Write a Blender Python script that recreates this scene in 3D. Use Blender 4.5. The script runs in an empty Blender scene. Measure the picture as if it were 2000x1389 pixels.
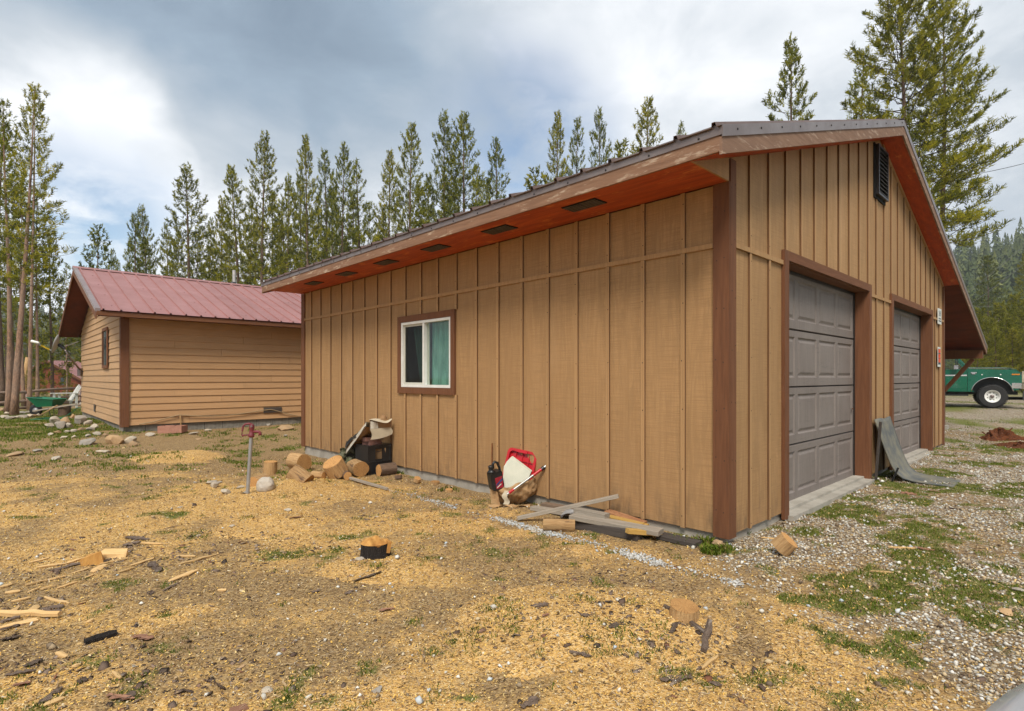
import bpy, bmesh, math, random
import numpy as np
from mathutils import Vector, Matrix, Euler

SC = bpy.context.scene
COL = SC.collection
R = math.radians
random.seed(7)
RNG = np.random.default_rng(11)

# ------------------------------------------------------------------ camera, sky, sun, exposure
HC, F, HY = 1.42, 1081.0, 737.0          # eye height, focal length and horizon row in photo pixels
cam_d = bpy.data.cameras.new('camera')
cam = bpy.data.objects.new('camera', cam_d); COL.objects.link(cam)
cam.location = (0, 0, HC); cam.rotation_euler = (R(90), 0, 0)
cam_d.sensor_width = 36; cam_d.lens = F / 2000 * 36
cam_d.shift_y = (HY - 694.5) / 2000
cam_d.clip_start = 0.05; cam_d.clip_end = 4000
SC.camera = cam

SUN_AZ, SUN_EL = R(188), R(50)           # azimuth from +Y clockwise: behind and left of the camera
sun_d = bpy.data.lights.new('sun', 'SUN'); sun_d.energy = 2.7; sun_d.angle = R(20); sun_d.color = (1, .93, .82)
sun = bpy.data.objects.new('sun', sun_d); COL.objects.link(sun)
sdir = Vector((math.sin(SUN_AZ) * math.cos(SUN_EL), math.cos(SUN_AZ) * math.cos(SUN_EL), math.sin(SUN_EL)))
sun.rotation_euler = sdir.to_track_quat('Z', 'Y').to_euler()
sun.location = sdir * 60

SC.view_settings.view_transform = 'Standard'; SC.view_settings.look = 'None'
SC.view_settings.exposure = 0.60; SC.view_settings.gamma = 1.0
SC.view_settings.use_curve_mapping = False

W = bpy.data.worlds.new('World'); SC.world = W; W.use_nodes = True
nt = W.node_tree; nt.nodes.clear()
def wn(t, **k):
    n = nt.nodes.new(t)
    for a, b in k.items(): setattr(n, a, b)
    return n
L_ = nt.links.new
sky = wn('ShaderNodeTexSky', sky_type='NISHITA', sun_disc=False, sun_elevation=SUN_EL, sun_rotation=SUN_AZ)
skyS = wn('ShaderNodeVectorMath', operation='SCALE'); skyS.inputs['Scale'].default_value = .14
L_(sky.outputs[0], skyS.inputs[0])
tc = wn('ShaderNodeTexCoord')
nrm = wn('ShaderNodeVectorMath', operation='NORMALIZE'); L_(tc.outputs['Generated'], nrm.inputs[0])
DIR = nrm.outputs[0]
def wmath(op, a, b=None, c=None, clamp=False):
    n = wn('ShaderNodeMath', operation=op, use_clamp=clamp)
    for i, q in enumerate((a, b, c)):
        if q is None: continue
        if isinstance(q, (int, float)): n.inputs[i].default_value = q
        else: L_(q, n.inputs[i])
    return n.outputs[0]
def wnoise(scale, detail, rough=.55, off=(0, 0, 0), dist=0.0, vec=None):
    m = wn('ShaderNodeMapping'); m.inputs['Location'].default_value = off; L_(vec or CP, m.inputs['Vector'])
    n = wn('ShaderNodeTexNoise'); n.inputs['Scale'].default_value = scale; n.inputs['Detail'].default_value = detail
    n.inputs['Roughness'].default_value = rough; n.inputs['Distortion'].default_value = dist
    L_(m.outputs[0], n.inputs['Vector']); return n.outputs[0]
sep = wn('ShaderNodeSeparateXYZ'); L_(DIR, sep.inputs[0])
den = wmath('ADD', wmath('MAXIMUM', sep.outputs[2], 0.0), .22)
cmb = wn('ShaderNodeCombineXYZ'); L_(wmath('DIVIDE', sep.outputs[0], den), cmb.inputs[0]); L_(wmath('DIVIDE', sep.outputs[1], den), cmb.inputs[1])
CP = cmb.outputs[0]                       # the cloud layer seen as a flat sheet overhead
n1 = wnoise(1.1, 4, .55, (3.1, 1.7, 0), .25)
n2 = wnoise(3.4, 5, .6, (9.2, 4.4, 0), .3)
warp = wn('ShaderNodeVectorMath', operation='SCALE'); warp.inputs['Scale'].default_value = .30
nw = wn('ShaderNodeTexNoise'); nw.inputs['Scale'].default_value = 2.6; nw.inputs['Detail'].default_value = 4; L_(DIR, nw.inputs['Vector'])
wsub = wn('ShaderNodeVectorMath', operation='SUBTRACT'); wsub.inputs[1].default_value = (.5, .5, .5); L_(nw.outputs[1], wsub.inputs[0]); L_(wsub.outputs[0], warp.inputs[0])
wadd = wn('ShaderNodeVectorMath', operation='ADD'); L_(DIR, wadd.inputs[0]); L_(warp.outputs[0], wadd.inputs[1])
def blob(px, py, inner, outer):
    d = Vector(((px - 1000) / F, 1, (HY - py) / F)).normalized()
    n = wn('ShaderNodeVectorMath', operation='DISTANCE'); L_(wadd.outputs[0], n.inputs[0]); n.inputs[1].default_value = d
    m = wn('ShaderNodeMapRange', interpolation_type='SMOOTHSTEP'); L_(n.outputs['Value'], m.inputs[0])
    m.inputs['From Min'].default_value = inner; m.inputs['From Max'].default_value = outer
    m.inputs['To Min'].default_value = 1; m.inputs['To Max'].default_value = 0
    return m.outputs[0]
dark = wmath('MAXIMUM', blob(450, 70, .08, .40), wmath('MULTIPLY', blob(700, 190, .05, .30), .95))
dark = wmath('MAXIMUM', dark, wmath('MULTIPLY', blob(840, 250, .02, .20), .6))
white = wmath('MAXIMUM', blob(230, 330, .06, .24), wmath('MULTIPLY', blob(430, 420, .06, .34), .85))
white = wmath('MAXIMUM', white, wmath('MULTIPLY', blob(40, 560, .05, .34), .9))
white = wmath('MAXIMUM', white, wmath('MULTIPLY', blob(1330, 30, .05, .5), .30))
white = wmath('MAXIMUM', white, wmath('MULTIPLY', blob(760, 430, .05, .3), .6))
blue = wmath('MAXIMUM', blob(185, 425, .02, .17), wmath('MULTIPLY', blob(1030, 330, .02, .24), .9))
blue = wmath('MULTIPLY', blue, wmath('MULTIPLY_ADD', n2, 3.2, -.70, clamp=True))
# cloud brightness: a soft grey sheet, darker in thick cloud, brighter where it thins
br = wmath('MULTIPLY_ADD', n1, .34, .52)
br = wmath('ADD', br, wmath('MULTIPLY', wmath('SUBTRACT', n2, .5), .52))
br = wmath('SUBTRACT', br, wmath('MULTIPLY', dark, .46))
br = wmath('ADD', br, wmath('MULTIPLY', white, .62))
ramp = wn('ShaderNodeValToRGB'); L_(br, ramp.inputs[0])
el = ramp.color_ramp.elements
el[0].position = .1; el[0].color = (.20, .27, .36, 1)
el[1].position = 1.0; el[1].color = (1.15, 1.16, 1.18, 1)
e = el.new(.40); e.color = (.345, .44, .55, 1)
e = el.new(.70); e.color = (.62, .68, .745, 1)
cov = wmath('SUBTRACT', 1.0, blue, clamp=True)
bl_c = wn('ShaderNodeMix', data_type='RGBA'); L_(cov, bl_c.inputs['Factor'])
skyb = wn('ShaderNodeVectorMath', operation='MULTIPLY'); skyb.inputs[1].default_value = (1.2, 1.2, 1.15); L_(skyS.outputs[0], skyb.inputs[0])
L_(skyb.outputs[0], bl_c.inputs['A']); L_(ramp.outputs[0], bl_c.inputs['B'])
bg = wn('ShaderNodeBackground'); bg.inputs['Strength'].default_value = .70
L_(bl_c.outputs['Result'], bg.inputs['Color'])
W.cycles.sampling_method = 'MANUAL'; W.cycles.sample_map_resolution = 256
SC.cycles.use_adaptive_sampling = True; SC.cycles.adaptive_threshold = .025; SC.cycles.max_bounces = 6; SC.cycles.diffuse_bounces = 3; SC.cycles.glossy_bounces = 3; SC.cycles.transparent_max_bounces = 12
wo = wn('ShaderNodeOutputWorld'); L_(bg.outputs[0], wo.inputs[0])

# ------------------------------------------------------------------ helpers
def link(name, me, parent=None, loc=(0, 0, 0), rot=(0, 0, 0)):
    o = bpy.data.objects.new(name, me); COL.objects.link(o)
    o.parent = parent; o.location = loc; o.rotation_euler = rot
    return o
def thing(name, label, cat, loc=(0, 0, 0), rz=0.0, group=None, rot=None):
    o = link(name, None, None, loc, rot or (0, 0, rz))
    o.empty_display_size = .2
    return tag(o, label, cat, group)
def tag(o, label=None, cat=None, group=None, kind=None):
    if label: o['label'] = label
    if cat: o['category'] = cat
    if group: o['group'] = group
    if kind: o['kind'] = kind
    return o

class MB:
    def __init__(s): s.v = []; s.f = []; s.m = []; s.cm = 0
    def add(s, vs, fs):
        b = len(s.v); s.v += [tuple(p) for p in vs]
        for f in fs: s.f.append(tuple(i + b for i in f)); s.m.append(s.cm)
        return s
    def hexa(s, p):                                    # 4 bottom ccw, 4 top ccw
        return s.add(p, [(3, 2, 1, 0), (4, 5, 6, 7), (0, 1, 5, 4), (1, 2, 6, 5), (2, 3, 7, 6), (3, 0, 4, 7)])
    def box(s, x0, x1, y0, y1, z0, z1):
        return s.hexa([(x0, y0, z0), (x1, y0, z0), (x1, y1, z0), (x0, y1, z0), (x0, y0, z1), (x1, y0, z1), (x1, y1, z1), (x0, y1, z1)])
    def obox(s, p, q, w, h, up=(0, 0, 1)):             # bar from p to q, width w, height h (centred)
        p, q = Vector(p), Vector(q); d = (q - p).normalized(); a = d.cross(Vector(up))
        if a.length < 1e-4: a = d.cross(Vector((1, 0, 0)))
        a.normalize(); b = a.cross(d); a = a * w / 2; b = b * h / 2
        return s.hexa([p - a - b, p + a - b, p + a + b, p - a + b, q - a - b, q + a - b, q + a + b, q - a + b])
    def tube(s, pts, rad, n=8, caps=True, jit=0.0, rng=random):
        pts = [Vector(p) for p in pts]
        if isinstance(rad, (int, float)): rad = [rad] * len(pts)
        vs = []; fs = []
        ref = Vector((0, 0, 1))
        if abs((pts[-1] - pts[0]).normalized().dot(ref)) > .9: ref = Vector((1, 0, 0))
        for i, p in enumerate(pts):
            d = (pts[min(i + 1, len(pts) - 1)] - pts[max(i - 1, 0)]).normalized()
            a = d.cross(ref).normalized(); b = d.cross(a)
            for k in range(n):
                t = 2 * math.pi * k / n; r = rad[i] * (1 + (rng.uniform(-jit, jit) if jit else 0))
                vs.append(p + (a * math.cos(t) + b * math.sin(t)) * r)
        for i in range(len(pts) - 1):
            for k in range(n):
                k2 = (k + 1) % n
                fs.append((i * n + k, i * n + k2, (i + 1) * n + k2, (i + 1) * n + k))
        if caps: fs.append(tuple(range(n))[::-1]); fs.append(tuple(range((len(pts) - 1) * n, len(pts) * n)))
        return s.add(vs, fs)
    def lathe(s, prof, n=16, c=(0, 0, 0), axis='z', caps=True):
        vs = []; fs = []
        for r, z in prof:
            for k in range(n):
                t = 2 * math.pi * k / n; x, y = r * math.cos(t), r * math.sin(t)
                p = (x, y, z) if axis == 'z' else ((z, x, y) if axis == 'x' else (x, z, y))
                vs.append((c[0] + p[0], c[1] + p[1], c[2] + p[2]))
        for i in range(len(prof) - 1):
            for k in range(n): fs.append((i * n + k, i * n + (k + 1) % n, (i + 1) * n + (k + 1) % n, (i + 1) * n + k))
        if caps and prof[0][0] > 1e-5: fs.append(tuple(range(n))[::-1])
        if caps and prof[-1][0] > 1e-5: fs.append(tuple(range((len(prof) - 1) * n, len(prof) * n)))
        return s.add(vs, fs)
    def prism(s, poly, f0, f1):                        # poly: list of 2-D points; f0/f1 map a 2-D point to the two 3-D faces
        n = len(poly); vs = [f0(*p) for p in poly] + [f1(*p) for p in poly]
        return s.add(vs, [tuple(range(n))[::-1], tuple(range(n, 2 * n))] + [(i, (i + 1) % n, n + (i + 1) % n, n + i) for i in range(n)])
    def grid(s, fn, nu, nv):
        vs = [fn(i / nu, j / nv) for j in range(nv + 1) for i in range(nu + 1)]
        return s.add(vs, [(j * (nu + 1) + i, j * (nu + 1) + i + 1, (j + 1) * (nu + 1) + i + 1, (j + 1) * (nu + 1) + i) for j in range(nv) for i in range(nu)])
    def mesh(s, name, mats, smooth=False, weld=False, angle=None):
        me = bpy.data.meshes.new(name); me.from_pydata(s.v, [], s.f)
        for m in (mats if isinstance(mats, (list, tuple)) else [mats]): me.materials.append(m)
        if any(s.m): me.polygons.foreach_set('material_index', s.m)
        bm = bmesh.new(); bm.from_mesh(me)
        if weld: bmesh.ops.remove_doubles(bm, verts=bm.verts, dist=1e-4)
        bmesh.ops.recalc_face_normals(bm, faces=bm.faces)
        bm.to_mesh(me); bm.free()
        if smooth or angle:
            me.polygons.foreach_set('use_smooth', [True] * len(me.polygons))
            if angle: me.set_sharp_from_angle(angle=R(angle))
        me.update(); return me
    def build(s, name, mats, parent=None, loc=(0, 0, 0), rot=(0, 0, 0), **k):
        return link(name, s.mesh(name, mats, **k), parent, loc, rot)
def BX(*a): return MB().box(*a)

def fast_mesh(name, co, tris, mats, smooth=False, mi=None):
    me = bpy.data.meshes.new(name)
    co = np.asarray(co, np.float32); tris = np.asarray(tris, np.int32)
    me.vertices.add(len(co)); me.vertices.foreach_set('co', co.ravel())
    k = tris.shape[1]
    me.loops.add(tris.size); me.loops.foreach_set('vertex_index', tris.ravel())
    me.polygons.add(len(tris)); me.polygons.foreach_set('loop_start', np.arange(0, tris.size, k, dtype=np.int32))
    for m in (mats if isinstance(mats, (list, tuple)) else [mats]): me.materials.append(m)
    if mi is not None: me.polygons.foreach_set('material_index', np.asarray(mi, np.int32))
    if smooth: me.polygons.foreach_set('use_smooth', np.ones(len(tris), bool))
    me.update(calc_edges=True); me.validate(); return me

def lin(h):
    h = h.lstrip('#'); c = [int(h[i:i + 2], 16) / 255 for i in (0, 2, 4)]
    return tuple(x / 12.92 if x <= .04045 else ((x + .055) / 1.055) ** 2.4 for x in c)

# ------------------------------------------------------------------ materials
class NT:
    def __init__(s, name):
        s.m = bpy.data.materials.new(name); s.m.use_nodes = True; s.t = s.m.node_tree
        s.b = s.t.nodes['Principled BSDF']; s.out = s.t.nodes['Material Output']
    def n(s, t, ins=None, **k):
        x = s.t.nodes.new(t)
        for a, b in k.items(): setattr(x, a, b)
        for a, b in (ins or {}).items(): s.set(x.inputs[a], b)
        return x
    def set(s, sock, v):
        if isinstance(v, bpy.types.NodeSocket): s.t.links.new(v, sock)
        elif hasattr(v, '__len__') and len(v) == 3 and sock.type == 'RGBA': sock.default_value = (*v, 1)
        else: sock.default_value = v
    def co(s, kind='Object', scale=(1, 1, 1), rot=(0, 0, 0), loc=(0, 0, 0)):
        if kind == 'World': src = s.n('ShaderNodeNewGeometry').outputs['Position']
        else: src = s.n('ShaderNodeTexCoord').outputs[kind]
        return s.n('ShaderNodeMapping', {'Vector': src, 'Scale': scale, 'Rotation': rot, 'Location': loc}).outputs[0]
    def noise(s, vec, scale, detail=5, rough=.55, dist=0.0):
        return s.n('ShaderNodeTexNoise', {'Vector': vec, 'Scale': scale, 'Detail': detail, 'Roughness': rough, 'Distortion': dist}).outputs[0]
    def ramp(s, fac, stops, interp='LINEAR'):
        r = s.n('ShaderNodeValToRGB', {'Fac': fac}); r.color_ramp.interpolation = interp; e = r.color_ramp.elements
        while len(e) < len(stops): e.new(.5)
        for q, (p, c) in zip(e, stops): q.position = p; q.color = (*c, 1) if hasattr(c, '__len__') else (c, c, c, 1)
        return r.outputs[0]
    def mix(s, f, a, b, mode='MIX'):
        x = s.n('ShaderNodeMix', data_type='RGBA', blend_type=mode)
        s.set(x.inputs['Factor'], f); s.set(x.inputs['A'], a); s.set(x.inputs['B'], b); return x.outputs['Result']
    def math(s, op, a, b=0.0, clamp=False):
        x = s.n('ShaderNodeMath', operation=op, use_clamp=clamp); s.set(x.inputs[0], a); s.set(x.inputs[1], b); return x.outputs[0]
    def mr(s, v, a, b, c=0.0, d=1.0):
        return s.n('ShaderNodeMapRange', {'Value': v, 'From Min': a, 'From Max': b, 'To Min': c, 'To Max': d}, interpolation_type='SMOOTHSTEP').outputs[0]
    def bump(s, h, strength=.3, dist=.01):
        return s.n('ShaderNodeBump', {'Height': h, 'Strength': strength, 'Distance': dist}).outputs[0]
    def fin(s, col, rough=.8, bump=None, metal=0.0, spec=.3, **k):
        s.set(s.b.inputs['Base Color'], col); s.set(s.b.inputs['Roughness'], rough); s.set(s.b.inputs['Metallic'], metal)
        s.set(s.b.inputs['Specular IOR Level'], spec)
        if bump is not None: s.set(s.b.inputs['Normal'], bump)
        for a, v in k.items(): s.set(s.b.inputs[a.replace('_', ' ')], v)
        return s.m
    def objrand(s, col, amt):
        r = s.n('ShaderNodeObjectInfo').outputs['Random']
        return s.mix(1.0, col, s.ramp(r, [(0, 1 - amt), (1, 1 + amt)]), 'MULTIPLY')

def wood(name, a, b, grain=(1, 14, 14), scale=3.0, rough=.75, bump=.25, rnd=.12, wear=None, wearamt=.5, wscale=4.0, dist=.006, coord='Object'):
    """streaky wood or paint over wood: a and b along the grain, an optional worn colour in patches"""
    s = NT(name); v = s.co(coord, grain)
    g = s.noise(v, scale, 7, .62, .4); big = s.noise(s.co(coord), 1.3, 4)
    fine = s.noise(v, scale * 6, 3, .6)
    c = s.mix(s.mr(g, .3, .7), a, b)
    c = s.mix(s.mr(big, .3, .75, 0, .35), c, tuple(x * .78 for x in a))
    if wear is not None:
        wv = s.noise(s.co(coord, tuple(max(1, q * .35) for q in grain), loc=(4, 7, 2)), wscale, 7, .65)
        c = s.mix(s.mr(wv, 1 - wearamt, 1 - wearamt + .12), c, wear)
    if rnd: c = s.objrand(c, rnd)
    h = s.math('ADD', g, s.math('MULTIPLY', fine, .5))
    return s.fin(c, rough, s.bump(h, bump, dist))

def plain(name, a, b=None, scale=6.0, rough=.7, bump=.15, metal=0.0, spec=.3, rnd=0.0, dist=.004, coord='Object', detail=6, **k):
    s = NT(name); v = s.co(coord); g = s.noise(v, scale, detail, .6)
    c = s.mix(s.mr(g, .3, .7), a, b if b is not None else tuple(x * .7 for x in a))
    if rnd: c = s.objrand(c, rnd)
    rr = s.mr(g, .2, .8, rough * .85, min(1, rough * 1.15))
    return s.fin(c, rr, s.bump(g, bump, dist) if bump else None, metal, spec, **k)

def siding_mat(name, a, b, vert=True):
    """painted rough-sawn plywood: wandering grain along the sheet, fine saw lines across it, faint scuffs"""
    s = NT(name)
    gv = (10, 10, .8) if vert else (.8, .8, 12)
    g = s.noise(s.co('Object', gv), 2.2, 8, .62, 1.2)
    grain2 = s.noise(s.co('Object', (5, 5, .55)), 1.2, 5, .7, 2.5)
    saw = s.noise(s.co('Object', (2.0, 2.0, 85)), 1.5, 3, .6)
    big = s.noise(s.co('Object'), .55, 5)
    fade = s.noise(s.co('Object', (1.6, 1.6, .5), loc=(5, 2, 8)), 1.1, 6, .6)
    c = s.mix(s.mr(g, .32, .68), a, b)
    c = s.mix(s.mr(saw, .40, .66, 0, .55), c, tuple(x * .62 for x in a))
    c = s.mix(s.mr(grain2, .50, .60, 0, .55), c, tuple(x * .70 for x in a))
    c = s.mix(s.mr(big, .35, .7, 0, .5), c, tuple(x * .86 for x in b))
    c = s.mix(s.mr(fade, .52, .8, 0, .45), c, (min(1, a[0] * 1.12), a[1] * 1.18, a[2] * 1.35))
    low = s.n('ShaderNodeSeparateXYZ', {'Vector': s.n('ShaderNodeTexCoord').outputs['Object']}).outputs[2]
    splash = s.math('MULTIPLY', s.mr(low, .1, .55, 1, 0), s.mr(s.noise(s.co('Object', (4, 4, 1.4)), 2.5, 6, .65), .42, .75))
    c = s.mix(s.math('MULTIPLY', splash, .75), c, (.15, .095, .055))
    streak = s.math('MULTIPLY', s.mr(s.noise(s.co('Object', (14, 14, .35), loc=(1, 5, 3)), 2.0, 5, .6), .56, .74), s.mr(s.noise(s.co('Object', loc=(8, 2, 5)), .7, 3), .42, .6))
    c = s.mix(s.math('MULTIPLY', streak, .35), c, tuple(x * .55 for x in a))
    c = s.objrand(c, .045)
    h = s.math('ADD', s.math('MULTIPLY', saw, .8), s.math('MULTIPLY', g, .8))
    return s.fin(c, .72, s.bump(h, .35, .004), spec=.25)

TAN_A, TAN_B = (.440, .260, .119), (.364, .209, .093)
BRN_A, BRN_B = (.18, .074, .033), (.128, .051, .023)
m_side = siding_mat('tan_rough_sawn_plywood', TAN_A, TAN_B)
m_batt = wood('tan_batten_paint', TAN_A, tuple(x * .95 for x in TAN_B), (16, 16, 1), 2.5, rnd=.07, wear=(.20, .12, .065), wearamt=.30, wscale=2.5)
m_trim = wood('brown_trim_paint', BRN_A, BRN_B, (14, 14, 1), 2.5, rnd=.08, wear=(.19, .10, .06), wearamt=.29, wscale=3)
m_trimh = wood('brown_trim_paint_level', BRN_A, BRN_B, (1, 14, 14), 2.5, rnd=.08, wear=(.19, .10, .06), wearamt=.29, wscale=3)
m_fascia = wood('weathered_brown_fascia', (.27, .155, .098), (.20, .108, .066), (10, 1, 14), 2.2, rough=.85, bump=.5, rnd=.06, wear=(.43, .32, .235), wearamt=.46, wscale=4)
m_fasciar = wood('weathered_brown_rake', (.27, .165, .112), (.20, .115, .076), (1, 10, 14), 2.2, rough=.85, bump=.5, rnd=.06, wear=(.40, .29, .22), wearamt=.45, wscale=4)
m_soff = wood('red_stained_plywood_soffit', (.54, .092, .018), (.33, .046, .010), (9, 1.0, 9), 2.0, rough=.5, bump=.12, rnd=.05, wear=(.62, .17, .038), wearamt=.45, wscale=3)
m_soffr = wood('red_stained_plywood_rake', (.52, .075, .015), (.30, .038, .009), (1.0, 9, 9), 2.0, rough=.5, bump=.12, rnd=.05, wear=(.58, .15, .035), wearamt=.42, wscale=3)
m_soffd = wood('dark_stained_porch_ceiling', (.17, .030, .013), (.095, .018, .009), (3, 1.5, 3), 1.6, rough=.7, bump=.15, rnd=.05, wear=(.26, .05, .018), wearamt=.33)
m_metal = plain('brown_grey_metal_flashing', (.26, .215, .20), (.20, .16, .15), 3, .38, .05, .55, .5)
m_roofg = plain('brown_ribbed_metal_roof', (.19, .125, .105), (.14, .09, .075), 2, .45, .05, .3, .5)
m_roofh = plain('faded_red_ribbed_metal_roof', (.36, .172, .158), (.30, .138, .127), 1.2, .48, .05, .15, .45, rnd=.06)
m_screw = plain('dark_screw', (.05, .045, .045), rough=.5, metal=.6)
m_conc = plain('grey_concrete', (.40, .37, .32), (.29, .265, .225), 5, .9, .2, dist=.004, rnd=.06)
m_cmu = plain('grey_block', (.27, .25, .215), (.17, .155, .13), 14, .95, .5, dist=.008, rnd=.12)
m_black = plain('black_plastic', (.012, .012, .013), (.02, .02, .021), 4, .38, .05, spec=.45)
m_dark = plain('dark_screen', (.012, .012, .012), rough=.8)
m_white = plain('white_vinyl', (.76, .76, .73), (.66, .66, .62), 5, .4, .03, spec=.4)
m_chrome = plain('chrome', (.72, .72, .73), (.6, .6, .6), 3, .16, .02, 1.0)
m_lap = wood('tan_lap_siding_paint', (.515, .303, .150), (.45, .26, .125), (1, 1, 16), 2.2, rough=.65, bump=.18, rnd=.05)
m_lapg = wood('tan_lap_siding_paint_end', (.525, .325, .172), (.455, .277, .143), (1, 1, 16), 2.2, rough=.65, bump=.18, rnd=.05)

def door_mat():
    s = NT('grey_brown_garage_door_paint')
    v = s.co('Object', (9, 9, 1)); g = s.noise(v, 3, 7, .65); big = s.noise(s.co('Object'), 1.6, 5)
    c = s.mix(s.mr(g, .3, .7), (.205, .172, .155), (.165, .137, .123))
    c = s.mix(s.mr(big, .35, .75, 0, .6), c, (.23, .20, .182))
    dirt = s.noise(s.co('Object', (2, 2, 22)), 2, 7, .65)
    c = s.mix(s.mr(dirt, .55, .75, 0, .45), c, (.085, .075, .07))
    return s.fin(c, .6, s.bump(g, .25, .003), spec=.35)
m_door = door_mat()

def glass(name, tint=(.02, .025, .025), rough=.04):
    s = NT(name)
    lp = s.n('ShaderNodeBsdfTransparent', {'Color': (.92, .95, .94)}); gl = s.n('ShaderNodeBsdfGlossy', {'Color': (.9, .92, .93), 'Roughness': rough})
    fr = s.n('ShaderNodeLayerWeight', {'Blend': .5})
    f = s.math('ADD', s.math('MULTIPLY', s.math('POWER', fr.outputs['Facing'], 4.0), .8), .025)
    mx = s.n('ShaderNodeMixShader'); s.set(mx.inputs[0], f); s.set(mx.inputs[1], lp.outputs[0]); s.set(mx.inputs[2], gl.outputs[0])
    s.set(s.out.inputs[0], mx.outputs[0]); return s.m
m_glass = glass('window_glass')

def solid(h, name, rough=.6, **k): return plain(name, lin(h), rough=rough, **k)

# ------------------------------------------------------------------ the lie of the land
CTRL = np.array([  # x, y, z measured from the photograph
    (0, 2.3, 0), (-3, 3, .02), (3, 2.5, .02), (0, 4, 0), (-4, 6, 0), (-2, 8, -.02), (1.8, 4.4, .03), (-1.2, 7.6, -.02), (-4.1, 10.7, -.08), (-3, 6.5, 0), (-7, 8, .05),
    (5.5, 7, .03), (9, 10.5, .06), (4, 4, .02), (10.5, 12.5, .12), (16.4, 18.9, .36), (13.5, 15.5, .2), (18, 21, .40), (30, 30, .5), (9, 6, .03), (20, 14, .12), (-8.6, 12.0, .22), (-5.7, 14.8, .18), (-7, 11, .08), (-10, 11, .24), (-12, 14, .27),
    (-14, 16.5, .2), (-16, 18.5, .16), (-21, 24, .04), (-28, 32, -.1), (-50, 60, -.25), (-40, 30, -.1), (-20, 10, .25), (0, 30, .1), (0, 60, 0), (40, 60, .5), (60, 40, .4), (0, -6, 0), (-12, 0, .05), (12, -2, .05), (-80, 80, -.3)])
def gh(x, y):
    x = np.asarray(x, float); y = np.asarray(y, float)
    num = np.zeros(x.shape); den = np.zeros(x.shape)
    sc = 1.0 / (1.0 + .02 * np.hypot(x, y))
    for cx, cy, cz in CTRL:
        w = 1.0 / (((x - cx) ** 2 + (y - cy) ** 2) * sc ** 2 + .6) ** 1.6
        num += w * cz; den += w
    return num / den
def lat(ix, iy, seed):
    h = (ix * 374761393 + iy * 668265263 + seed * 974711) & 0x7fffffff
    h = ((h ^ (h >> 13)) * 1274126177) & 0x7fffffff
    return ((h ^ (h >> 16)) & 0xffff) / 65535.0
def vnoise(x, y, seed=0):
    ix = np.floor(x).astype(np.int64); iy = np.floor(y).astype(np.int64); fx = x - ix; fy = y - iy
    fx = fx * fx * (3 - 2 * fx); fy = fy * fy * (3 - 2 * fy)
    return (lat(ix, iy, seed) * (1 - fx) + lat(ix + 1, iy, seed) * fx) * (1 - fy) + (lat(ix, iy + 1, seed) * (1 - fx) + lat(ix + 1, iy + 1, seed) * fx) * fy
def fbm(x, y, scale=1.0, oct=5, seed=0, gain=.5):
    x = np.asarray(x, float) * scale; y = np.asarray(y, float) * scale
    t = 0; a = 1; s = 0
    for k in range(oct): t = t + a * vnoise(x, y, seed + k * 17); s += a; a *= gain; x = x * 2.03 + 5.1; y = y * 2.03 + 1.7
    return t / s
def sstep(a, b, x): t = np.clip((x - a) / (b - a), 0, 1); return t * t * (3 - 2 * t)
def gp(px, py, dz=0.0):
    """the ground point that a photo pixel shows"""
    z = 0.0
    for _ in range(6):
        y = (HC - z - dz) * F / (py - HY); x = (px - 1000) / F * y; z = float(gh(x, y))
    return Vector((x, y, z + dz))
def at(px, py, depth): return Vector(((px - 1000) / F * depth, depth, HC + (HY - py) / F * depth))

PILES = []      # sawdust heaps: centre, radii, height
for px, py, rx, ry, h in ((1140, 1215, .82, .62, .12), (560, 955, .85, .95, .13), (540, 1022, .62, .55, .07), (345, 893, .7, .8, .08), (740, 1110, .5, .35, .04)):
    c = gp(px, py); PILES.append((c.x, c.y, rx, ry, h))
def pile_h(x, y, k):
    cx, cy, rx, ry, h = PILES[k]
    d = np.hypot((x - cx) / rx, (y - cy) / ry) * (.8 + .45 * fbm(x, y, 2.2, 3, 40 + k))
    return h * np.clip(1 - d, 0, 1) ** 1.15 * (.75 + .5 * fbm(x, y, 5, 4, 60 + k))
def micro(x, y):
    near = 1 - sstep(9, 16, np.hypot(x, y))
    return (fbm(x, y, 2.2, 4, 5) - .5) * .05 * near + (fbm(x, y, 11, 3, 9) - .5) * .018 * near
def surf(x, y):
    z = gh(x, y) + micro(x, y)
    for k in range(len(PILES)): z = z + pile_h(x, y, k)
    return z
def sz(x, y): return float(surf(np.array([x]), np.array([y]))[0])
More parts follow.
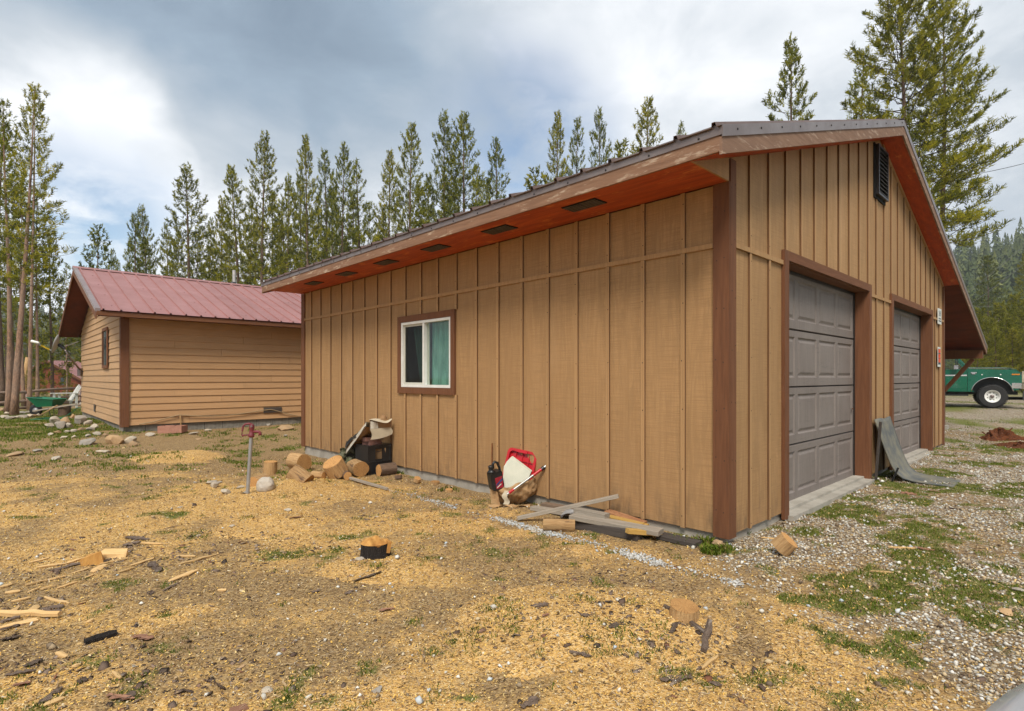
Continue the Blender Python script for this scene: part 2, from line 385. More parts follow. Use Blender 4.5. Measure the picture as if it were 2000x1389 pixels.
# ------------------------------------------------------------------ ground
GU, GV = Vector((.7256, .6881, 0)), Vector((-.6881, .7256, 0))
GC = Vector((1.794, 4.595, 0)); GROT = math.atan2(.6881, .7256)
def uv_of(x, y): dx, dy = x - GC.x, y - GC.y; return dx * GU.x + dy * GU.y, dx * GV.x + dy * GV.y
GRASS = []
for px, py, rx, ry, s in ((620, 925, .9, .5, .8), (344, 1004, .45, .18, .8), (280, 972, .5, .2, .7), (590, 1084, .55, .28, 1), (670, 1050, .45, .2, .9), (470, 905, .8, .5, .55), (730, 1110, .3, .12, .8),
        (1700, 972, .45, .28, 1.1), (1670, 985, .35, .2, 1), (1560, 1035, .45, .16, .8), (1610, 1060, .3, .1, .7), (1920, 905, .9, .25, 1.1), (1960, 962, .9, .17, 1.1), (1880, 985, .6, .12, .9), (1980, 1000, .5, .15, .9), (1850, 1062, .5, .15, .9),
        (1960, 1085, .4, .2, .9), (1400, 1077, .16, .09, 1.2), (1370, 1062, .14, .05, 1), (1650, 1190, .22, .12, .8), (1640, 1120, .25, .07, .6), (1240, 1050, .3, .09, 1), (1070, 1040, .3, .06, .9), (1120, 1062, .28, .06, 1), (1160, 1045, .2, .08, .9),
        (1200, 1080, .14, .05, .9), (1270, 1075, .12, .05, .8), (1010, 1000, .25, .06, .8), (900, 990, .2, .05, .7), (955, 1095, .09, .045, 1), (975, 1130, .08, .04, 1), (1115, 1105, .09, .04, 1), (1045, 1165, .08, .05, 1), (870, 1350, .12, .06, 1),
        (890, 1358, .15, .05, 1), (1065, 1335, .08, .05, .9), (730, 1380, .14, .05, 1), (1470, 1290, .16, .06, .5), (320, 1205, .06, .04, 1), (900, 1250, .06, .04, 1), (850, 1280, .05, .04, .9), (560, 1180, .08, .05, .8), (520, 1175, .1, .05, .7),
        (730, 905, .35, .12, 1), (790, 930, .3, .1, .8), (1390, 1380, .3, .1, .3), (1780, 1290, .22, .1, .8), (1740, 1330, .16, .08, .9), (1810, 1345, .14, .06, .9), (1560, 1370, .2, .06, .8), (1760, 1250, .2, .1, .7), (1940, 1270, .14, .08, .9), (1620, 1230, .2, .1, .8),
        (1850, 1200, .25, .1, .6), (1700, 1150, .3, .12, .6), (1500, 1120, .25, .08, .8), (1470, 1075, .2, .05, .7), (1800, 920, .3, .1, .8), (1870, 880, .5, .15, .6), (1890, 845, 1.5, .3, .3), (1930, 822, 3, .35, .6), (1980, 808, 3, .3, .6),
        (500, 870, 1.2, .5, .5), (540, 850, 1.2, .5, .6), (420, 880, .8, .4, .4), (130, 1010, .4, .2, .4), (240, 940, .5, .25, .4)):
    c = gp(px, py); GRASS.append((c.x, c.y, rx, ry, s))
DIRT = []
for px, py, rx, ry, s in ((640, 1310, .5, .25, .7), (350, 1260, .5, .2, .7), (550, 1330, .5, .2, .6), (850, 1170, .35, .2, .7), (860, 1060, .6, .3, .5), (1750, 1260, .5, .25, .6), (1620, 1000, .5, .25, .9), (1500, 1190, .4, .2, .3), (250, 1160, .7, .3, .6),
        (200, 850, 1.5, 1.0, .9), (350, 850, 2.5, 1.2, .6), (780, 990, .8, .3, .6), (1950, 1180, .4, .3, .4), (1800, 1220, .5, .2, .5), (100, 1290, .6, .3, .5), (1930, 855, 1.6, .8, .5), (1980, 880, 1.5, .6, .5)):
    c = gp(px, py); DIRT.append((c.x, c.y, rx, ry, s))
def bl(x, y, L):
    t = np.zeros(np.shape(x))
    wx = x + (fbm(x, y, 3.1, 4, 201) - .5) * .5; wy = y + (fbm(x, y, 3.1, 4, 202) - .5) * .5
    for cx, cy, rx, ry, s in L:
        if rx < .25: d = np.hypot((x - cx) / rx, (y - cy) / ry)
        else: d = np.hypot((wx - cx) / rx, (wy - cy) / ry)
        t = np.maximum(t, s * np.clip(1.25 - d, 0, 1))
    return t
def cover(x, y):
    """how much sawdust, gravel and grass lies at a ground point"""
    u, v = uv_of(x, y)
    n1 = fbm(x, y, .8, 4, 21); n2 = fbm(x, y, 2.4, 5, 31); n3 = fbm(x, y, 7, 4, 51)
    far = np.hypot(x, y)
    grav = sstep(.9, 2.5, x + (n1 - .5) * 1.8 + (n3 - .5) * .5 + .10 * (y - 3))
    grav = np.where((u < 0) & (v > 0), grav * .12, grav)
    grav = np.maximum(grav, sstep(.0, 1.2, u - 10.5) * .9) * (1 - .5 * sstep(.48, .62, fbm(x, y, 1.3, 4, 444)))
    grav = grav * np.where((u < 0) & (v > 8), 0, 1)
    saw = (1 - .9 * sstep(1.3, 3.3, x + (n2 - .5) * 1.6)) * (1 - sstep(7.2, 10.2, y + .12 * np.abs(x) + (n1 - .5) * 2))
    wallside = sstep(-.75, -.15, u + (n2 - .5) * .6) * sstep(-.4, .5, v) * (u < .3)
    saw = saw * (1 - .8 * wallside)
    saw = saw * np.clip(.48 + 1.5 * (n2 - .42) + .9 * (n1 - .45), .06, 1)
    for k, (cx, cy, rx, ry, h) in enumerate(PILES):
        saw = np.maximum(saw, sstep(1.25, .5, np.hypot((x - cx) / rx, (y - cy) / ry) + (n3 - .5) * .7) * (1.0 if k < 4 else .8))
    d = bl(x, y, DIRT); saw = saw * (1 - .75 * np.clip(d, 0, 1)); grav = grav * (1 - .8 * np.clip(d, 0, 1))
    gr = bl(x, y, GRASS) * np.clip(.2 + 2.4 * (n3 - .28), .0, 1.25)
    lawn = sstep(7.4, 10.5, -x + (n1 - .5) * 3 + .15 * (y - 10)) * sstep(6.5, 9.5, y + (n1 - .5) * 2)
    lawn = np.maximum(lawn, sstep(24, 34, far) * (x < 5))
    gr = np.maximum(gr, lawn * np.clip(.35 + 1.4 * (n2 - .35), 0, 1))
    gr = np.maximum(gr, np.clip((n3 - .60) * 5, 0, .7) * np.clip((n2 - .38) * 4, 0, 1))
    n4 = fbm(x, y, 1.6, 5, 411)
    gr = np.maximum(gr, sstep(.40, .56, n4) * np.clip((n3 - .30) * 5, 0, 1) * sstep(.6, 2.0, x) * .95)
    gr = np.maximum(gr, sstep(.52, .64, n4) * np.clip((n3 - .42) * 5, 0, 1) * .62)
    saw = saw * (1 - .45 * sstep(.5, .62, fbm(x, y, 1.1, 5, 433)))
    gr = np.maximum(gr, sstep(.48, .62, n2) * np.clip((n3 - .42) * 5, 0, 1) * sstep(7.5, 9, y) * (x < 0) * .75)
    gr = np.maximum(gr, sstep(25, 40, far) * .6 * (x >= 5))
    return np.clip(saw, 0, 1), np.clip(grav, 0, 1), np.clip(gr, 0, 1)

def axis_pts(a, b, fine, lo, hi, grow=1.18):
    p = list(np.arange(a, b + 1e-6, fine)); s = fine
    q = b
    while q < hi: s *= grow; q += s; p.append(q)
    s = fine; q = a
    while q > lo: s *= grow; q -= s; p.insert(0, q)
    return np.array(p)
gx = axis_pts(-7.5, 8.5, .06, -640, 640); gy = axis_pts(1.2, 9.5, .06, -150, 640)
X, Y = np.meshgrid(gx, gy); Z = gh(X, Y) + micro(X, Y)
co = np.stack([X, Y, Z], -1).reshape(-1, 3); nx, ny = len(gx), len(gy)
I = np.arange(nx * ny).reshape(ny, nx)
quads = np.stack([I[:-1, :-1], I[:-1, 1:], I[1:, 1:], I[1:, :-1]], -1).reshape(-1, 4)

def ground_mat(name, attr=True):
    s = NT(name); P = s.co('World')
    if attr:
        a = s.n('ShaderNodeAttribute', attribute_name='cover'); sp = s.n('ShaderNodeSeparateColor', {'Color': a.outputs['Color']})
        saw, grav, gra = sp.outputs[0], sp.outputs[1], sp.outputs[2]
    else: saw, grav, gra = None, None, None
    nf = s.noise(P, 14, 6, .65); nm = s.noise(P, 3.2, 5, .6); nff = s.noise(P, 60, 4, .7)
    dirt = s.mix(s.mr(nf, .3, .7), (.29, .185, .09), (.17, .105, .05))
    dirt = s.mix(s.mr(nm, .4, .7, 0, .6), dirt, (.27, .18, .095))
    dirt = s.mix(s.mr(nff, .55, .75, 0, .6), dirt, (.42, .32, .18))
    v0 = s.n('ShaderNodeTexVoronoi', {'Vector': s.co('World', (1, 1.5, 1), loc=(3, 1, 0)), 'Scale': 80.0, 'Randomness': 1.0})
    oc = s.ramp(s.n('ShaderNodeSeparateColor', {'Color': v0.outputs['Color']}).outputs[0], [(0, (.09, .055, .03)), (.3, (.21, .135, .065)), (.6, (.35, .235, .11)), (.9, (.50, .36, .17)), (1, (.3, .27, .22))])
    dirt = s.mix(.6, dirt, oc)
    v1 = s.n('ShaderNodeTexVoronoi', {'Vector': s.co('World', (1, 1.6, 1)), 'Scale': 95.0, 'Randomness': 1.0})
    cell = s.n('ShaderNodeSeparateColor', {'Color': v1.outputs['Color']}).outputs[0]
    sd = s.ramp(cell, [(0, (.16, .10, .05)), (.16, (.40, .225, .075)), (.42, (.58, .345, .11)), (.72, (.66, .42, .155)), (.93, (.70, .52, .28)), (1, (.33, .21, .12))])
    sd = s.mix(s.mr(nm, .35, .7, 0, .45), sd, (.44, .27, .10))
    v2 = s.n('ShaderNodeTexVoronoi', {'Vector': P, 'Scale': 42.0, 'Randomness': 1.0})
    c2 = s.n('ShaderNodeSeparateColor', {'Color': v2.outputs['Color']}).outputs[1]
    gv = s.ramp(c2, [(0, (.16, .11, .07)), (.2, (.30, .23, .15)), (.4, (.46, .37, .24)), (.6, (.40, .39, .35)), (.85, (.60, .57, .50)), (1, (.30, .22, .13))])
    gv = s.mix(s.mr(v2.outputs['Distance'], .35, .62), gv, (.17, .125, .08))
    gs = s.mix(s.mr(nf, .3, .7), (.105, .125, .028), (.17, .165, .05))
    gs = s.mix(s.mr(nff, .5, .8, 0, .7), gs, (.24, .19, .09))
    if attr:
        k = lambda m, n, w: s.math('ADD', m, s.math('MULTIPLY', s.math('SUBTRACT', n, .5), w))
        c = s.mix(s.mr(k(saw, nf, 1.1), .18, .62), dirt, sd)
        c = s.mix(s.mr(k(grav, s.noise(P, 22, 5, .7), 1.4), .38, .62), c, gv)
        c = s.mix(s.mr(k(gra, nff, .9), .40, .72), c, gs)
    else: c = s.mix(s.mr(nf, .64, .78), sd, dirt)
    h = s.math('ADD', s.math('MULTIPLY', nf, 1.2), s.math('MULTIPLY', v1.outputs['Distance'], .7))
    return s.fin(c, .95, s.bump(h, .6, .012), spec=.1)
m_ground = ground_mat('dirt_sawdust_gravel_ground')
gme = fast_mesh('ground', co, quads, m_ground, smooth=True)
S_, G_, A_ = cover(co[:, 0], co[:, 1])
ca = gme.color_attributes.new('cover', 'FLOAT_COLOR', 'POINT')
ca.data.foreach_set('color', np.stack([S_, G_, A_, np.ones(len(co))], -1).astype(np.float32).ravel())
tag(link('ground', gme), kind='structure')

m_saw = ground_mat('fresh_sawdust', False)
plabels = ['broad heap of yellow sawdust dotted with bark beside the cut log slice', 'tallest heap of yellow sawdust on the open ground between hydrant and lawn', 'low heap of sawdust in front of the taller heap',
           'small orange sawdust heap nearest the lap-sided house', 'thin spill of sawdust in front of the charred stump']
for k, (cx, cy, rx, ry, h) in enumerate(PILES):
    n = 46; t = np.linspace(-1.5, 1.5, n); x, y = np.meshgrid(cx + t * rx, cy + t * ry)
    ph = pile_h(x, y, k); others = sum(pile_h(x, y, j) for j in range(k))
    z = gh(x, y) + micro(x, y) + others + ph - .012 * (ph < .004) + (fbm(x, y, 30, 2, 77) - .5) * .012 * (ph > .004)
    J = np.arange(n * n).reshape(n, n); q = np.stack([J[:-1, :-1], J[:-1, 1:], J[1:, 1:], J[1:, :-1]], -1).reshape(-1, 4)
    keep = (ph.ravel()[q] > .002).any(1)
    o = link('sawdust_pile', fast_mesh('sawdust_pile', np.stack([x, y, z], -1).reshape(-1, 3), q[keep], m_saw, smooth=True))
    tag(o, plabels[k], 'sawdust pile', 'sawdust heaps on the yard')

# ------------------------------------------------------------------ garage
GW, GL, RIDGE, EO, RO = 9.42, 8.53, 4.71, .653, .254
SB, BZ, EZ, MS = .10, 2.53, 3.04, .3255
def zr(u): return 3.22 + MS * (u + EO) if u <= RIDGE else 3.22 + MS * (RIDGE + EO) - MS * (u - RIDGE)
U_END = 13.25
gar = thing('garage', 'tan board-and-batten garage with two grey doors and red-stained eaves', 'garage', GC, GROT)
# foundation
m_found = m_conc
for a in ((.03, GW - .03, .03, .2, -.35, SB - .004), (.03, .2, .2, GL - .03, -.35, SB - .004), (GW - .2, GW - .03, .2, GL - .03, -.35, SB - .004), (.2, GW - .2, GL - .2, GL - .03, -.35, SB - .004)):
    BX(*a).build('foundation', m_found, gar)
tag(BX(.2, GW - .2, .2, GL - .2, -.2, .02).build('floor_slab', m_conc, gar))
# side wall sheets (u = 0 faces the yard)
T = .014
WV0, WV1, WZ0, WZ1 = 3.76, 4.97, 1.275, 2.225       # window opening
SHEET = 1.219
v = 0.0
while v < GL - .01:
    v1 = min(v + SHEET, GL)
    mb = MB(); a, b = v + .002, v1 - .002
    if b < WV0 or a > WV1: mb.box(0, T, a, b, SB, BZ)
    else:
        if a < WV0: mb.box(0, T, a, WV0, SB, BZ)
        if b > WV1: mb.box(0, T, WV1, b, SB, BZ)
        c, d = max(a, WV0), min(b, WV1)
        mb.box(0, T, c, d, SB, WZ0); mb.box(0, T, c, d, WZ1, BZ)
    mb.build('siding_sheet', m_side, gar)
    BX(0, T, a, b, BZ + .003, EZ - .002).build('siding_sheet', m_side, gar)
    v = v1
BSP = .4064
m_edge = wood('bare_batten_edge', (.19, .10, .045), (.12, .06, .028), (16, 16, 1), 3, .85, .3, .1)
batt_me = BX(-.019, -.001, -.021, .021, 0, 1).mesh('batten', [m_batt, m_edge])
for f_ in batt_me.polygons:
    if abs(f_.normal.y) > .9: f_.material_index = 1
def batten(u, v, z0, z1, rz=0.0):
    o = link('batten', batt_me, gar, (u, v, z0), (0, 0, rz)); o.scale = (1, 1, z1 - z0); return o
k = 1
while k * BSP < GL - .1:
    v = k * BSP + random.uniform(-.006, .006)
    batten(0, v, BZ + .024, EZ - .001)
    if WV0 - .12 < v < WV1 + .12:
        batten(0, v, SB - .004, WZ0 - .085); batten(0, v, WZ1 + .085, BZ - .021)
    else: batten(0, v, SB - .004 - random.uniform(0, .004), BZ - .021)
    k += 1
for a, b in ((.125, 3.0), (3.003, 6.1), (6.103, GL - .125)):
    BX(-.024, -.001, a, b, BZ - .020, BZ + .022).build('belly_band', m_batt, gar)
# corner boards
BX(-.024, -.001, -.022, .12, SB - .02, EZ - .001).build('corner_board', m_trim, gar)
BX(.0005, .10, -.024, -.001, SB - .02, zr(.05) - .215).build('corner_board', m_trim, gar)
BX(-.024, -.001, GL - .12, GL + .022, SB - .02, EZ - .001).build('corner_board', m_trim, gar)
BX(GW - .10, GW - .0005, -.024, -.001, SB - .02, zr(GW - .05) - .215).build('corner_board', m_trim, gar)
BX(GW + .001, GW + .024, -.022, .12, SB - .02, 3.1).build('corner_board', m_trim, gar)
nail_me = MB().lathe([(.0055, 0), (.005, .0012), (0, .0018)], 8).mesh('nail', plain('rusty_nail_head', (.06, .035, .022), (.03, .02, .015), 30, .7))
for q in range(7):
    for dv in (.025, .095): link('nail', nail_me, gar, (-.0242, dv + random.uniform(-.008, .008), .3 + q * .42 + random.uniform(-.04, .04)), (0, -math.pi / 2, 0))
    for du in (.02, .08): link('nail', nail_me, gar, (du + random.uniform(-.006, .006), -.0242, .3 + q * .45 + random.uniform(-.04, .04)), (math.pi / 2, 0, 0))
for kk in range(1, 13):
    for zz in (.16, .62, 1.1, 1.6, 2.1, 2.42, 2.66, 2.95):
        if not (WV0 - .12 < kk * BSP < WV1 + .12 and 1.1 < zz < 2.4): link('nail', nail_me, gar, (-.0192, kk * BSP + random.uniform(-.008, .008), zz + random.uniform(-.05, .05)), (0, -math.pi / 2, 0))
for kk in (1, 2):
    for zz in (.16, .62, 1.1, 1.6, 2.1, 2.42, 2.66): link('nail', nail_me, gar, (kk * BSP + random.uniform(-.008, .008), -.0192, zz + random.uniform(-.05, .05)), (math.pi / 2, 0, 0))
# gable wall sheets (v = 0 faces the drive)
D1, D2 = (1.235, 4.05), (5.33, 8.13)               # door openings
DT = 2.565
def slab(poly, t0=0.0, t1=T):
    return MB().prism(poly, lambda a, b: (a, t0, b), lambda a, b: (a, t1, b))
UND = .19                                           # roof top to rake soffit
def up(u): return zr(u) - UND + .004
for a, b in ((0.015, D1[0]), (D1[1], D2[0]), (D2[1], GW - .003)):
    BX(a, b, 0, T, SB, BZ).build('siding_sheet', m_side, gar)
u = 0.003
while u < GW - .05:
    b = min(u + SHEET, GW - .003)
    zb = BZ + .003; zd = DT + .03; b2 = b - .003; pts = [(u, zd if any(p < u < q for p, q in (D1, D2)) else zb)]
    for e_, f_ in sorted([(p, 1) for p in (D1[0], D2[0])] + [(p, 0) for p in (D1[1], D2[1])]):
        if u < e_ < b2: pts += [(e_, zb), (e_, zd)] if f_ else [(e_, zd), (e_, zb)]
    pts.append((b2, zd if any(p < b2 < q for p, q in (D1, D2)) else zb))
    top = [(b - .003, up(b)), (u, up(u))]
    if u < RIDGE < b: top.insert(1, (RIDGE, up(RIDGE)))
    slab(pts + top).build('siding_sheet', m_side, gar)
    u += SHEET
# lintel strips between band line and door heads
k = 1
VENT = (4.38, 4.89, 3.93, 4.62)
while k * BSP < GW - .1:
    u = k * BSP + random.uniform(-.006, .006)
    indoor = any(a - .12 < u < b + .12 for a, b in (D1, D2))
    z0 = DT + .095 if indoor else BZ + .024
    if not (VENT[0] - .06 < u < VENT[1] + .06):
        batten(u, 0, z0, up(u) - .012, math.pi / 2)
    else: batten(u, 0, z0, VENT[2] - .05, math.pi / 2)
    if not indoor: batten(u, 0, SB - .004, BZ - .021, math.pi / 2)
    k += 1
for a, b in ((.102, D1[0] - .112), (D1[1] + .112, D2[0] - .112), (D2[1] + .112, GW - .102)):
    BX(a, b, -.024, -.001, BZ - .020, BZ + .022).build('belly_band', m_batt, gar)
# far walls, plain
BX(GW - .12, GW, .016, GL - .01, SB, 3.2).build('back_wall', m_side, gar)
MB().prism([(.016, SB), (GW - .125, SB), (GW - .125, up(GW)), (RIDGE, up(RIDGE)), (.016, up(.016))], lambda a, b: (a, GL - .1, b), lambda a, b: (a, GL, b)).build('back_wall', m_side, gar)
# doors
RV = .15
for D in (D1, D2):
    a, b = D
    for (x0, x1) in ((a - .105, a + .004), (b - .004, b + .105)):
        BX(x0, x1, -.034, -.001, SB - .06, DT + .093).build('door_casing', m_trim, gar)
    BX(a + .005, b - .005, -.034, -.001, DT, DT + .093).build('door_casing', m_trimh, gar)
    BX(a - .03, a + .003, .0005, RV, SB - .05, DT).build('door_jamb', m_trim, gar)
    BX(b - .003, b + .03, .0005, RV, SB - .05, DT).build('door_jamb', m_trim, gar)
    BX(a + .004, b - .004, .0005, RV, DT - .006, DT + .02).build('door_jamb', m_trimh, gar)
    BX(a - .02, b + .02, -.085, .3, -.10, .068).build('door_sill', m_conc, gar)
    dr = BX(a - .02, b + .02, RV + .045, RV + .055, .07, DT + .02).build('garage_door', m_dark, gar)
    dr['label'] = 'grey garage door with four rows of raised panels, nearer the corner' if D is D1 else 'grey garage door with four rows of raised panels, nearer the porch'
    for e0, e1 in ((a + .004, a + .03), (b - .03, b - .004)): BX(e0, e1, RV - .012, RV + .001, .07, DT - .007).build('weather_strip', m_black, dr)
    BX(a + .031, b - .031, RV - .012, RV + .001, DT - .04, DT - .007).build('weather_strip', m_black, dr)
    nsec, sh = 4, (DT - .075) / 4
    w = b - a; npan = 4
    for q in range(nsec):
        z0 = .072 + q * sh; z1 = z0 + sh - .006; f = RV + .003
        mb = MB()
        def fr(x0, x1, za, zb, y=f): mb.add([(x0, y, za), (x1, y, za), (x1, y, zb), (x0, y, zb)], [(0, 1, 2, 3)])
        st = .085; pw = (w - st * (npan + 1)) / npan; pz0, pz1 = z0 + .10, z1 - .075
        fr(a, b, z0 + .008, pz0); fr(a, b, pz1, z1 - .008)
        mb.add([(a, f, z0 + .008), (b, f, z0 + .008), (b, f + .03, z0), (a, f + .03, z0)], [(0, 1, 2, 3)])
        mb.add([(a, f, z1 - .008), (b, f, z1 - .008), (b, f + .03, z1), (a, f + .03, z1)], [(0, 1, 2, 3)])
        for j in range(npan + 1): x = a + j * (pw + st); fr(x, x + st, pz0, pz1)
        for j in range(npan):
            x = a + st + j * (pw + st); r = []
            for ins, dy in ((0, 0), (.016, .014), (.030, .014), (.058, .003)):
                r.append([(x + ins, f + dy, pz0 + ins), (x + pw - ins, f + dy, pz0 + ins), (x + pw - ins, f + dy, pz1 - ins), (x + ins, f + dy, pz1 - ins)])
            for i in range(3):
                mb.add(r[i] + r[i + 1], [(n, (n + 1) % 4, 4 + (n + 1) % 4, 4 + n) for n in range(4)])
            mb.add(r[3], [(0, 1, 2, 3)])
        mb.build('door_section', m_door, dr)
    MB().obox((b - .16, RV - .012, 1.0), (b - .10, RV - .012, 1.0), .015, .02).build('latch', m_chrome, dr)
# gable vent
gvp = BX(VENT[0] - .03, VENT[1] + .03, -.02, -.001, VENT[2] - .04, VENT[3] + .02).build('gable_vent', m_dark, gar)
for a in ((VENT[0], VENT[0] + .03, VENT[2], VENT[3]), (VENT[1] - .03, VENT[1], VENT[2], VENT[3]), (VENT[0] + .031, VENT[1] - .031, VENT[2], VENT[2] + .03), (VENT[0] + .031, VENT[1] - .031, VENT[3] - .03, VENT[3])):
    BX(a[0], a[1], -.065, -.021, a[2], a[3]).build('vent_frame', m_black, gvp)
m_slat = plain('grey_vent_slat', (.10, .085, .07), (.07, .06, .05), 6, .45)
for q in range(11):
    z = VENT[2] + .05 + q * .056
    MB().hexa([(VENT[0] + .032, -.06, z), (VENT[1] - .032, -.06, z), (VENT[1] - .032, -.022, z + .03), (VENT[0] + .032, -.022, z + .03),
               (VENT[0] + .032, -.06, z + .006), (VENT[1] - .032, -.06, z + .006), (VENT[1] - .032, -.022, z + .036), (VENT[0] + .032, -.022, z + .036)]).build('vent_slat', m_slat, gvp)
# window in the side wall
cas = MB(); cw = .088
win = BX(.02, .03, WV0 + .01, WV1 - .01, WZ0 + .01, WZ1 - .01).build('window', m_glass, gar)
win['label'] = 'white sliding window with green curtains in a brown casing'
for poly in (((WV0 - cw, WZ0 - cw), (WV1 + cw, WZ0 - cw), (WV1, WZ0), (WV0, WZ0)), ((WV0 - cw, WZ1 + cw), (WV0, WZ1), (WV1, WZ1), (WV1 + cw, WZ1 + cw)),
             ((WV0 - cw, WZ0 - cw), (WV0, WZ0), (WV0, WZ1), (WV0 - cw, WZ1 + cw)), ((WV1 + cw, WZ0 - cw), (WV1 + cw, WZ1 + cw), (WV1, WZ1), (WV1, WZ0))):
    cx = sum(p[0] for p in poly) / 4; cz = sum(p[1] for p in poly) / 4
    poly = [(cx + (p[0] - cx) * .998, cz + (p[1] - cz) * .998) for p in poly]
    MB().prism(poly, lambda a, b: (-.030, a, b), lambda a, b: (-.002, a, b)).build('casing', m_trim, win)
vm = (WV0 + WV1) / 2 + .03
fw = .04
for a in ((WV0 + .003, WV0 + fw, WZ0 + .003, WZ1 - .003), (WV1 - fw, WV1 - .003, WZ0 + .003, WZ1 - .003), (WV0 + fw + .001, WV1 - fw - .001, WZ0 + .003, WZ0 + fw), (WV0 + fw + .001, WV1 - fw - .001, WZ1 - fw, WZ1 - .003), (vm - .02, vm + .02, WZ0 + fw + .001, WZ1 - fw - .001)):
    BX(-.022, .045, *a).build('window_frame', m_white, win)
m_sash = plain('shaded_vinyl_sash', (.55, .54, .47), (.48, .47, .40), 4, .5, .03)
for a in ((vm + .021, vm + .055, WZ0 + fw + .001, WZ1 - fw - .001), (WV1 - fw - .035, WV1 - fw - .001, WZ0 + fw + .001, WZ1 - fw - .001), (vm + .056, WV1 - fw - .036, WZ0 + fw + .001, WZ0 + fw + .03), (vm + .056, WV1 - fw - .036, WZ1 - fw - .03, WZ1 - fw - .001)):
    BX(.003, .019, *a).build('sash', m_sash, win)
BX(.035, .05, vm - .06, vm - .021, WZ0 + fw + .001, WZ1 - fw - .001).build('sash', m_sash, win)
m_scr = NT('insect_screen')
tr = m_scr.n('ShaderNodeBsdfTransparent'); df = m_scr.n('ShaderNodeBsdfDiffuse', {'Color': (.03, .03, .03)}); mx = m_scr.n('ShaderNodeMixShader', {'Fac': .38})
m_scr.set(mx.inputs[1], tr.outputs[0]); m_scr.set(mx.inputs[2], df.outputs[0]); m_scr.set(m_scr.out.inputs[0], mx.outputs[0])
BX(.0055, .0075, vm + .056, WV1 - fw - .036, WZ0 + fw + .031, WZ1 - fw - .031).build('insect_screen', m_scr.m, win)
cs = NT('green_curtain_cloth'); cg = cs.noise(cs.co('Object', (1, 6, 1)), 3, 5)
m_curt = cs.fin(cs.mix(cs.mr(cg, .3, .7), (.16, .34, .27), (.09, .21, .165)), .9, cs.bump(cs.noise(cs.co('Object'), 150, 2), .2, .002))
def curtain(v0, v1, seed, amp, bulge):
    rr = random.Random(seed); ph = [rr.uniform(0, 6) for _ in range(4)]
    def f(a, b):
        v = v0 + (v1 - v0) * a + bulge * (1 - b) * (a - .5)
        o = amp * (math.sin(a * 26 + ph[0] + b * .7) + .6 * math.sin(a * 47 + ph[1] - b) + .5 * math.sin(a * 11 + ph[2] + 2 * b))
        return (.095 + o, v, WZ0 + .03 + (WZ1 - WZ0 - .03) * b)
    return MB().grid(f, 60, 12)
curtain(WV0 + .02, vm - .06, 3, .016, .1).build('curtain', m_curt, win, smooth=True)
curtain(vm + .0, WV1 - .18, 5, .016, -.35).build('curtain', m_curt, win, smooth=True)
BX(.05, .22, WV0 - .05, WV1 + .05, WZ0 - .03, WZ0 - .002).build('inner_sill', m_conc, win)
# eave soffit with six vents, box end, fascia
BX(-EO, -.0255, -.002, 4.2, EZ, EZ + .012).build('soffit', m_soff, gar)
BX(-EO, -.0255, 4.203, GL + .002, EZ, EZ + .012).build('soffit', m_soff, gar)
for q in range(6):
    v = 1.21 + 1.185 * q
    sv = BX(-.49, -.30, v - .2, v + .2, EZ - .008, EZ - .001).build('soffit_vent', m_dark, gar)
    for j in range(5): BX(-.475 + j * .035, -.455 + j * .035, v - .19, v - .004, EZ - .012, EZ - .0085).build('vent_louver', m_slat, sv)
    for j in range(5): BX(-.475 + j * .035, -.455 + j * .035, v + .004, v + .19, EZ - .012, EZ - .0085).build('vent_louver', m_slat, sv)
MB().prism([(-EO + .02, EZ - .001), (-.026, EZ - .001), (-.026, up(-.02) + .02), (-EO + .02, EZ + .018)], lambda a, b: (a, -.02, b), lambda a, b: (a, -.003, b)).build('soffit_end', m_side, gar)
for a, b in ((-RO - .0, 2.98), (2.984, 5.9), (5.904, GL + RO)):
    BX(-EO - .022, -EO - .001, a, b, EZ - .008, 3.150).build('fascia', m_fascia, gar)
BX(-EO - .030, -EO - .0225, -RO - .024, GL + RO + .02, 3.145, 3.222).build('drip_edge', m_metal, gar)
sc_me = MB().lathe([(.009, 0), (.009, .003), (.005, .006), (0, .007)], 8).mesh('screw', m_screw)
for q in range(22):
    o = link('screw', sc_me, gar, (-EO - .030, -.1 + q * .42, 3.165), (0, -math.pi / 2, 0))
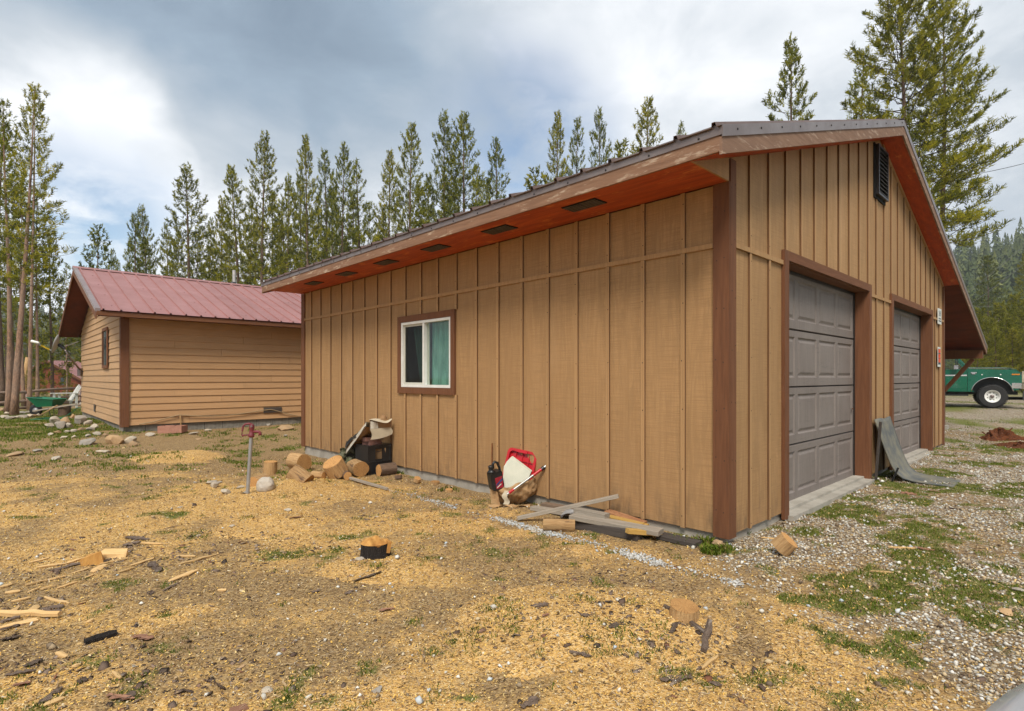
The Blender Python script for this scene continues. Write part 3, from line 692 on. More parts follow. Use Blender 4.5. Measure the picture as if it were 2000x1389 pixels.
# rake: sloped soffit, board, metal trim (both slopes, near and far end)
def rake_strip(ua, ub, v0, v1, d0, d1):
    """a strip under the roof line from ua to ub, d0..d1 below the roof top"""
    return MB().hexa([(ua, v0, zr(ua) - d1), (ub, v0, zr(ub) - d1), (ub, v1, zr(ub) - d1), (ua, v1, zr(ua) - d1), (ua, v0, zr(ua) - d0), (ub, v0, zr(ub) - d0), (ub, v1, zr(ub) - d0), (ua, v1, zr(ua) - d0)])
for v0, v1, vf, vm2 in ((-RO + .001, -.0005, (-RO - .022, -RO), (-RO - .030, -RO - .0225)), (GL + .0005, GL + RO - .001, (GL + RO, GL + RO + .022), (GL + RO + .0225, GL + RO + .030))):
    rake_strip(-EO + .001, RIDGE - .001, v0, v1, UND - .012, UND).build('rake_soffit', m_soffr, gar)
    rake_strip(RIDGE + .001, GW, v0, v1, UND - .012, UND).build('rake_soffit', m_soffr, gar)
    rake_strip(-EO - .022, RIDGE - .0015, vf[0], vf[1], .075, .205).build('rake_board', m_fasciar, gar)
    rake_strip(RIDGE + .0015, GW + .9, vf[0], vf[1], .075, .205).build('rake_board', m_fasciar, gar)
    rake_strip(GW + .903, U_END, vf[0], vf[1], .075, .205).build('rake_board', m_fasciar, gar)
    rake_strip(-EO - .030, 2.3, vm2[0], vm2[1], -.003, .082).build('rake_flashing', m_metal, gar)
    rake_strip(2.303, RIDGE - .0015, vm2[0], vm2[1], -.003, .082).build('rake_flashing', m_metal, gar)
    rake_strip(RIDGE + .0015, U_END + .01, vm2[0], vm2[1], -.003, .082).build('rake_flashing', m_metal, gar)
for q in range(13):
    u = -.45 + q * .42
    if u < RIDGE: link('screw', sc_me, gar, (u, -RO - .030, zr(u) - .035), (math.pi / 2, 0, 0))
# frieze boards at the wall top under the far slope
rake_strip(RIDGE + .1, GW - .1, -.022, -.001, UND + .002, UND + .06).build('frieze_board', m_batt, gar)
# roof sheets with ribs, running down each slope
def rib_profile(w, nr, rh=.032):
    p = []; sp = w / nr
    for k in range(nr):
        a = k * sp
        p += [(a, 0), (a + .028, 0), (a + .036, rh), (a + .060, rh), (a + .068, 0)]
    return p + [(w, 0)]
def roof_sheet(pa, pb, along, w, nr, thick=.004):
    """pa eave point, pb ridge point, along = unit vector; a ribbed sheet of width w"""
    nrm_ = (pb - pa).cross(along).normalized()
    if nrm_.z < 0: nrm_ = -nrm_
    pr = rib_profile(w, nr); mb = MB(); n = len(pr); vs = []
    for t in (0, 1):
        base = pa if t == 0 else pb
        for a, h in pr: vs.append(base + along * a + nrm_ * h)
        for a, h in pr: vs.append(base + along * a + nrm_ * (h - thick))
    fs = []
    for k in range(n - 1):
        fs += [(k, k + 1, 2 * n + k + 1, 2 * n + k), (n + k + 1, n + k, 3 * n + k, 3 * n + k + 1), (k + 1, k, n + k, n + k + 1)]
    mb.add(vs, fs); return mb
v = -RO - .02; vend = GL + RO + .02
SW = (vend - v) / 10
sl = Vector((1, 0, MS)).normalized()
sheetL = roof_sheet(Vector((-EO - .05, 0, zr(-EO - .05) + .001)), Vector((RIDGE, 0, zr(RIDGE) + .001)), Vector((0, 1, 0)), SW - .001, 3).mesh('roof_sheet', m_roofg)
sheetR = roof_sheet(Vector((U_END + .04, 0, zr(U_END + .04) + .001)), Vector((RIDGE, 0, zr(RIDGE) + .001)), Vector((0, 1, 0)), SW - .001, 3).mesh('roof_sheet', m_roofg)
for q in range(10):
    link('roof_sheet', sheetL, gar, (0, v + q * SW, 0)); link('roof_sheet', sheetR, gar, (0, v + q * SW, 0))
MB().prism([(RIDGE - .16, zr(RIDGE - .16) + .024), (RIDGE, zr(RIDGE) + .03), (RIDGE + .16, zr(RIDGE + .16) + .024), (RIDGE + .16, zr(RIDGE + .16) + .022), (RIDGE, zr(RIDGE) + .026), (RIDGE - .16, zr(RIDGE - .16) + .022)],
           lambda a, b: (a, v - .01, b), lambda a, b: (a, vend + .01, b)).build('ridge_cap', m_roofg, gar)
rake_strip(-EO + .001, RIDGE - .001, -RO + .001, GL + RO - .001, .006, .03).build('roof_deck', m_soffd, gar)
rake_strip(RIDGE + .001, U_END - .02, -RO + .001, GL + RO - .001, .006, .03).build('roof_deck', m_soffd, gar)
# side porch along the far wall: ceiling, beam, posts, braces
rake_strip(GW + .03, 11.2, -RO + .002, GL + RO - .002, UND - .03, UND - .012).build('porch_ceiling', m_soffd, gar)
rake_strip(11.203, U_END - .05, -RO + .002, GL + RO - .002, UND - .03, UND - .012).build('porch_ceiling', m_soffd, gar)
UB = U_END - .33
BX(UB - .07, UB + .07, -RO + .02, GL + RO - .02, zr(UB) - .42, zr(UB) - UND - .03).build('porch_beam', m_trim, gar)
BX(U_END - .02, U_END, -RO + .002, GL + RO - .002, zr(U_END) - .22, zr(U_END) - .02).build('fascia', m_trim, gar)
BX(GW + .001, GW + .035, .13, GL, 3.05, 3.17).build('ledger', m_trim, gar)
for pv in (.55, 3.1, 5.7, 8.2):
    zb = .22
    po = BX(UB - .055, UB + .055, pv - .055, pv + .055, zb, zr(UB) - .421).build('porch_post', m_trim, gar)
    for q in range(2): BX(UB - .15, UB + .15, pv - .12 - .06 * q, pv + .12 + .06 * q, zb - .105 - .11 * q, zb - .001 - .11 * q).build('pier_block', m_conc, po)
    for s in ((-1,) if pv < 1 else (-1, 1)):
        MB().obox((UB, pv + s * .04, 1.08), (UB, pv + s * .60, zr(UB) - .43), .06, .09).build('brace', m_trim, po)
# bracket at the foot of the far corner
BX(GW - .02, GW + .32, -.03, .02, .05, .058).build('metal_strip', m_metal, gar)

# ------------------------------------------------------------------ house
HO = Vector((-8.58, 12.2, 0)); HW, HLn = 7.3, 11.0
HB, HT = .35, 2.74; HEO, HRO = .5, .52; HS = .352
def hz(v): return 2.84 + HS * (v + HEO) if v <= HW / 2 else 2.84 + HS * (HW / 2 + HEO) - HS * (v - HW / 2)
hou = thing('house', 'tan lap-sided house with a faded red metal roof', 'house', HO, GROT)
# blocks under the walls
blk = BX(0, .392, 0, .19, 0, .19).mesh('foundation_block', m_cmu); blk2 = BX(0, .19, 0, .392, 0, .19).mesh('foundation_block', m_cmu)
for r_ in range(2):
    z = HB - .2 - r_ * .2
    for q in range(27): link('foundation_block', blk, hou, (.03 + q * .402 - (.2 if r_ else 0) * (q > 0), .03, z))
    for q in range(18): link('foundation_block', blk2, hou, (.03, .228 + q * .402 - (.2 if r_ else 0) * (q > 0), z))
BX(.20, HLn - .1, .225, HW - .1, -.2, HB).build('foundation_core', m_dark, hou)
BX(.02, HLn - .02, .02, HW - .02, HB, HT).build('wall_core', m_dark, hou)
MB().prism([(.02, HT + .001), (HW - .02, HT + .001), (HW - .02, hz(HW) - .2), (HW / 2, hz(HW / 2) - .2), (.02, hz(0) - .2)], lambda a, b: (.02, a, b), lambda a, b: (HLn - .02, a, b)).build('attic_core', m_dark, hou)
EXP = (HT - HB) / 15
for c in range(15):                                   # long wall courses
    z = HB + c * EXP; x = -.0; off = [1.3, 2.9, 3.66, 2.0, 1.0, 2.5, 3.2][c % 7]; first = True
    while x < HLn - .02:
        x1 = min(x + (off if first else 3.66), HLn); first = False
        MB().hexa([(x + .001, -.022, z), (x1 - .002, -.022, z), (x1 - .002, .018, z), (x + .001, .018, z), (x + .001, -.002, z + EXP + .012), (x1 - .002, -.002, z + EXP + .012), (x1 - .002, .018, z + EXP + .012), (x + .001, .018, z + EXP + .012)]).build('siding_board', m_lap, hou)
        x = x1
HWV0, HWV1, HWZ0, HWZ1 = 1.86, 2.53, 1.72, 2.57
ntop = int((hz(HW / 2) - .18 - HB) / EXP) + 1
for c in range(ntop):                                 # gable end courses, cut to the roof line
    z = HB + c * EXP; zt = z + EXP + .012
    def lim(zz):                                       # wall span at a height
        if zz <= hz(0) - .19: return 0.0, HW
        d = (zz - (hz(0) - .19)) / HS
        return d, HW - d
    a0, b0 = lim(z); a1, b1 = lim(zt)
    if b0 - a0 < .25: break
    if b1 < a1: a1 = b1 = HW / 2
    cuts = [a0, b0]
    j = [2.2, 3.5, 4.6, 1.4, 2.9, 5.2, 3.9][c % 7]
    if a0 + .4 < j < b0 - .4: cuts = [a0, j, b0]
    for p, q in zip(cuts[:-1], cuts[1:]):
        pa = a1 if p == a0 else p; qa = b1 if q == b0 else q
        MB().hexa([(-.022, p + .001, z), (.018, p + .001, z), (.018, q - .002, z), (-.022, q - .002, z), (-.002, pa + .001, zt), (.018, pa + .001, zt), (.018, qa - .002, zt), (-.002, qa - .002, zt)]).build('siding_board', m_lapg, hou)
BX(-.048, -.0305, -.048, .10, HB - .03, HT - .002).build('corner_board', m_trim, hou)
BX(-.0304, .11, -.048, -.0305, HB - .03, HT - .002).build('corner_board', m_trim, hou)
hw = BX(-.040, -.032, HWV0, HWV1, HWZ0, HWZ1).build('window', plain('dark_window_pane', (.02, .035, .045), (.03, .05, .06), 2, .08, .0, spec=.6), hou)
for a in ((HWV0 - .07, HWV0, HWZ0 - .08, HWZ1 + .08), (HWV1, HWV1 + .07, HWZ0 - .08, HWZ1 + .08), (HWV0 + .001, HWV1 - .001, HWZ1, HWZ1 + .08), (HWV0 + .001, HWV1 - .001, HWZ0 - .08, HWZ0)):
    BX(-.060, -.031, *a).build('window_frame', m_trim, hw)
BX(-.048, -.0405, (HWV0 + HWV1) / 2 - .015, (HWV0 + HWV1) / 2 + .015, HWZ0, HWZ1).build('mullion', m_dark, hw)
def crawl_vent(mb, axis, c, z, w, h):
    if axis == 'u': f = lambda a0, a1, d0, d1, z0, z1: BX(a0, a1, -d1, -d0, z0, z1)
    else: f = lambda a0, a1, d0, d1, z0, z1: BX(-d1, -d0, a0, a1, z0, z1)
    vv = f(c - w / 2, c + w / 2, .0305, .038, z, z + h).build('crawl_vent', m_slat, hou)
    for q in range(4): f(c - w / 2 + .02, c + w / 2 - .02, .0385, .044, z + .02 + q * (h - .03) / 4, z + .03 + q * (h - .03) / 4).build('vent_louver', m_metal, vv)
crawl_vent(None, 'u', 3.22, .50, .46, .14); crawl_vent(None, 'v', 4.15, .48, .22, .2)
# roof of the house
def hr(va, vb, u0, u1, d0, d1):
    return MB().hexa([(u0, va, hz(va) - d1), (u1, va, hz(va) - d1), (u1, vb, hz(vb) - d1), (u0, vb, hz(vb) - d1), (u0, va, hz(va) - d0), (u1, va, hz(va) - d0), (u1, vb, hz(vb) - d0), (u0, vb, hz(vb) - d0)])
RV2 = HW / 2
hr(-HEO + .02, RV2 - .001, -HRO + .02, HLn + HRO - .02, .008, .06).build('roof_deck', m_soffd, hou)
hr(RV2 + .001, HW + HEO - .02, -HRO + .02, HLn + HRO - .02, .008, .06).build('roof_deck', m_soffd, hou)
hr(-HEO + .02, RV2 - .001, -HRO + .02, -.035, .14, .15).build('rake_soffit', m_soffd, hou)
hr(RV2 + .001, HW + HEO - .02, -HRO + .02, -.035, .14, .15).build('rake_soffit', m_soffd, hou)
BX(-.033, HLn, -HEO + .001, -.035, HT - .012, HT - .003).build('soffit', m_trimh, hou)
BX(-HRO, HLn + HRO, -HEO - .022, -HEO, HT - .03, 2.80).build('fascia', m_trimh, hou)
BX(-HRO, HLn + HRO, HW + HEO, HW + HEO + .022, HT - .03, 2.80).build('fascia', m_trimh, hou)
for a, b in ((-HEO - .02, RV2 - .001), (RV2 + .001, HW + HEO + .02)):
    hr(a, b, -HRO - .022, -HRO, .05, .20).build('rake_board', m_trim, hou)
    hr(a, b, -HRO - .03, -HRO + .06, -.026, .048).build('rake_flashing', plain('grey_red_flashing', (.33, .27, .26), (.27, .2, .19), 3, .4, .05, .4), hou) if a < 0 else None
SWh = .914
hsl = roof_sheet(Vector((0, -HEO - .05, hz(-HEO - .05) + .001)), Vector((0, RV2, hz(RV2) + .001)), Vector((1, 0, 0)), SWh - .001, 3).mesh('roof_sheet', m_roofh)
hsr = roof_sheet(Vector((0, HW + HEO + .05, hz(HW + HEO + .05) + .001)), Vector((0, RV2, hz(RV2) + .001)), Vector((1, 0, 0)), SWh - .001, 3).mesh('roof_sheet', m_roofh)
for q in range(13):
    link('roof_sheet', hsl, hou, (-HRO + .06 + q * SWh, 0, 0)); link('roof_sheet', hsr, hou, (-HRO + .06 + q * SWh, 0, 0))
sc_h = MB().lathe([(.014, 0), (.014, .004), (0, .009)], 6).mesh('screw', plain('roof_screw', (.2, .08, .07), rough=.5))
for row in (.35, 1.3, 2.3, 3.3):
    vv = -HEO + row
    for q in range(13): link('screw', sc_h, hou, (-HRO + .30 + q * SWh, vv, hz(vv) + .003), (math.atan(HS), 0, 0))
MB().prism([(RV2 - .17, hz(RV2 - .17) + .026), (RV2, hz(RV2) + .036), (RV2 + .17, hz(RV2 + .17) + .026), (RV2 + .17, hz(RV2 + .17) + .022), (RV2, hz(RV2) + .03), (RV2 - .17, hz(RV2 - .17) + .022)],
           lambda a, b: (-HRO - .03, a, b), lambda a, b: (HLn + HRO, a, b)).build('ridge_cap', m_roofh, hou)
vp = MB().tube([(3.43, RV2 + .12, hz(RV2) - .1), (3.43, RV2 + .12, hz(RV2) + .46)], .045, 14).build('vent_pipe', plain('grey_vent_pipe', (.5, .5, .48), rough=.5), hou, angle=40)
MB().lathe([(.14, -.02), (.11, .03), (.06, .06), (.05, .09)], 16, (3.43, RV2 + .12, hz(RV2))).build('pipe_boot', m_black, vp, smooth=True)
# ------------------------------------------------------------------ pines
def needle_mat(name, cols, trans=.35):
    s = NT(name)
    t = s.n('ShaderNodeAttribute', attribute_name='tint').outputs['Fac']
    o = s.n('ShaderNodeObjectInfo').outputs['Random']
    c = s.ramp(t, [(i / (len(cols) - 1), q) for i, q in enumerate(cols)])
    c = s.mix(1.0, c, s.ramp(o, [(0, (.82, .86, .8)), (.5, (1, 1, 1)), (1, (1.16, 1.08, .95))]), 'MULTIPLY')
    d = s.n('ShaderNodeBsdfDiffuse', {'Color': c, 'Roughness': .8}); tr = s.n('ShaderNodeBsdfTranslucent', {'Color': c})
    g = s.n('ShaderNodeBsdfGlossy', {'Color': (.6, .62, .5), 'Roughness': .5})
    m1 = s.n('ShaderNodeMixShader', {'Fac': trans}); s.set(m1.inputs[1], d.outputs[0]); s.set(m1.inputs[2], tr.outputs[0])
    m2 = s.n('ShaderNodeMixShader', {'Fac': .02}); s.set(m2.inputs[1], m1.outputs[0]); s.set(m2.inputs[2], g.outputs[0])
    s.set(s.out.inputs[0], m2.outputs[0]); return s.m
m_need = needle_mat('pine_needles', [(.056, .070, .012), (.185, .20, .022), (.37, .36, .032), (.55, .50, .045)])
m_needd = needle_mat('dark_pine_needles', [(.042, .060, .014), (.13, .155, .023), (.27, .28, .032), (.43, .41, .042)])
m_needy = needle_mat('yellow_green_young_needles', [(.09, .10, .018), (.19, .19, .026), (.29, .27, .03), (.36, .33, .045)], .45)
m_needm = needle_mat('olive_conifer_needles', [(.06, .075, .02), (.12, .14, .032), (.19, .20, .04), (.27, .26, .05)])
def bark_mat(name, a, b, c):
    s = NT(name); v = s.co('Object', (7, 7, 2)); g = s.noise(v, 3, 7, .7, .8); n = s.noise(s.co('Object'), .5, 4)
    col = s.mix(s.mr(g, .3, .65), a, b); col = s.mix(s.mr(n, .35, .7, 0, .7), col, c)
    return s.fin(col, .9, s.bump(g, .8, .03), spec=.15)
m_bark = bark_mat('pine_bark', (.20, .125, .085), (.075, .05, .04), (.24, .17, .125))
m_barkp = bark_mat('pinkish_pine_bark', (.42, .25, .165), (.16, .10, .07), (.32, .25, .20))
m_twig = plain('dead_twig', (.10, .07, .05), (.06, .045, .035), 5, .9)

def pine(seed, H, crown0, wid, nbr, ntuft, nlen, nwid, per, mat, barkm, lean=0.0, topthin=.1, upsweep=1.0, sparse=0.0, trunk_r=None, forks=1):
    """returns (trunk mesh, crown mesh) of a pine of height H standing at the origin"""
    rg = np.random.default_rng(seed); rr = random.Random(seed)
    r0 = trunk_r or H * .0125
    tk = MB(); pts = []; rad = []
    n = 14; ax = rr.uniform(0, 6.28); amp = H * .008
    def axis(t):                                       # the stem's line
        return np.array([lean * H * t * t + amp * math.sin(3 * t + ax), amp * math.cos(4 * t + ax), H * t])
    for i in range(n + 1):
        t = i / n; pts.append(axis(t)); rad.append(r0 * (1 - .93 * t ** .9) * (1.25 if i == 0 else 1))
    tk.tube(pts, rad, 9, True, .05, rr)
    P, A, S, T_ = [], [], [], []
    tw = MB()
    for b in range(nbr):
        f = (b + rr.random()) / nbr
        t = crown0 + (1 - crown0) * f ** .92
        base = axis(t)
        prof = (min(1, f / .22) * .45 + .55) * (1 - f) ** .62 * (1 - topthin) + topthin
        L = wid * prof * rr.choice((.55, .75, .9, 1.0, 1.12)) * rr.uniform(.85, 1.1)
        if rr.random() < sparse: L *= rr.uniform(.4, .8)
        az = b * 2.39996 + rr.uniform(-.5, .5)
        el0 = R(-14 + 62 * f ** 1.2 * upsweep + rr.uniform(-10, 10)); el1 = el0 + R(28 * upsweep + rr.uniform(-8, 14))
        m = 6; q = [base]
        for k in range(m):
            e_ = el0 + (el1 - el0) * (k / (m - 1)) ** 1.5; a_ = az + .12 * math.sin(k + b)
            q.append(q[-1] + np.array([math.cos(e_) * math.cos(a_), math.cos(e_) * math.sin(a_), math.sin(e_)]) * L / m)
        rb = max(.006, L * .012)
        tw.tube([tuple(x) for x in q], [rb * (1 - .8 * k / m) for k in range(m + 1)], 3, False)
        nt_ = max(2, int(ntuft * (L / wid + .15)))
        for k in range(nt_):
            s_ = .28 + .72 * (k + rr.random()) / nt_ if f < .85 else rr.random()
            i = min(m - 1, int(s_ * m)); fr = s_ * m - i
            p = q[i] * (1 - fr) + q[i + 1] * fr; d = q[i + 1] - q[i]; d = d / np.linalg.norm(d)
            side = np.array([-d[1], d[0], 0]); side /= (np.linalg.norm(side) + 1e-6)
            tl = (.30 * L * (1.05 - s_) + .12) * rr.uniform(.3, 1.0) * rr.choice((-1, 1))
            p2 = p + (side * .85 + d * .5 * (1 if tl > 0 else -1)) * tl + np.array([0, 0, abs(tl) * rr.uniform(.1, .6)])
            ad = d * .55 + side * .35 * np.sign(tl) + np.array([0, 0, .55 + .3 * rr.random()])
            P.append(p2); A.append(ad / np.linalg.norm(ad)); S.append(rr.uniform(.7, 1.25) * (1 - .35 * f)); T_.append(rr.betavariate(1.3, 1.5))
    # leader shoots
    for k in range(10):
        P.append(axis(1 - .012 * k)); A.append(np.array([rr.uniform(-.4, .4), rr.uniform(-.4, .4), 1])); S.append(.7); T_.append(.6)
    P = np.array(P); A = np.array(A); A /= np.linalg.norm(A, axis=1)[:, None]; S = np.array(S); T_ = np.array(T_)
    N = len(P); K = per
    ref = rg.normal(size=(N, K, 3)); a3 = A[:, None, :]
    perp = ref - (ref * a3).sum(-1, keepdims=True) * a3; perp /= np.linalg.norm(perp, axis=-1, keepdims=True)
    along = rg.uniform(-.2, .9, size=(N, K, 1)) * nlen * 1.5 * S[:, None, None]
    bs = P[:, None, :] + a3 * along
    dr = a3 * rg.uniform(.35, 1.1, size=(N, K, 1)) + perp * rg.uniform(.5, 1.0, size=(N, K, 1)); dr /= np.linalg.norm(dr, axis=-1, keepdims=True)
    ln = nlen * S[:, None, None] * rg.uniform(.7, 1.25, size=(N, K, 1))
    sd = np.cross(dr, rg.normal(size=(N, K, 3))); sd /= (np.linalg.norm(sd, axis=-1, keepdims=True) + 1e-6)
    w = nwid * rg.uniform(.7, 1.3, size=(N, K, 1))
    v0 = bs - sd * w * .5; v1 = bs + sd * w * .5; v2 = bs + dr * ln + sd * w * .25; v3 = bs + dr * ln - sd * w * .25
    co = np.stack([v0, v1, v2, v3], 2).reshape(-1, 3)
    q4 = np.arange(len(co)).reshape(-1, 4)
    tint = np.repeat(np.clip(T_[:, None] + rg.normal(0, .1, (N, K)), 0, 1).reshape(-1), 4)
    # twigs join the crown as quads of the second material
    tv = np.array(tw.v); tf = np.array([f for f in tw.f if len(f) == 4]) + len(co)
    co = np.vstack([co, tv]); faces = np.vstack([q4, tf]); mi = np.r_[np.zeros(len(q4)), np.ones(len(tf))]
    me = fast_mesh('crown', co, faces, [mat, m_twig], mi=mi)
    at_ = me.attributes.new('tint', 'FLOAT', 'POINT'); at_.data.foreach_set('value', np.r_[tint, np.zeros(len(tv))].astype(np.float32))
    return tk.mesh('trunk', barkm, smooth=True), me

PROT = {
    'a': (16, pine(1, 16, .34, 2.35, 112, 17, .20, .036, 11, m_need, m_bark)),
    'b': (16, pine(2, 16, .42, 2.1, 90, 17, .20, .036, 11, m_need, m_bark, lean=.01)),
    'c': (16, pine(3, 16, .28, 2.6, 124, 16, .20, .036, 11, m_needd, m_bark)),
    'd': (16, pine(4, 16, .50, 1.8, 62, 14, .20, .036, 11, m_need, m_bark, sparse=.4)),
    'e': (16, pine(5, 16, .32, 2.25, 96, 14, .20, .036, 11, m_needd, m_bark, lean=-.012, sparse=.2)),
    'near': (12, pine(6, 12, .38, 1.6, 74, 17, .13, .021, 11, m_need, m_barkp, trunk_r=.125, sparse=.2)),
    'near2': (12, pine(7, 12, .46, 1.4, 58, 15, .13, .021, 11, m_need, m_barkp, trunk_r=.115, sparse=.3)),
    'big': (20, pine(8, 20, .36, 3.5, 160, 30, .20, .030, 13, m_need, m_bark, trunk_r=.22, topthin=.22)),
    'big2': (20, pine(9, 20, .38, 3.2, 135, 28, .20, .030, 13, m_need, m_bark, trunk_r=.19, topthin=.18)),
    'thin': (10, pine(10, 10, .45, 1.05, 46, 10, .16, .037, 7, m_needd, m_barkp, sparse=.5, trunk_r=.075)),
    'small': (8, pine(11, 8, .12, 1.5, 90, 12, .16, .037, 8, m_needd, m_bark)),
    'y1': (5, pine(12, 5, .04, 1.35, 90, 14, .14, .034, 8, m_needy, m_bark, upsweep=1.1)),
    'y2': (5, pine(13, 5, .03, 1.6, 90, 14, .14, .034, 8, m_needy, m_bark, upsweep=1.1, topthin=.3)),
    'fat': (16, pine(14, 16, .10, 3.1, 150, 18, .26, .06, 8, m_needm, m_bark, upsweep=.55)),
    'faty': (16, pine(15, 16, .22, 2.7, 100, 16, .28, .06, 8, m_needy, m_bark, upsweep=.5)),
}
def tree(kind, px, ytop, depth, label, group=None, wf=1.0, rz=None, base=None, tilt=0.0):
    H0, (tm, cm) = PROT[kind]
    x = (px - 1000) / F * depth
    z0 = (float(gh(x, depth)) if base is None else base) - .05
    h = HC + (HY - ytop) / F * depth - z0
    r = thing('pine_tree', label, 'tree', (x, depth, z0), rz if rz is not None else random.uniform(0, 6.28), group)
    if not tilt: tilt = random.gauss(0, .018)
    if tilt: r.rotation_euler = (0, tilt, r.rotation_euler[2])
    s = h / H0; r.scale = (s * wf, s * wf, s)
    link('trunk', tm, r); link('crown', cm, r)
    return r
ORD = ['first', 'second', 'third', 'fourth', 'fifth', 'sixth', 'seventh', 'eighth', 'ninth', 'tenth', 'eleventh', 'twelfth', 'thirteenth', 'fourteenth', 'fifteenth', 'sixteenth', 'seventeenth', 'eighteenth', 'nineteenth', 'twentieth', 'twenty-first', 'twenty-second', 'twenty-third', 'twenty-fourth']
# tall pair by the lawn and their neighbours
tree('near', 33, 172, 18.3, 'tall pine with a thick pinkish trunk standing nearest the rock edging', rz=.5, base=.12, tilt=.035)
tree('near2', 12, 205, 19.4, 'thick-trunked pine just behind the nearest one by the lawn', rz=2.2, base=.1, tilt=.01)
tree('near2', 62, 176, 22.5, 'bare-stemmed pine whose crown rises beside the tallest lawn pine', rz=4.0, wf=.7)
tree('thin', 47, 330, 27, 'slender straight pine trunk behind the lawn pair', rz=1)
tree('thin', 68, 380, 28, 'slender pine between the lawn pair and the satellite dish', rz=3, wf=1.1)
tree('a', 2, 250, 27, 'dense pine cut by the photo edge behind the lawn pair', rz=5, wf=1.1)
tree('small', 99, 462, 30, 'small spiky pine just beside the house roof peak', rz=2, wf=.9)
tree('e', 24, 440, 34, 'short pine seen between the two thick trunks', rz=2.6)
tree('thin', 128, 520, 34, 'low sparse pine half hidden by the house gable', rz=2.9)
# skyline row behind the two roofs, in order from the house outward
row = [('small', 198, 452, 40, 1.1), ('e', 262, 424, 40, .95), ('c', 300, 414, 42, .75), ('c', 362, 330, 38, 1.05), ('b', 428, 394, 44, .8), ('a', 470, 336, 40, .95), ('c', 515, 274, 37, .85), ('b', 556, 345, 43, .8),
       ('a', 612, 277, 38, .72), ('e', 634, 302, 41, .85), ('c', 670, 293, 38, .75), ('d', 708, 318, 40, .95), ('a', 767, 306, 38, .75), ('a', 802, 258, 36, .85), ('c', 862, 231, 36, .72), ('a', 912, 227, 36, .95), ('e', 968, 279, 38, .9),
       ('small', 1046, 345, 38, 1.2), ('a', 1092, 230, 36, .7), ('e', 1128, 239, 37, .68), ('c', 1170, 227, 36, .62), ('small', 1213, 292, 38, 1.0), ('a', 1264, 206, 35, .9), ('d', 1327, 253, 38, .75)]
for i, (k, px, yt, d, wf) in enumerate(row):
    tree(k, px, yt, d, f'{ORD[i]} pine from the house end in the skyline row behind the roofs', 'skyline row of pines', wf)
fill = [(222, 492, 50, 'e'), (248, 470, 47, 'd'), (283, 468, 52, 'a'), (325, 440, 50, 'e'), (345, 455, 46, 'b'), (385, 450, 47, 'c'), (405, 430, 52, 'd'), (446, 420, 50, 'e'), (490, 400, 46, 'd'), (500, 430, 52, 'a'), (535, 380, 48, 'e'), (548, 440, 44, 'd'),
        (573, 400, 48, 'b'), (590, 350, 46, 'e'), (598, 420, 52, 'c'), (622, 390, 50, 'd'), (650, 370, 48, 'b'), (662, 420, 52, 'a'), (688, 380, 47, 'd'), (722, 400, 50, 'e'), (735, 440, 46, 'd'), (748, 420, 50, 'b'), (783, 380, 46, 'd'), (818, 370, 48, 'e'),
        (838, 350, 47, 'b'), (880, 340, 46, 'd'), (893, 360, 50, 'e'), (935, 330, 46, 'd'), (950, 360, 48, 'a'), (232, 512, 46, 'd'), (412, 470, 44, 'thin'), (640, 450, 44, 'd'), (700, 470, 45, 'thin'), (760, 470, 44, 'thin')]
fill.sort(); xs_ = [q[1] for q in row]; gaps = {}
for q in fill: gaps.setdefault(sum(1 for x_ in xs_ if x_ < q[0]), []).append(q)
for px, yt, d, k in fill:
    g_ = sum(1 for x_ in xs_ if x_ < px); same = gaps[g_]; w_ = ['', ', nearer the former', ', nearer the latter'][0 if len(same) == 1 else (1 if same[0][0] == px else 2)] if len(same) < 3 else ', ' + ORD[[q[0] for q in same].index(px)] + ' in the gap'
    tree(k, px, yt, d, f'slim background pine between the {ORD[g_ - 1]} and {ORD[g_]} skyline pines' + w_, 'pines filling the stand behind the roofs', random.uniform(.7, .95))
tree('big', 1762, -30, 25, 'huge pine rising behind the garage peak beyond the top of the photo', rz=.9, tilt=-.0, wf=1.12)
tree('big2', 1838, -12, 26.5, 'tall pine standing close behind the huge one at the garage peak', rz=3.4, wf=1.05)
tree('b', 1540, 95, 31, 'pine with a leaning tip above the middle of the garage roof edge', rz=1.1, wf=.88)
tree('d', 1664, 118, 33, 'slight pine just beside the huge one above the garage peak', rz=2.6, wf=.9)
# beyond the truck
tree('fat', 1928, 503, 74, 'broad dark conifer beyond the truck, its top against the hillside', base=1.5, rz=1, wf=.95)
tree('faty', 2004, 498, 62, 'yellow-green pine cut by the photo edge above the truck bonnet', base=1.0, rz=2, wf=.9)
yl = [(1872, 660, 33, 'y1'), (1895, 640, 37, 'y2'), (1912, 612, 42, 'y1'), (1930, 632, 35, 'y2'), (1952, 600, 44, 'y1'), (1965, 622, 36, 'y2'), (1985, 585, 46, 'y1'), (1998, 610, 38, 'y2'), (1880, 620, 48, 'y1'), (1945, 650, 31, 'y1'), (2015, 640, 32, 'y2'), (1975, 650, 33, 'y1'), (1905, 660, 30, 'y1'), (2030, 600, 44, 'y1')]
for n_, (px, yt, d, k) in enumerate(sorted(yl)):
    tree(k, px, yt, d, f'{ORD[n_]} bushy yellow-green young pine from the porch in the thicket behind the truck', 'young pines behind the truck', random.uniform(1.05, 1.3))
yb = [(56, 722, 40, 'y1'), (76, 718, 42, 'y1'), (133, 722, 40, 'y1'), (20, 735, 36, 'y2'), (3, 725, 40, 'y1'), (112, 758, 37, 'y2'), (150, 752, 38, 'y2'), (88, 756, 36, 'y2')]
for n_, (px, yt, d, k) in enumerate(sorted(yb)):
    tree(k, px, yt, d, f'{ORD[n_]} young bushy pine from the photo edge behind the log fence', 'young pines behind the fence', random.uniform(.8, 1.0))
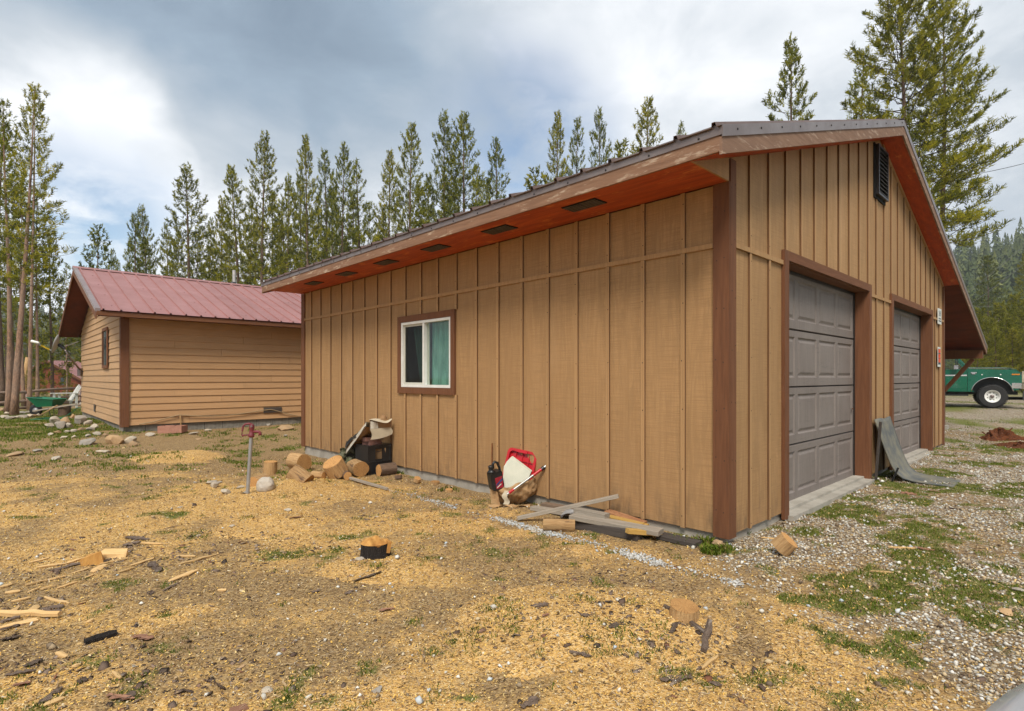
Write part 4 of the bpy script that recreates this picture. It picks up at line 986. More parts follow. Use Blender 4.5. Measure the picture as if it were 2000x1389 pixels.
for n_, (px, yt, d, k) in enumerate(sorted([(8, 600, 70, 'c'), (30, 560, 78, 'e'), (52, 585, 72, 'c'), (75, 600, 76, 'a'), (98, 590, 82, 'c'), (120, 610, 74, 'e'), (145, 600, 80, 'c'), (160, 590, 76, 'a'), (-12, 580, 74, 'c')])):
    tree(k, px, yt + 25, d, f'{ORD[n_]} far pine from the photo edge in the green belt beyond the red cabin', 'far pines beyond the cabin', random.uniform(1.0, 1.4))

# ------------------------------------------------------------------ hills and their woods
def ridge(az):                                         # az: x / y of the view ray; returns ridge height and distance
    hR = 70 * sstep(.35, .95, az) + 22 * sstep(.9, 1.6, az); hL = 46 * sstep(-.55, -1.0, az)
    return hR, hL
def hill(x, y):
    az = x / np.maximum(y, 1.0)
    hR, hL = ridge(az)
    n = fbm(x, y, .012, 4, 300)
    r = np.hypot(x, y)
    return hR * sstep(75, 330, y) * (.82 + .36 * n) + hL * sstep(200, 500, y) * (.75 + .5 * n) + 14 * sstep(150, 500, y) * n
hx = np.linspace(-630, 630, 120); hy = np.linspace(70, 630, 60)
X, Y = np.meshgrid(hx, hy); Zh = hill(X, Y) + gh(X, Y) - 2.5 * (1 - sstep(75, 110, Y)) - .3
J = np.arange(X.size).reshape(X.shape)
q = np.stack([J[:-1, :-1], J[:-1, 1:], J[1:, 1:], J[1:, :-1]], -1).reshape(-1, 4)
m_hill = plain('forest_floor_slope', (.12, .11, .05), (.2, .17, .11), .08, .95, 0, coord='World')
tag(link('hills', fast_mesh('hills', np.stack([X, Y, Zh], -1).reshape(-1, 3), q, m_hill, smooth=True)), kind='structure')
def forest(name, n, sel, hmin, hmax, mat, label, seed):
    rg = np.random.default_rng(seed)
    x = []; y = []
    while len(x) < n:
        yy = rg.uniform(sel[2], sel[3]); xx = rg.uniform(sel[0], sel[1]) * yy
        x.append(xx); y.append(yy)
    x = np.array(x); y = np.array(y); z = hill(x, y) + gh(x, y) - 1.0
    H = rg.uniform(hmin, hmax, n) * (.6 + .8 * rg.random(n) ** 2)
    K = 130
    t = rg.random((n, K)) ** .8
    rad = (1 - t) ** .75 * (H * .20)[:, None] * rg.uniform(.6, 1.05, (n, K)); az = rg.uniform(0, 6.283, (n, K))
    b = np.stack([x[:, None] + rad * .25 * np.cos(az), y[:, None] + rad * .25 * np.sin(az), z[:, None] + H[:, None] * (.08 + .92 * t)], -1)
    tip = np.stack([x[:, None] + rad * np.cos(az), y[:, None] + rad * np.sin(az), z[:, None] + H[:, None] * (.08 + .90 * t) - rad * .25], -1)
    wv = (H * .032)[:, None] * (1.2 - t * .7)
    s = np.stack([-np.sin(az) * wv, np.cos(az) * wv, np.zeros_like(az)], -1)
    up_ = np.zeros_like(b); up_[..., 2] = (H * .04)[:, None]
    co = np.stack([b + up_, tip - s, tip + s], 2).reshape(-1, 3)
    me = fast_mesh(name, co, np.arange(len(co)).reshape(-1, 3), mat)
    tint = np.repeat(np.clip(rg.beta(2, 2.5, n)[:, None] + rg.normal(0, .12, (n, K)), 0, 1).reshape(-1), 3)
    a = me.attributes.new('tint', 'FLOAT', 'POINT'); a.data.foreach_set('value', tint.astype(np.float32))
    return tag(link(name, me), label, 'forest', kind='stuff')
m_needh = needle_mat('hillside_needles', [(.075, .105, .040), (.12, .15, .055), (.175, .20, .062), (.24, .25, .08)], .2)
forest('hillside_forest', 2600, (.55, 1.5, 105, 420), 9, 17, m_needh, 'dark conifer forest covering the hillside beyond the truck', 5)
forest('distant_forest', 1500, (-1.05, -.45, 240, 590), 12, 22, m_needh, 'distant blue-green forest on the low hill beyond the cabin', 6)
forest('valley_forest', 900, (-.5, .6, 160, 420), 8, 16, m_needh, 'far dark trees low between the trunks behind the roofs', 8)
# bare rock knoll on the slope
def rock_mesh(seed, sub=3, rough=.35, flat=1.0, cuts=11):
    bm = bmesh.new(); bmesh.ops.create_icosphere(bm, subdivisions=sub, radius=1)
    rr = random.Random(seed); pl = [(Vector((rr.gauss(0, 1), rr.gauss(0, 1), rr.gauss(0, .8))).normalized(), rr.uniform(.45, .85)) for _ in range(cuts)]
    from mathutils import noise as mn
    o = Vector((rr.uniform(0, 50), 3, 1))
    for v in bm.verts:
        p = v.co.copy()
        for nrm0, d in pl:
            k = p.dot(nrm0)
            if k > d: p -= nrm0 * (k - d) * .93
        p *= 1 + rough * (mn.noise(p * 1.3 + o)) + .08 * mn.noise(p * 5 + o)
        v.co = Vector((p.x, p.y, p.z * flat))
    me = bpy.data.meshes.new('rock'); bm.to_mesh(me); bm.free()
    me.polygons.foreach_set('use_smooth', [True] * len(me.polygons)); me.set_sharp_from_angle(angle=R(32))
    return me
def rock_mat(name, a, b, c):
    s = NT(name); P = s.co('World'); n = s.noise(P, 9, 6, .65); n2 = s.noise(P, 60, 4, .7); r = s.n('ShaderNodeObjectInfo').outputs['Random']
    col = s.mix(s.mr(n, .35, .65), a, b); col = s.mix(s.mr(n2, .5, .75, 0, .6), col, c)
    col = s.mix(1.0, col, s.ramp(r, [(0, (.72, .72, .74)), (.5, (1, .97, .93)), (1, (1.2, 1.12, 1.0))]), 'MULTIPLY')
    return s.fin(col, .9, s.bump(s.math('ADD', n, n2), .4, .01), spec=.2)
m_rock = rock_mat('field_stone', (.47, .41, .33), (.36, .33, .285), (.25, .215, .17))
m_rockt = rock_mat('tan_field_stone', (.42, .29, .17), (.36, .25, .15), (.25, .17, .10))
m_knoll = plain('bare_rock_slope', (.30, .22, .17), (.20, .15, .11), .6, .95, .5, coord='World', dist=.3)
kn = rock_mesh(99, 4, .4, .6); kn.materials.append(m_knoll)
p = at(1985, 612, 82); o = tag(link('rock_outcrop', kn, None, (p.x, p.y, p.z - 1.5)), 'bare pinkish rock outcrop among the trees above the truck', 'rock'); o.scale = (5.5, 4, 4.2)

# ------------------------------------------------------------------ power lines
m_wire = plain('grey_cable', (.16, .16, .16), rough=.5); m_wired = plain('black_cable', (.02, .02, .02), rough=.5)
def wire(p, q, sag, r, label, m):
    p, q = Vector(p), Vector(q)
    pts = [p.lerp(q, i / 24) - Vector((0, 0, sag * 4 * (i / 24) * (1 - i / 24))) for i in range(25)]
    tag(MB().tube(pts, r, 6).build('power_line', m, smooth=True), label, 'cable', 'overhead lines')
wire(at(1790, 357, 25), at(2110, 286, 30), .25, .014, 'black overhead cable leaving the huge pine toward the photo edge', m_wired)
wire(at(1840, 605, 55), at(2060, 425, 52), .4, .016, 'steeper and higher of the two slanting wires before the hillside', m_wire)
wire(at(1840, 628, 55), at(2060, 462, 52), .5, .016, 'lower of the two slanting wires before the hillside', m_wire)
wire(at(1830, 597, 55), at(2080, 589, 58), .3, .014, 'upper of the two level wires before the hillside', m_wire)
wire(at(1830, 619, 55), at(2080, 609, 58), .3, .014, 'lower of the two level wires before the hillside', m_wire)
# ------------------------------------------------------------------ logs and stumps
def end_mat():
    s = NT('sawn_log_end'); tcn = s.co('Object'); sp = s.n('ShaderNodeSeparateXYZ', {'Vector': tcn})
    wob = s.noise(tcn, 9, 4, .6)
    r = s.math('SQRT', s.math('ADD', s.math('POWER', sp.outputs[0], 2.0), s.math('POWER', sp.outputs[1], 2.0)))
    ring = s.math('SINE', s.math('MULTIPLY', s.math('ADD', r, s.math('MULTIPLY', wob, .012)), 700.0))
    ang = s.math('ARCTAN2', sp.outputs[1], sp.outputs[0])
    vec = s.n('ShaderNodeCombineXYZ', {'X': s.math('MULTIPLY', ang, 6.0), 'Y': s.math('MULTIPLY', r, 3.0)}).outputs[0]
    crack = s.noise(vec, 2.2, 4, .6); sawm = s.noise(s.co('Object', (40, 2, 2), (0, 0, .6)), 3, 3)
    c = s.mix(s.mr(ring, -1, 1), (.50, .285, .11), (.36, .18, .065)); c = s.mix(s.mr(crack, .56, .66), c, (.17, .08, .03))
    c = s.mix(s.mr(sawm, .45, .75, 0, .4), c, (.30, .165, .07)); c = s.mix(s.mr(s.noise(tcn, 6, 5, .6), .45, .7, 0, .6), c, (.26, .13, .05)); c = s.objrand(c, .25)
    return s.fin(c, .85, s.bump(s.math('ADD', sawm, crack), .4, .004), spec=.15)
m_end = end_mat()
m_logs = wood('peeled_log_side', (.50, .32, .15), (.31, .17, .07), (16, 16, 1.5), 4, .8, .8, .2, (.13, .075, .045), .43, 4, .012)
m_logb = wood('bark_log_side', (.19, .125, .085), (.10, .065, .045), (9, 9, 2), 4, .95, 1.0, .12, (.33, .20, .11), .4, 3, .02)
m_char = wood('charred_bark', (.035, .028, .024), (.012, .01, .009), (10, 10, 2), 4, .95, 1.0, .0, (.10, .065, .045), .36, 3, .02)
def log(px, py, r, L, ax, label, side=None, lift=None, group='sawn log rounds by the garage wall', cat='log', seed=None):
    a = Vector(ax).normalized(); hz_ = math.sqrt(max(0, 1 - a.z * a.z))
    half = abs(a.z) * L / 2 + hz_ * r if lift is None else lift
    c = gp(px, py, half * .97); rr = random.Random(seed or px * 7 + py)
    n = 20; ph = [rr.uniform(0, 6.28) for _ in range(3)]
    def rad(k, t): th = 2 * math.pi * k / n; return r * (1 + .05 * math.sin(2 * th + ph[0]) + .03 * math.sin(5 * th + ph[1]) + .02 * math.sin(9 * th + ph[2])) * (1 - .04 * t)
    mb = MB(); vs = []; fs = []
    for j in range(5):
        z = -L / 2 + L * j / 4
        for k in range(n):
            th = 2 * math.pi * k / n; q = rad(k, j / 4) * (1 + rr.uniform(-.012, .012)); vs.append((q * math.cos(th), q * math.sin(th), z))
    for j in range(4):
        for k in range(n): fs.append((j * n + k, j * n + (k + 1) % n, (j + 1) * n + (k + 1) % n, (j + 1) * n + k))
    mb.add(vs, fs)
    root = mb.build('log_round', side or m_logs, None, c, angle=50)
    root.rotation_mode = 'QUATERNION'; root.rotation_quaternion = a.to_track_quat('Z', 'Y')
    for sgn, t in ((1, 1.0), (-1, 0.0)):
        e = MB(); z = sgn * L / 2
        e.add([(rad(k, t) * math.cos(2 * math.pi * k / n), rad(k, t) * math.sin(2 * math.pi * k / n), z) for k in range(n)] + [(0, 0, z + sgn * .002)], [(k, (k + 1) % n, n) for k in range(n)])
        e.build('cut_end', m_end, root)
    return tag(root, label, cat, group)
log(528, 914, .092, .19, (.06, -.05, 1), 'small log round standing upright nearest the yard hydrant', m_logs)
log(584, 902, .132, .30, (.78, -.6, .0), 'thick pale log lying with its end toward the crate')
log(586, 933, .122, .25, (.80, -.15, -.48), 'tilted log block with split-looking side resting on one edge', lift=.13)
log(655, 913, .150, .20, (-.30, -.42, .86), 'wide log round tipped so its pale cut top shows')
log(698, 914, .118, .30, (.58, -.8, .0), 'log lying in front of the black crate, orange cut end out')
log(622, 928, .055, .20, (.9, -.35, .02), 'short thin log between the tilted block and the tipped round')
log(676, 928, .058, .17, (.5, -.85, 0), 'small dark-ended log at the tip of the grey stick', m_logb)
log(755, 917, .088, .26, (-.72, -.65, 0), 'brown-barked log against the wall beside the black crate', m_logb)
log(507, 941, .090, .19, (-.35, -.9, -.05), 'short log behind the pale boulder by the hydrant')
log(1092, 1026, .054, .29, (1, -.10, 0), 'peeled firewood piece lying in front of the lumber pile', group='firewood near the lumber')
log(778, 931, .05, .05, (0, .1, 1), 'tiny dark log slice under the wall log', m_logb)
log(850, 943, .06, .035, (.1, -.1, 1), 'flat log disc on the ground by the wall, nearer the paper bag', group='flat log discs along the wall')
log(815, 937, .05, .05, (.3, -.3, .9), 'flat log disc on the ground by the wall, nearer the crate', group='flat log discs along the wall')
log(877, 958, .05, .03, (.1, -.1, 1), 'thin log disc at the wall base below the window', group='flat log discs along the wall')
sl_ = log(1336, 1208, .086, .055, (.05, -.10, 1), 'round yellow log slice lying flat on the sawdust heap', m_logs, group=None); sl_.location.z = sz(sl_.location.x, sl_.location.y) + .028
b_ = log(1532, 1063, .075, .11, (.55, -.35, .75), 'pale chunk of log on the gravel near the garage corner', m_logs, group=None)
# the charred stump with a torn orange top
c = gp(733, 1087); st = thing('stump', 'charred tree stump with a torn orange top', 'stump', (c.x, c.y, c.z - .02))
n = 22; rr = random.Random(5); mb = MB(); top = []
for j, (z, k) in enumerate(((0, 1.15), (.04, 1.02), (.09, .98), (.125, .97))):
    pass
rings = []; vs = []; fs = []
for z, kf in ((-.03, 1.18), (.03, 1.03), (.09, .98), (.132, .96)):
    for k in range(n):
        th = 2 * math.pi * k / n; q = .110 * kf * (1 + .05 * math.sin(2 * th + 1) + .035 * math.sin(7 * th) + rr.uniform(-.02, .02)); vs.append((q * math.cos(th), q * math.sin(th), z))
for j in range(3):
    for k in range(n): fs.append((j * n + k, j * n + (k + 1) % n, (j + 1) * n + (k + 1) % n, (j + 1) * n + k))
mb.add(vs, fs).build('charred_bark', m_char, st, smooth=True)
m_torn = wood('torn_orange_heartwood', (.56, .30, .085), (.38, .17, .04), (8, 8, 1), 3, .8, .7, 0, (.64, .44, .22), .36, 4)
def torn(a, b):
    th = 2 * math.pi * a; q = .109 * b * (1 + .05 * math.sin(2 * th + 1))
    x, y = q * math.cos(th), q * math.sin(th)
    h = .132 + .022 * (1 - b) + .035 * math.exp(-((x + .01) ** 2 + (y - .02) ** 2) / .0015) + .03 * math.exp(-((x + .05) ** 2 + (y + .03) ** 2) / .002) - .03 * math.exp(-((x - .045) ** 2 + (y + .05) ** 2) / .003)
    h += .012 * math.sin(60 * x) * math.sin(45 * y + 1)
    return (x, y, h if b < .99 else .1325)
MB().grid(torn, 28, 10).build('torn_top', m_torn, st, smooth=False)
MB().obox((.098, -.02, .06), (.112, -.012, .145), .05, .028).build('split_slab', m_torn, st)

# ------------------------------------------------------------------ rocks
ROCKS = [rock_mesh(20 + i, 2, .3, .7 + .1 * (i % 3)) for i in range(9)]
for i, m in enumerate(ROCKS): m.materials.append(m_rockt if i % 3 == 2 else m_rock)
def rock(px, py, wpx, hpx, label, group=None, i=None, dz=.0, col=None):
    """px, py: middle of the stone's foot"""
    b = gp(px, py); k = b.y / F; big = 1.25 if group == 'rock heap at the house corner' else 1.0; w, h = big * wpx * k / 2, big * hpx * k
    i = random.randrange(9) if i is None else i
    o = link('rock', ROCKS[i] if col is None else col, None, (b.x, b.y + w * .5, sz(b.x, b.y + w * .5) + h * .33 + dz), (random.uniform(-.15, .15), random.uniform(-.15, .15), random.uniform(0, 6.3)))
    o.scale = (w, w * random.uniform(.7, .95), h * .75)
    return tag(o, label, 'rock', group)
bould = rock_mesh(55, 4, .14, .85, 0); m_pale = rock_mat('pale_speckled_granite', (.52, .47, .40), (.46, .42, .37), (.28, .25, .22)); bould.materials.append(m_pale)
rock(515, 969, 35, 26, 'rounded pale granite boulder beside the yard hydrant', col=bould)
rock(440, 965, 22, 14, 'flattish grey rock at the foot of the yard hydrant', i=0)
rock(470, 958, 20, 8, 'low grey stone half buried behind the hydrant foot', i=1)
rock(478, 973, 20, 6, 'flat grey slab under the hydrant pipe', i=3)
rock(415, 952, 24, 12, 'pale rock pair member nearest the hydrant on the sawdust', i=4); rock(410, 946, 26, 10, 'grey-topped rock of the pair near the hydrant', i=0)
rock(424, 945, 15, 5, 'small flat stone behind the pale rock pair', i=1)
rock(1402, 1071, 27, 20, 'tan rock at the foot of the garage corner', i=2)
rock(1975, 1202, 40, 14, 'flat pinkish rock in the gravel far from the garage corner', i=5)
rock(1945, 1222, 20, 6, 'flat white stone in the gravel beyond the pinkish rock', i=0)
rock(1992, 1158, 24, 8, 'flat blue-grey stone at the photo edge in the gravel', i=1)
rock(463, 834, 13, 12, 'upright cream stone against the house blocks', i=8); rock(443, 833, 22, 5, 'low flat stone beside the upright cream stone', i=2)
rock(555, 840, 32, 13, 'large tan rock before the house wall near the garage', i=2); rock(557, 847, 9, 6, 'small white stone in front of the large tan rock', i=0); rock(524, 831, 16, 5, 'thin pale stone at the house wall base', i=1); rock(535, 829, 10, 4, 'tiny pale stone by the house wall base', i=3)
rock(219, 862, 34, 25, 'biggest rock at the house corner, tan and block-like', i=2); rock(246, 865, 36, 14, 'long grey rock pointing from the house corner', i=4); rock(257, 872, 22, 11, 'yellowish rock beside the long grey one at the house corner', i=8)
rock(162, 867, 36, 16, 'smooth pale-grey rock on the lawn slope below the house corner', i=0); rock(198, 885, 30, 8, 'flat grey rock further down the slope from the house corner', i=1); rock(180, 838, 26, 11, 'dark-backed rock against the house foundation', i=3)
rock(20, 886, 34, 8, 'flat tan rock on the lawn near the photo edge', i=2); rock(105, 899, 24, 8, 'flat grey rock lowest on the lawn slope', i=4); rock(66, 879, 20, 6, 'small flat lawn rock between the two flat ones', i=1)
rock(290, 850, 26, 7, 'low rock by the red masonry block', i=3); rock(373, 848, 24, 6, 'low grey stone past the red masonry block', i=0); rock(405, 842, 18, 5, 'pale stone before the sagging cord end', i=1); rock(386, 860, 12, 5, 'small stone on the slope below the cord', i=2)
pile = [(103, 829, 26, 14), (122, 829, 22, 14), (114, 838, 20, 13), (131, 837, 16, 10), (152, 829, 24, 16), (165, 829, 18, 9), (92, 836, 14, 12), (140, 845, 12, 8), (127, 846, 14, 6), (108, 848, 16, 6), (155, 842, 12, 7), (171, 842, 14, 8), (143, 856, 12, 5), (120, 857, 14, 5), (96, 851, 12, 5), (185, 851, 16, 7), (168, 854, 10, 6), (202, 852, 12, 6)]
for p_ in pile: rock(*p_, 'stone in the loose rock heap at the house corner', 'rock heap at the house corner')
edge = [(4, 818, 18, 9), (16, 819, 20, 8), (28, 818, 18, 8), (40, 817, 22, 9), (52, 816, 20, 9), (62, 815, 18, 8), (72, 814, 14, 7), (8, 810, 16, 8), (22, 811, 18, 7), (36, 809, 16, 7), (50, 808, 18, 7), (64, 806, 16, 7), (74, 806, 12, 6), (2, 803, 12, 8), (18, 804, 14, 6), (58, 801, 16, 6), (70, 799, 14, 6)]
for n_, p_ in enumerate(sorted(edge)): rock(*p_, f'{ORD[n_]} stone from the photo edge in the dry-laid edging along the lawn', 'rock edging along the lawn')
for p_ in [(140, 817, 18, 8), (151, 816, 16, 7), (148, 794, 14, 8), (155, 793, 10, 8)]: rock(*p_, 'grey stone at the lawn by the house end wall', 'stones by the house end wall')
gl = [(380, 945, 10, 4), (700, 1100, 20, 7), (450, 1035, 16, 4), (385, 1050, 14, 4), (605, 1032, 10, 4), (560, 1000, 22, 6), (785, 1330, 14, 5), (735, 1355, 26, 9), (520, 1350, 28, 9), (470, 1305, 16, 5), (625, 1195, 12, 4), (980, 1168, 14, 6), (1040, 1040, 16, 6), (870, 1070, 14, 5), (1500, 1320, 12, 5), (1690, 1305, 10, 4), (1570, 1250, 12, 5), (1725, 1235, 14, 5), (1370, 1265, 9, 4), (880, 1215, 12, 5), (825, 1225, 12, 5), (930, 1210, 10, 4), (1600, 1340, 10, 4), (1420, 1180, 10, 4), (1450, 1130, 9, 4), (350, 995, 12, 4), (585, 925, 10, 4), (735, 1010, 12, 3), (150, 905, 14, 5), (300, 880, 12, 4), (560, 1120, 10, 4)]
for p_ in gl: rock(*p_, 'small loose stone lying among the sawdust and litter', 'loose stones on the yard')
# grey slab brick by the boulder
p0 = gp(537, 962, .02); p1 = gp(560, 954, .02)
tag(MB().obox(p0, p1, .085, .05).build('stone_slab', plain('slate_grey_stone', (.20, .21, .20), (.14, .15, .145), 12, .85, .4)), 'dark slate block lying beside the pale boulder', 'stone')
# red masonry block at the house
c = gp(331, 846); mb_ = thing('masonry_block', 'reddish two-hole masonry block on the ground by the house', 'block', (c.x, c.y + .12, c.z + .005), .12)
m_terra = plain('pinkish_masonry', (.42, .21, .15), (.33, .16, .11), 15, .95, .4, dist=.006)
for a in ((-.25, .25, -.15, -.115), (-.25, .25, .115, .15), (-.25, -.215, -.1148, .1148), (-.018, .018, -.1148, .1148), (.215, .25, -.1148, .1148)): BX(a[0], a[1], a[2], a[3], 0, .155).build('block_web', m_terra, mb_)
BX(-.214, .214, -.114, .114, .0, .02).build('block_floor', m_dark, mb_)

# ------------------------------------------------------------------ yard hydrant
b0 = gp(483, 972); hy = thing('yard_hydrant', 'yard hydrant with a red cast head on a leaning galvanised pipe', 'hydrant', b0, rot=(R(-1), R(3.2), R(15)))
m_galv = plain('galvanised_pipe', (.42, .42, .42), (.32, .32, .33), 8, .45, .1, .6)
m_redp = plain('weathered_red_casting', (.20, .035, .045), (.12, .025, .03), 14, .55, .3, .0, .4)
MB().tube([(0, 0, -.1), (0, 0, .72)], .0205, 14).build('pipe', m_galv, hy, angle=40)
hd = MB().lathe([(.022, .71), (.034, .715), (.036, .745), (.026, .755), (.024, .80), (.030, .81), (.028, .855), (.012, .87), (0, .872)], 16).build('head', m_redp, hy, smooth=True)
MB().tube([(.02, -.01, .775), (.06, -.012, .782), (.085, -.012, .778), (.097, -.012, .762), (.10, -.012, .738)], [.017, .016, .017, .018, .019], 12).build('spout', m_redp, hd, smooth=True)
MB().tube([(.005, 0, .862), (-.035, 0, .872), (-.075, 0, .862), (-.095, 0, .835), (-.10, 0, .79), (-.103, 0, .74), (-.09, 0, .725), (-.075, 0, .735)], [.013, .013, .012, .012, .011, .011, .012, .010], 10).build('handle', m_redp, hd, smooth=True)
MB().tube([(-.03, 0, .74), (-.07, 0, .735)], .010, 8).build('hold_arm', m_redp, hd)
MB().tube([(.0, -.035, .84), (.0, .035, .84)], .011, 8).build('pivot_bolt', m_metal, hd)

# ------------------------------------------------------------------ crate, bricks and sacks against the wall
def W2(u, v, z): return Vector((GC.x + GU.x * u + GV.x * v, GC.y + GU.y * u + GV.y * v, z))
cz = float(gh(-2.1, 8.3)) - .01
cr = thing('crate', 'black plastic crate with cut-out handle standing against the garage wall', 'crate', W2(-.425, 5.22, cz), GROT)
CW, CD, CH = .385, .38, .43
BX(0, .012, 0, CD, 0, CH).build('side_panel', m_black, cr); BX(CW - .012, CW, 0, CD, 0, CH).build('side_panel', m_black, cr)
BX(.0125, CW - .0125, CD - .012, CD, 0, CH).build('back_panel', m_black, cr); BX(.0125, CW - .0125, .0125, CD - .0125, .0, .02).build('floor_panel', m_black, cr)
fp = MB(); fp.box(.0125, CW - .0125, 0, .012, 0, .20); fp.box(.0125, .125, 0, .012, .2002, CH); fp.box(.235, CW - .0125, 0, .012, .2002, CH); fp.box(.1252, .2348, 0, .012, .385, CH); fp.box(.1252, .2348, 0, .012, .2002, .235)
fp.build('front_panel', m_black, cr)
for a in ((-.006, CW + .006, -.008, -.0005, .19, .205), (-.006, CW + .006, -.010, -.0005, CH - .03, CH), (-.004, .02, -.007, -.0005, .01, .189), (CW - .02, CW + .004, -.007, -.0005, .01, .189), (-.004, .02, -.007, -.0005, .206, CH - .031), (CW - .02, CW + .004, -.007, -.0005, .206, CH - .031)):
    BX(*a).build('rim', m_black, cr)
MB().obox((.13, -.004, .345), (.235, -.004, .352), .008, .008).build('grip_bar', m_black, cr)
m_kraft = plain('brown_kraft_paper', (.36, .22, .11), (.27, .155, .075), 5, .9, .3, dist=.01)
m_cream = plain('cream_paper', (.56, .50, .38), (.46, .40, .29), 4, .9, .3, dist=.01)
m_wpap = plain('white_printed_paper', (.60, .57, .49), (.48, .45, .38), 6, .85, .3, dist=.01)
MB().grid(lambda a, b: (.06 + .25 * a + .02 * math.sin(5 * b), .03 + .05 * math.sin(3 * a + b), .03 + .36 * b), 10, 10).build('paper_lining', m_kraft, cr, smooth=True)
lid = BX(-.01, CW + .01, -.01, CD + .01, CH + .001, CH + .012).build('lid', m_black, cr)
m_brick = plain('reddish_brown_paver', (.19, .095, .075), (.13, .065, .052), 20, .9, .4)
for (u, v, z, rz, lb) in ((.09, .14, CH + .013, .12, 'lower reddish brick lying on the black crate lid'), (.06, .16, CH + .072, -.1, 'upper reddish brick under the paper sacks on the crate')):
    p = cr.matrix_world if False else None
    q = W2(-.425 + u, 5.22 + v, cz + z)
    tag(BX(-.045, .16, -.10, .10, 0, .056).build('brick', m_brick, None, q, (0, 0, GROT + rz)), lb, 'brick')
def sheet(profile, w0, w1, fn, name, mat, parent, thick=.0, nu=14):
    """paper surface: profile points (v, z) swept over u in [w0, w1] with a crumple function"""
    P_ = [Vector((0, a, b)) for a, b in profile]
    def f(a, b):
        t = b * (len(P_) - 1); i = min(int(t), len(P_) - 2); p = P_[i].lerp(P_[i + 1], t - i)
        du, dv, dz = fn(a, b)
        return (w0 + (w1 - w0) * a + du, p.y + dv, p.z + dz)
    return MB().grid(f, nu, (len(P_) - 1) * 4).build(name, mat, parent, smooth=True)
org = W2(-.425, 5.22, cz)
def crump(seed, amp=.012):
    rr = random.Random(seed); c = [(rr.uniform(4, 14), rr.uniform(4, 14), rr.uniform(0, 6)) for _ in range(4)]
    return lambda a, b: (amp * sum(math.sin(p * a + q * b + r) for p, q, r in c) * .35, amp * sum(math.sin(q * a - p * b + r) for p, q, r in c) * .35, amp * sum(math.sin(p * a * 1.3 + q * b + r * 2) for p, q, r in c) * .5)
s1 = thing('paper_sack', 'white printed paper sack slumped over the bricks on the crate', 'sack', org, GROT)
sheet([(.62, .30), (.55, .44), (.42, .53), (.22, .62), (.02, .74), (-.06, .80)], -.06, .24, crump(1), 'top_face', m_wpap, s1)
sheet([(.60, .24), (.53, .37), (.40, .46), (.22, .55), (.06, .66), (-.05, .73)], -.07, .25, crump(2), 'under_face', m_kraft, s1)
ms_ink = plain('black_print', (.02, .02, .022), (.05, .05, .05), 20, .8)
for i, (a, b, w, h) in enumerate(((.10, .16, .10, .030), (.10, .24, .14, .05), (.10, .34, .09, .03), (.08, .42, .12, .02), (.10, .52, .06, .05))):
    # printed blocks on the sack edge facing the yard
    t = b * 5; pr = [(.62, .30), (.55, .44), (.42, .53), (.22, .62), (.02, .74), (-.06, .80)]; j = min(int(t), 4); f = t - j
    y_, z_ = pr[j][0] * (1 - f) + pr[j + 1][0] * f, pr[j][1] * (1 - f) + pr[j + 1][1] * f
    d = Vector((0, pr[j + 1][0] - pr[j][0], pr[j + 1][1] - pr[j][1])).normalized()
    MB().obox(Vector((-.064, y_, z_ - .03)), Vector((-.064, y_, z_ - .03)) + d * w, .004, h).build('print', ms_ink, s1)
s1b = MB().hexa([(-.062, .60, .25), (-.058, .60, .25), (-.058, -.05, .735), (-.062, -.05, .735), (-.062, .62, .30), (-.058, .62, .30), (-.058, -.06, .80), (-.062, -.06, .80)]).build('side_face', m_wpap, s1)
s2 = thing('paper_sack', 'brown paper sack rolled behind the white printed one on the crate', 'sack', org, GROT)
MB().tube([(.30, .70, .50), (.30, .58, .53), (.30, .40, .60), (.29, .20, .72), (.28, .02, .84)], [.012, .035, .05, .055, .05], 12, True, .06).build('rolled_body', m_kraft, s2, smooth=True)
MB().tube([(.30, .80, .53), (.30, .74, .50), (.30, .69, .50)], [.055, .05, .015], 10, True, .15).build('twisted_end', m_wpap, s2, smooth=True)
s3 = thing('paper_sack', 'torn cream sack mouth hanging open above the black crate', 'sack', org, GROT)
MB().grid(lambda a, b: (.0 + .36 * a, -.08 + .05 * b - .06 * math.sin(math.pi * a) * (1 - b), .83 - .035 * (1 - b) * math.sin(math.pi * a) * 1.5 + .012 * math.sin(6 * a)), 14, 6).build('upper_flap', m_cream, s3, smooth=True)
MB().grid(lambda a, b: (.0 + .36 * a + .02 * math.sin(4 * b), -.07 - .02 * math.sin(math.pi * a + b), .70 - .16 * (1 - b) * (1 - .35 * a * a)), 14, 8).build('lower_flap', m_cream, s3, smooth=True)
MB().grid(lambda a, b: (.0 + .36 * a, -.05 + .02 * math.sin(7 * a), .70 + .13 * b), 12, 4).build('mouth', m_kraft, s3, smooth=True)
MB().grid(lambda a, b: (.0 + .13 * a, -.075 - .01 * math.sin(5 * a), .70 + .11 * b * (1 - .3 * a)), 8, 5).build('side_tear', m_wpap, s3, smooth=True)
ns = NT('camouflage_cloth'); cn = ns.noise(ns.co('Object'), 14, 3, .6, .5)
m_camo = ns.fin(ns.ramp(cn, [(.0, (.025, .022, .015)), (.42, (.03, .03, .02)), (.46, (.10, .11, .06)), (.55, (.20, .18, .13)), (.62, (.06, .07, .045))], 'CONSTANT'), .95)
def cl(a, b): return (-.16 + .34 * a + .03 * math.sin(9 * b + 3 * a), .42 + .26 * (1 - a) * .6 + .02 * math.sin(18 * a + 2 * b) + .12 * (1 - b), .02 + .34 * b + .02 * math.sin(12 * a))
tag(MB().grid(cl, 26, 14).build('cloth', m_camo, None, org, (0, 0, GROT), smooth=True), 'crumpled dark camouflage cloth hanging beside the crate', 'cloth')
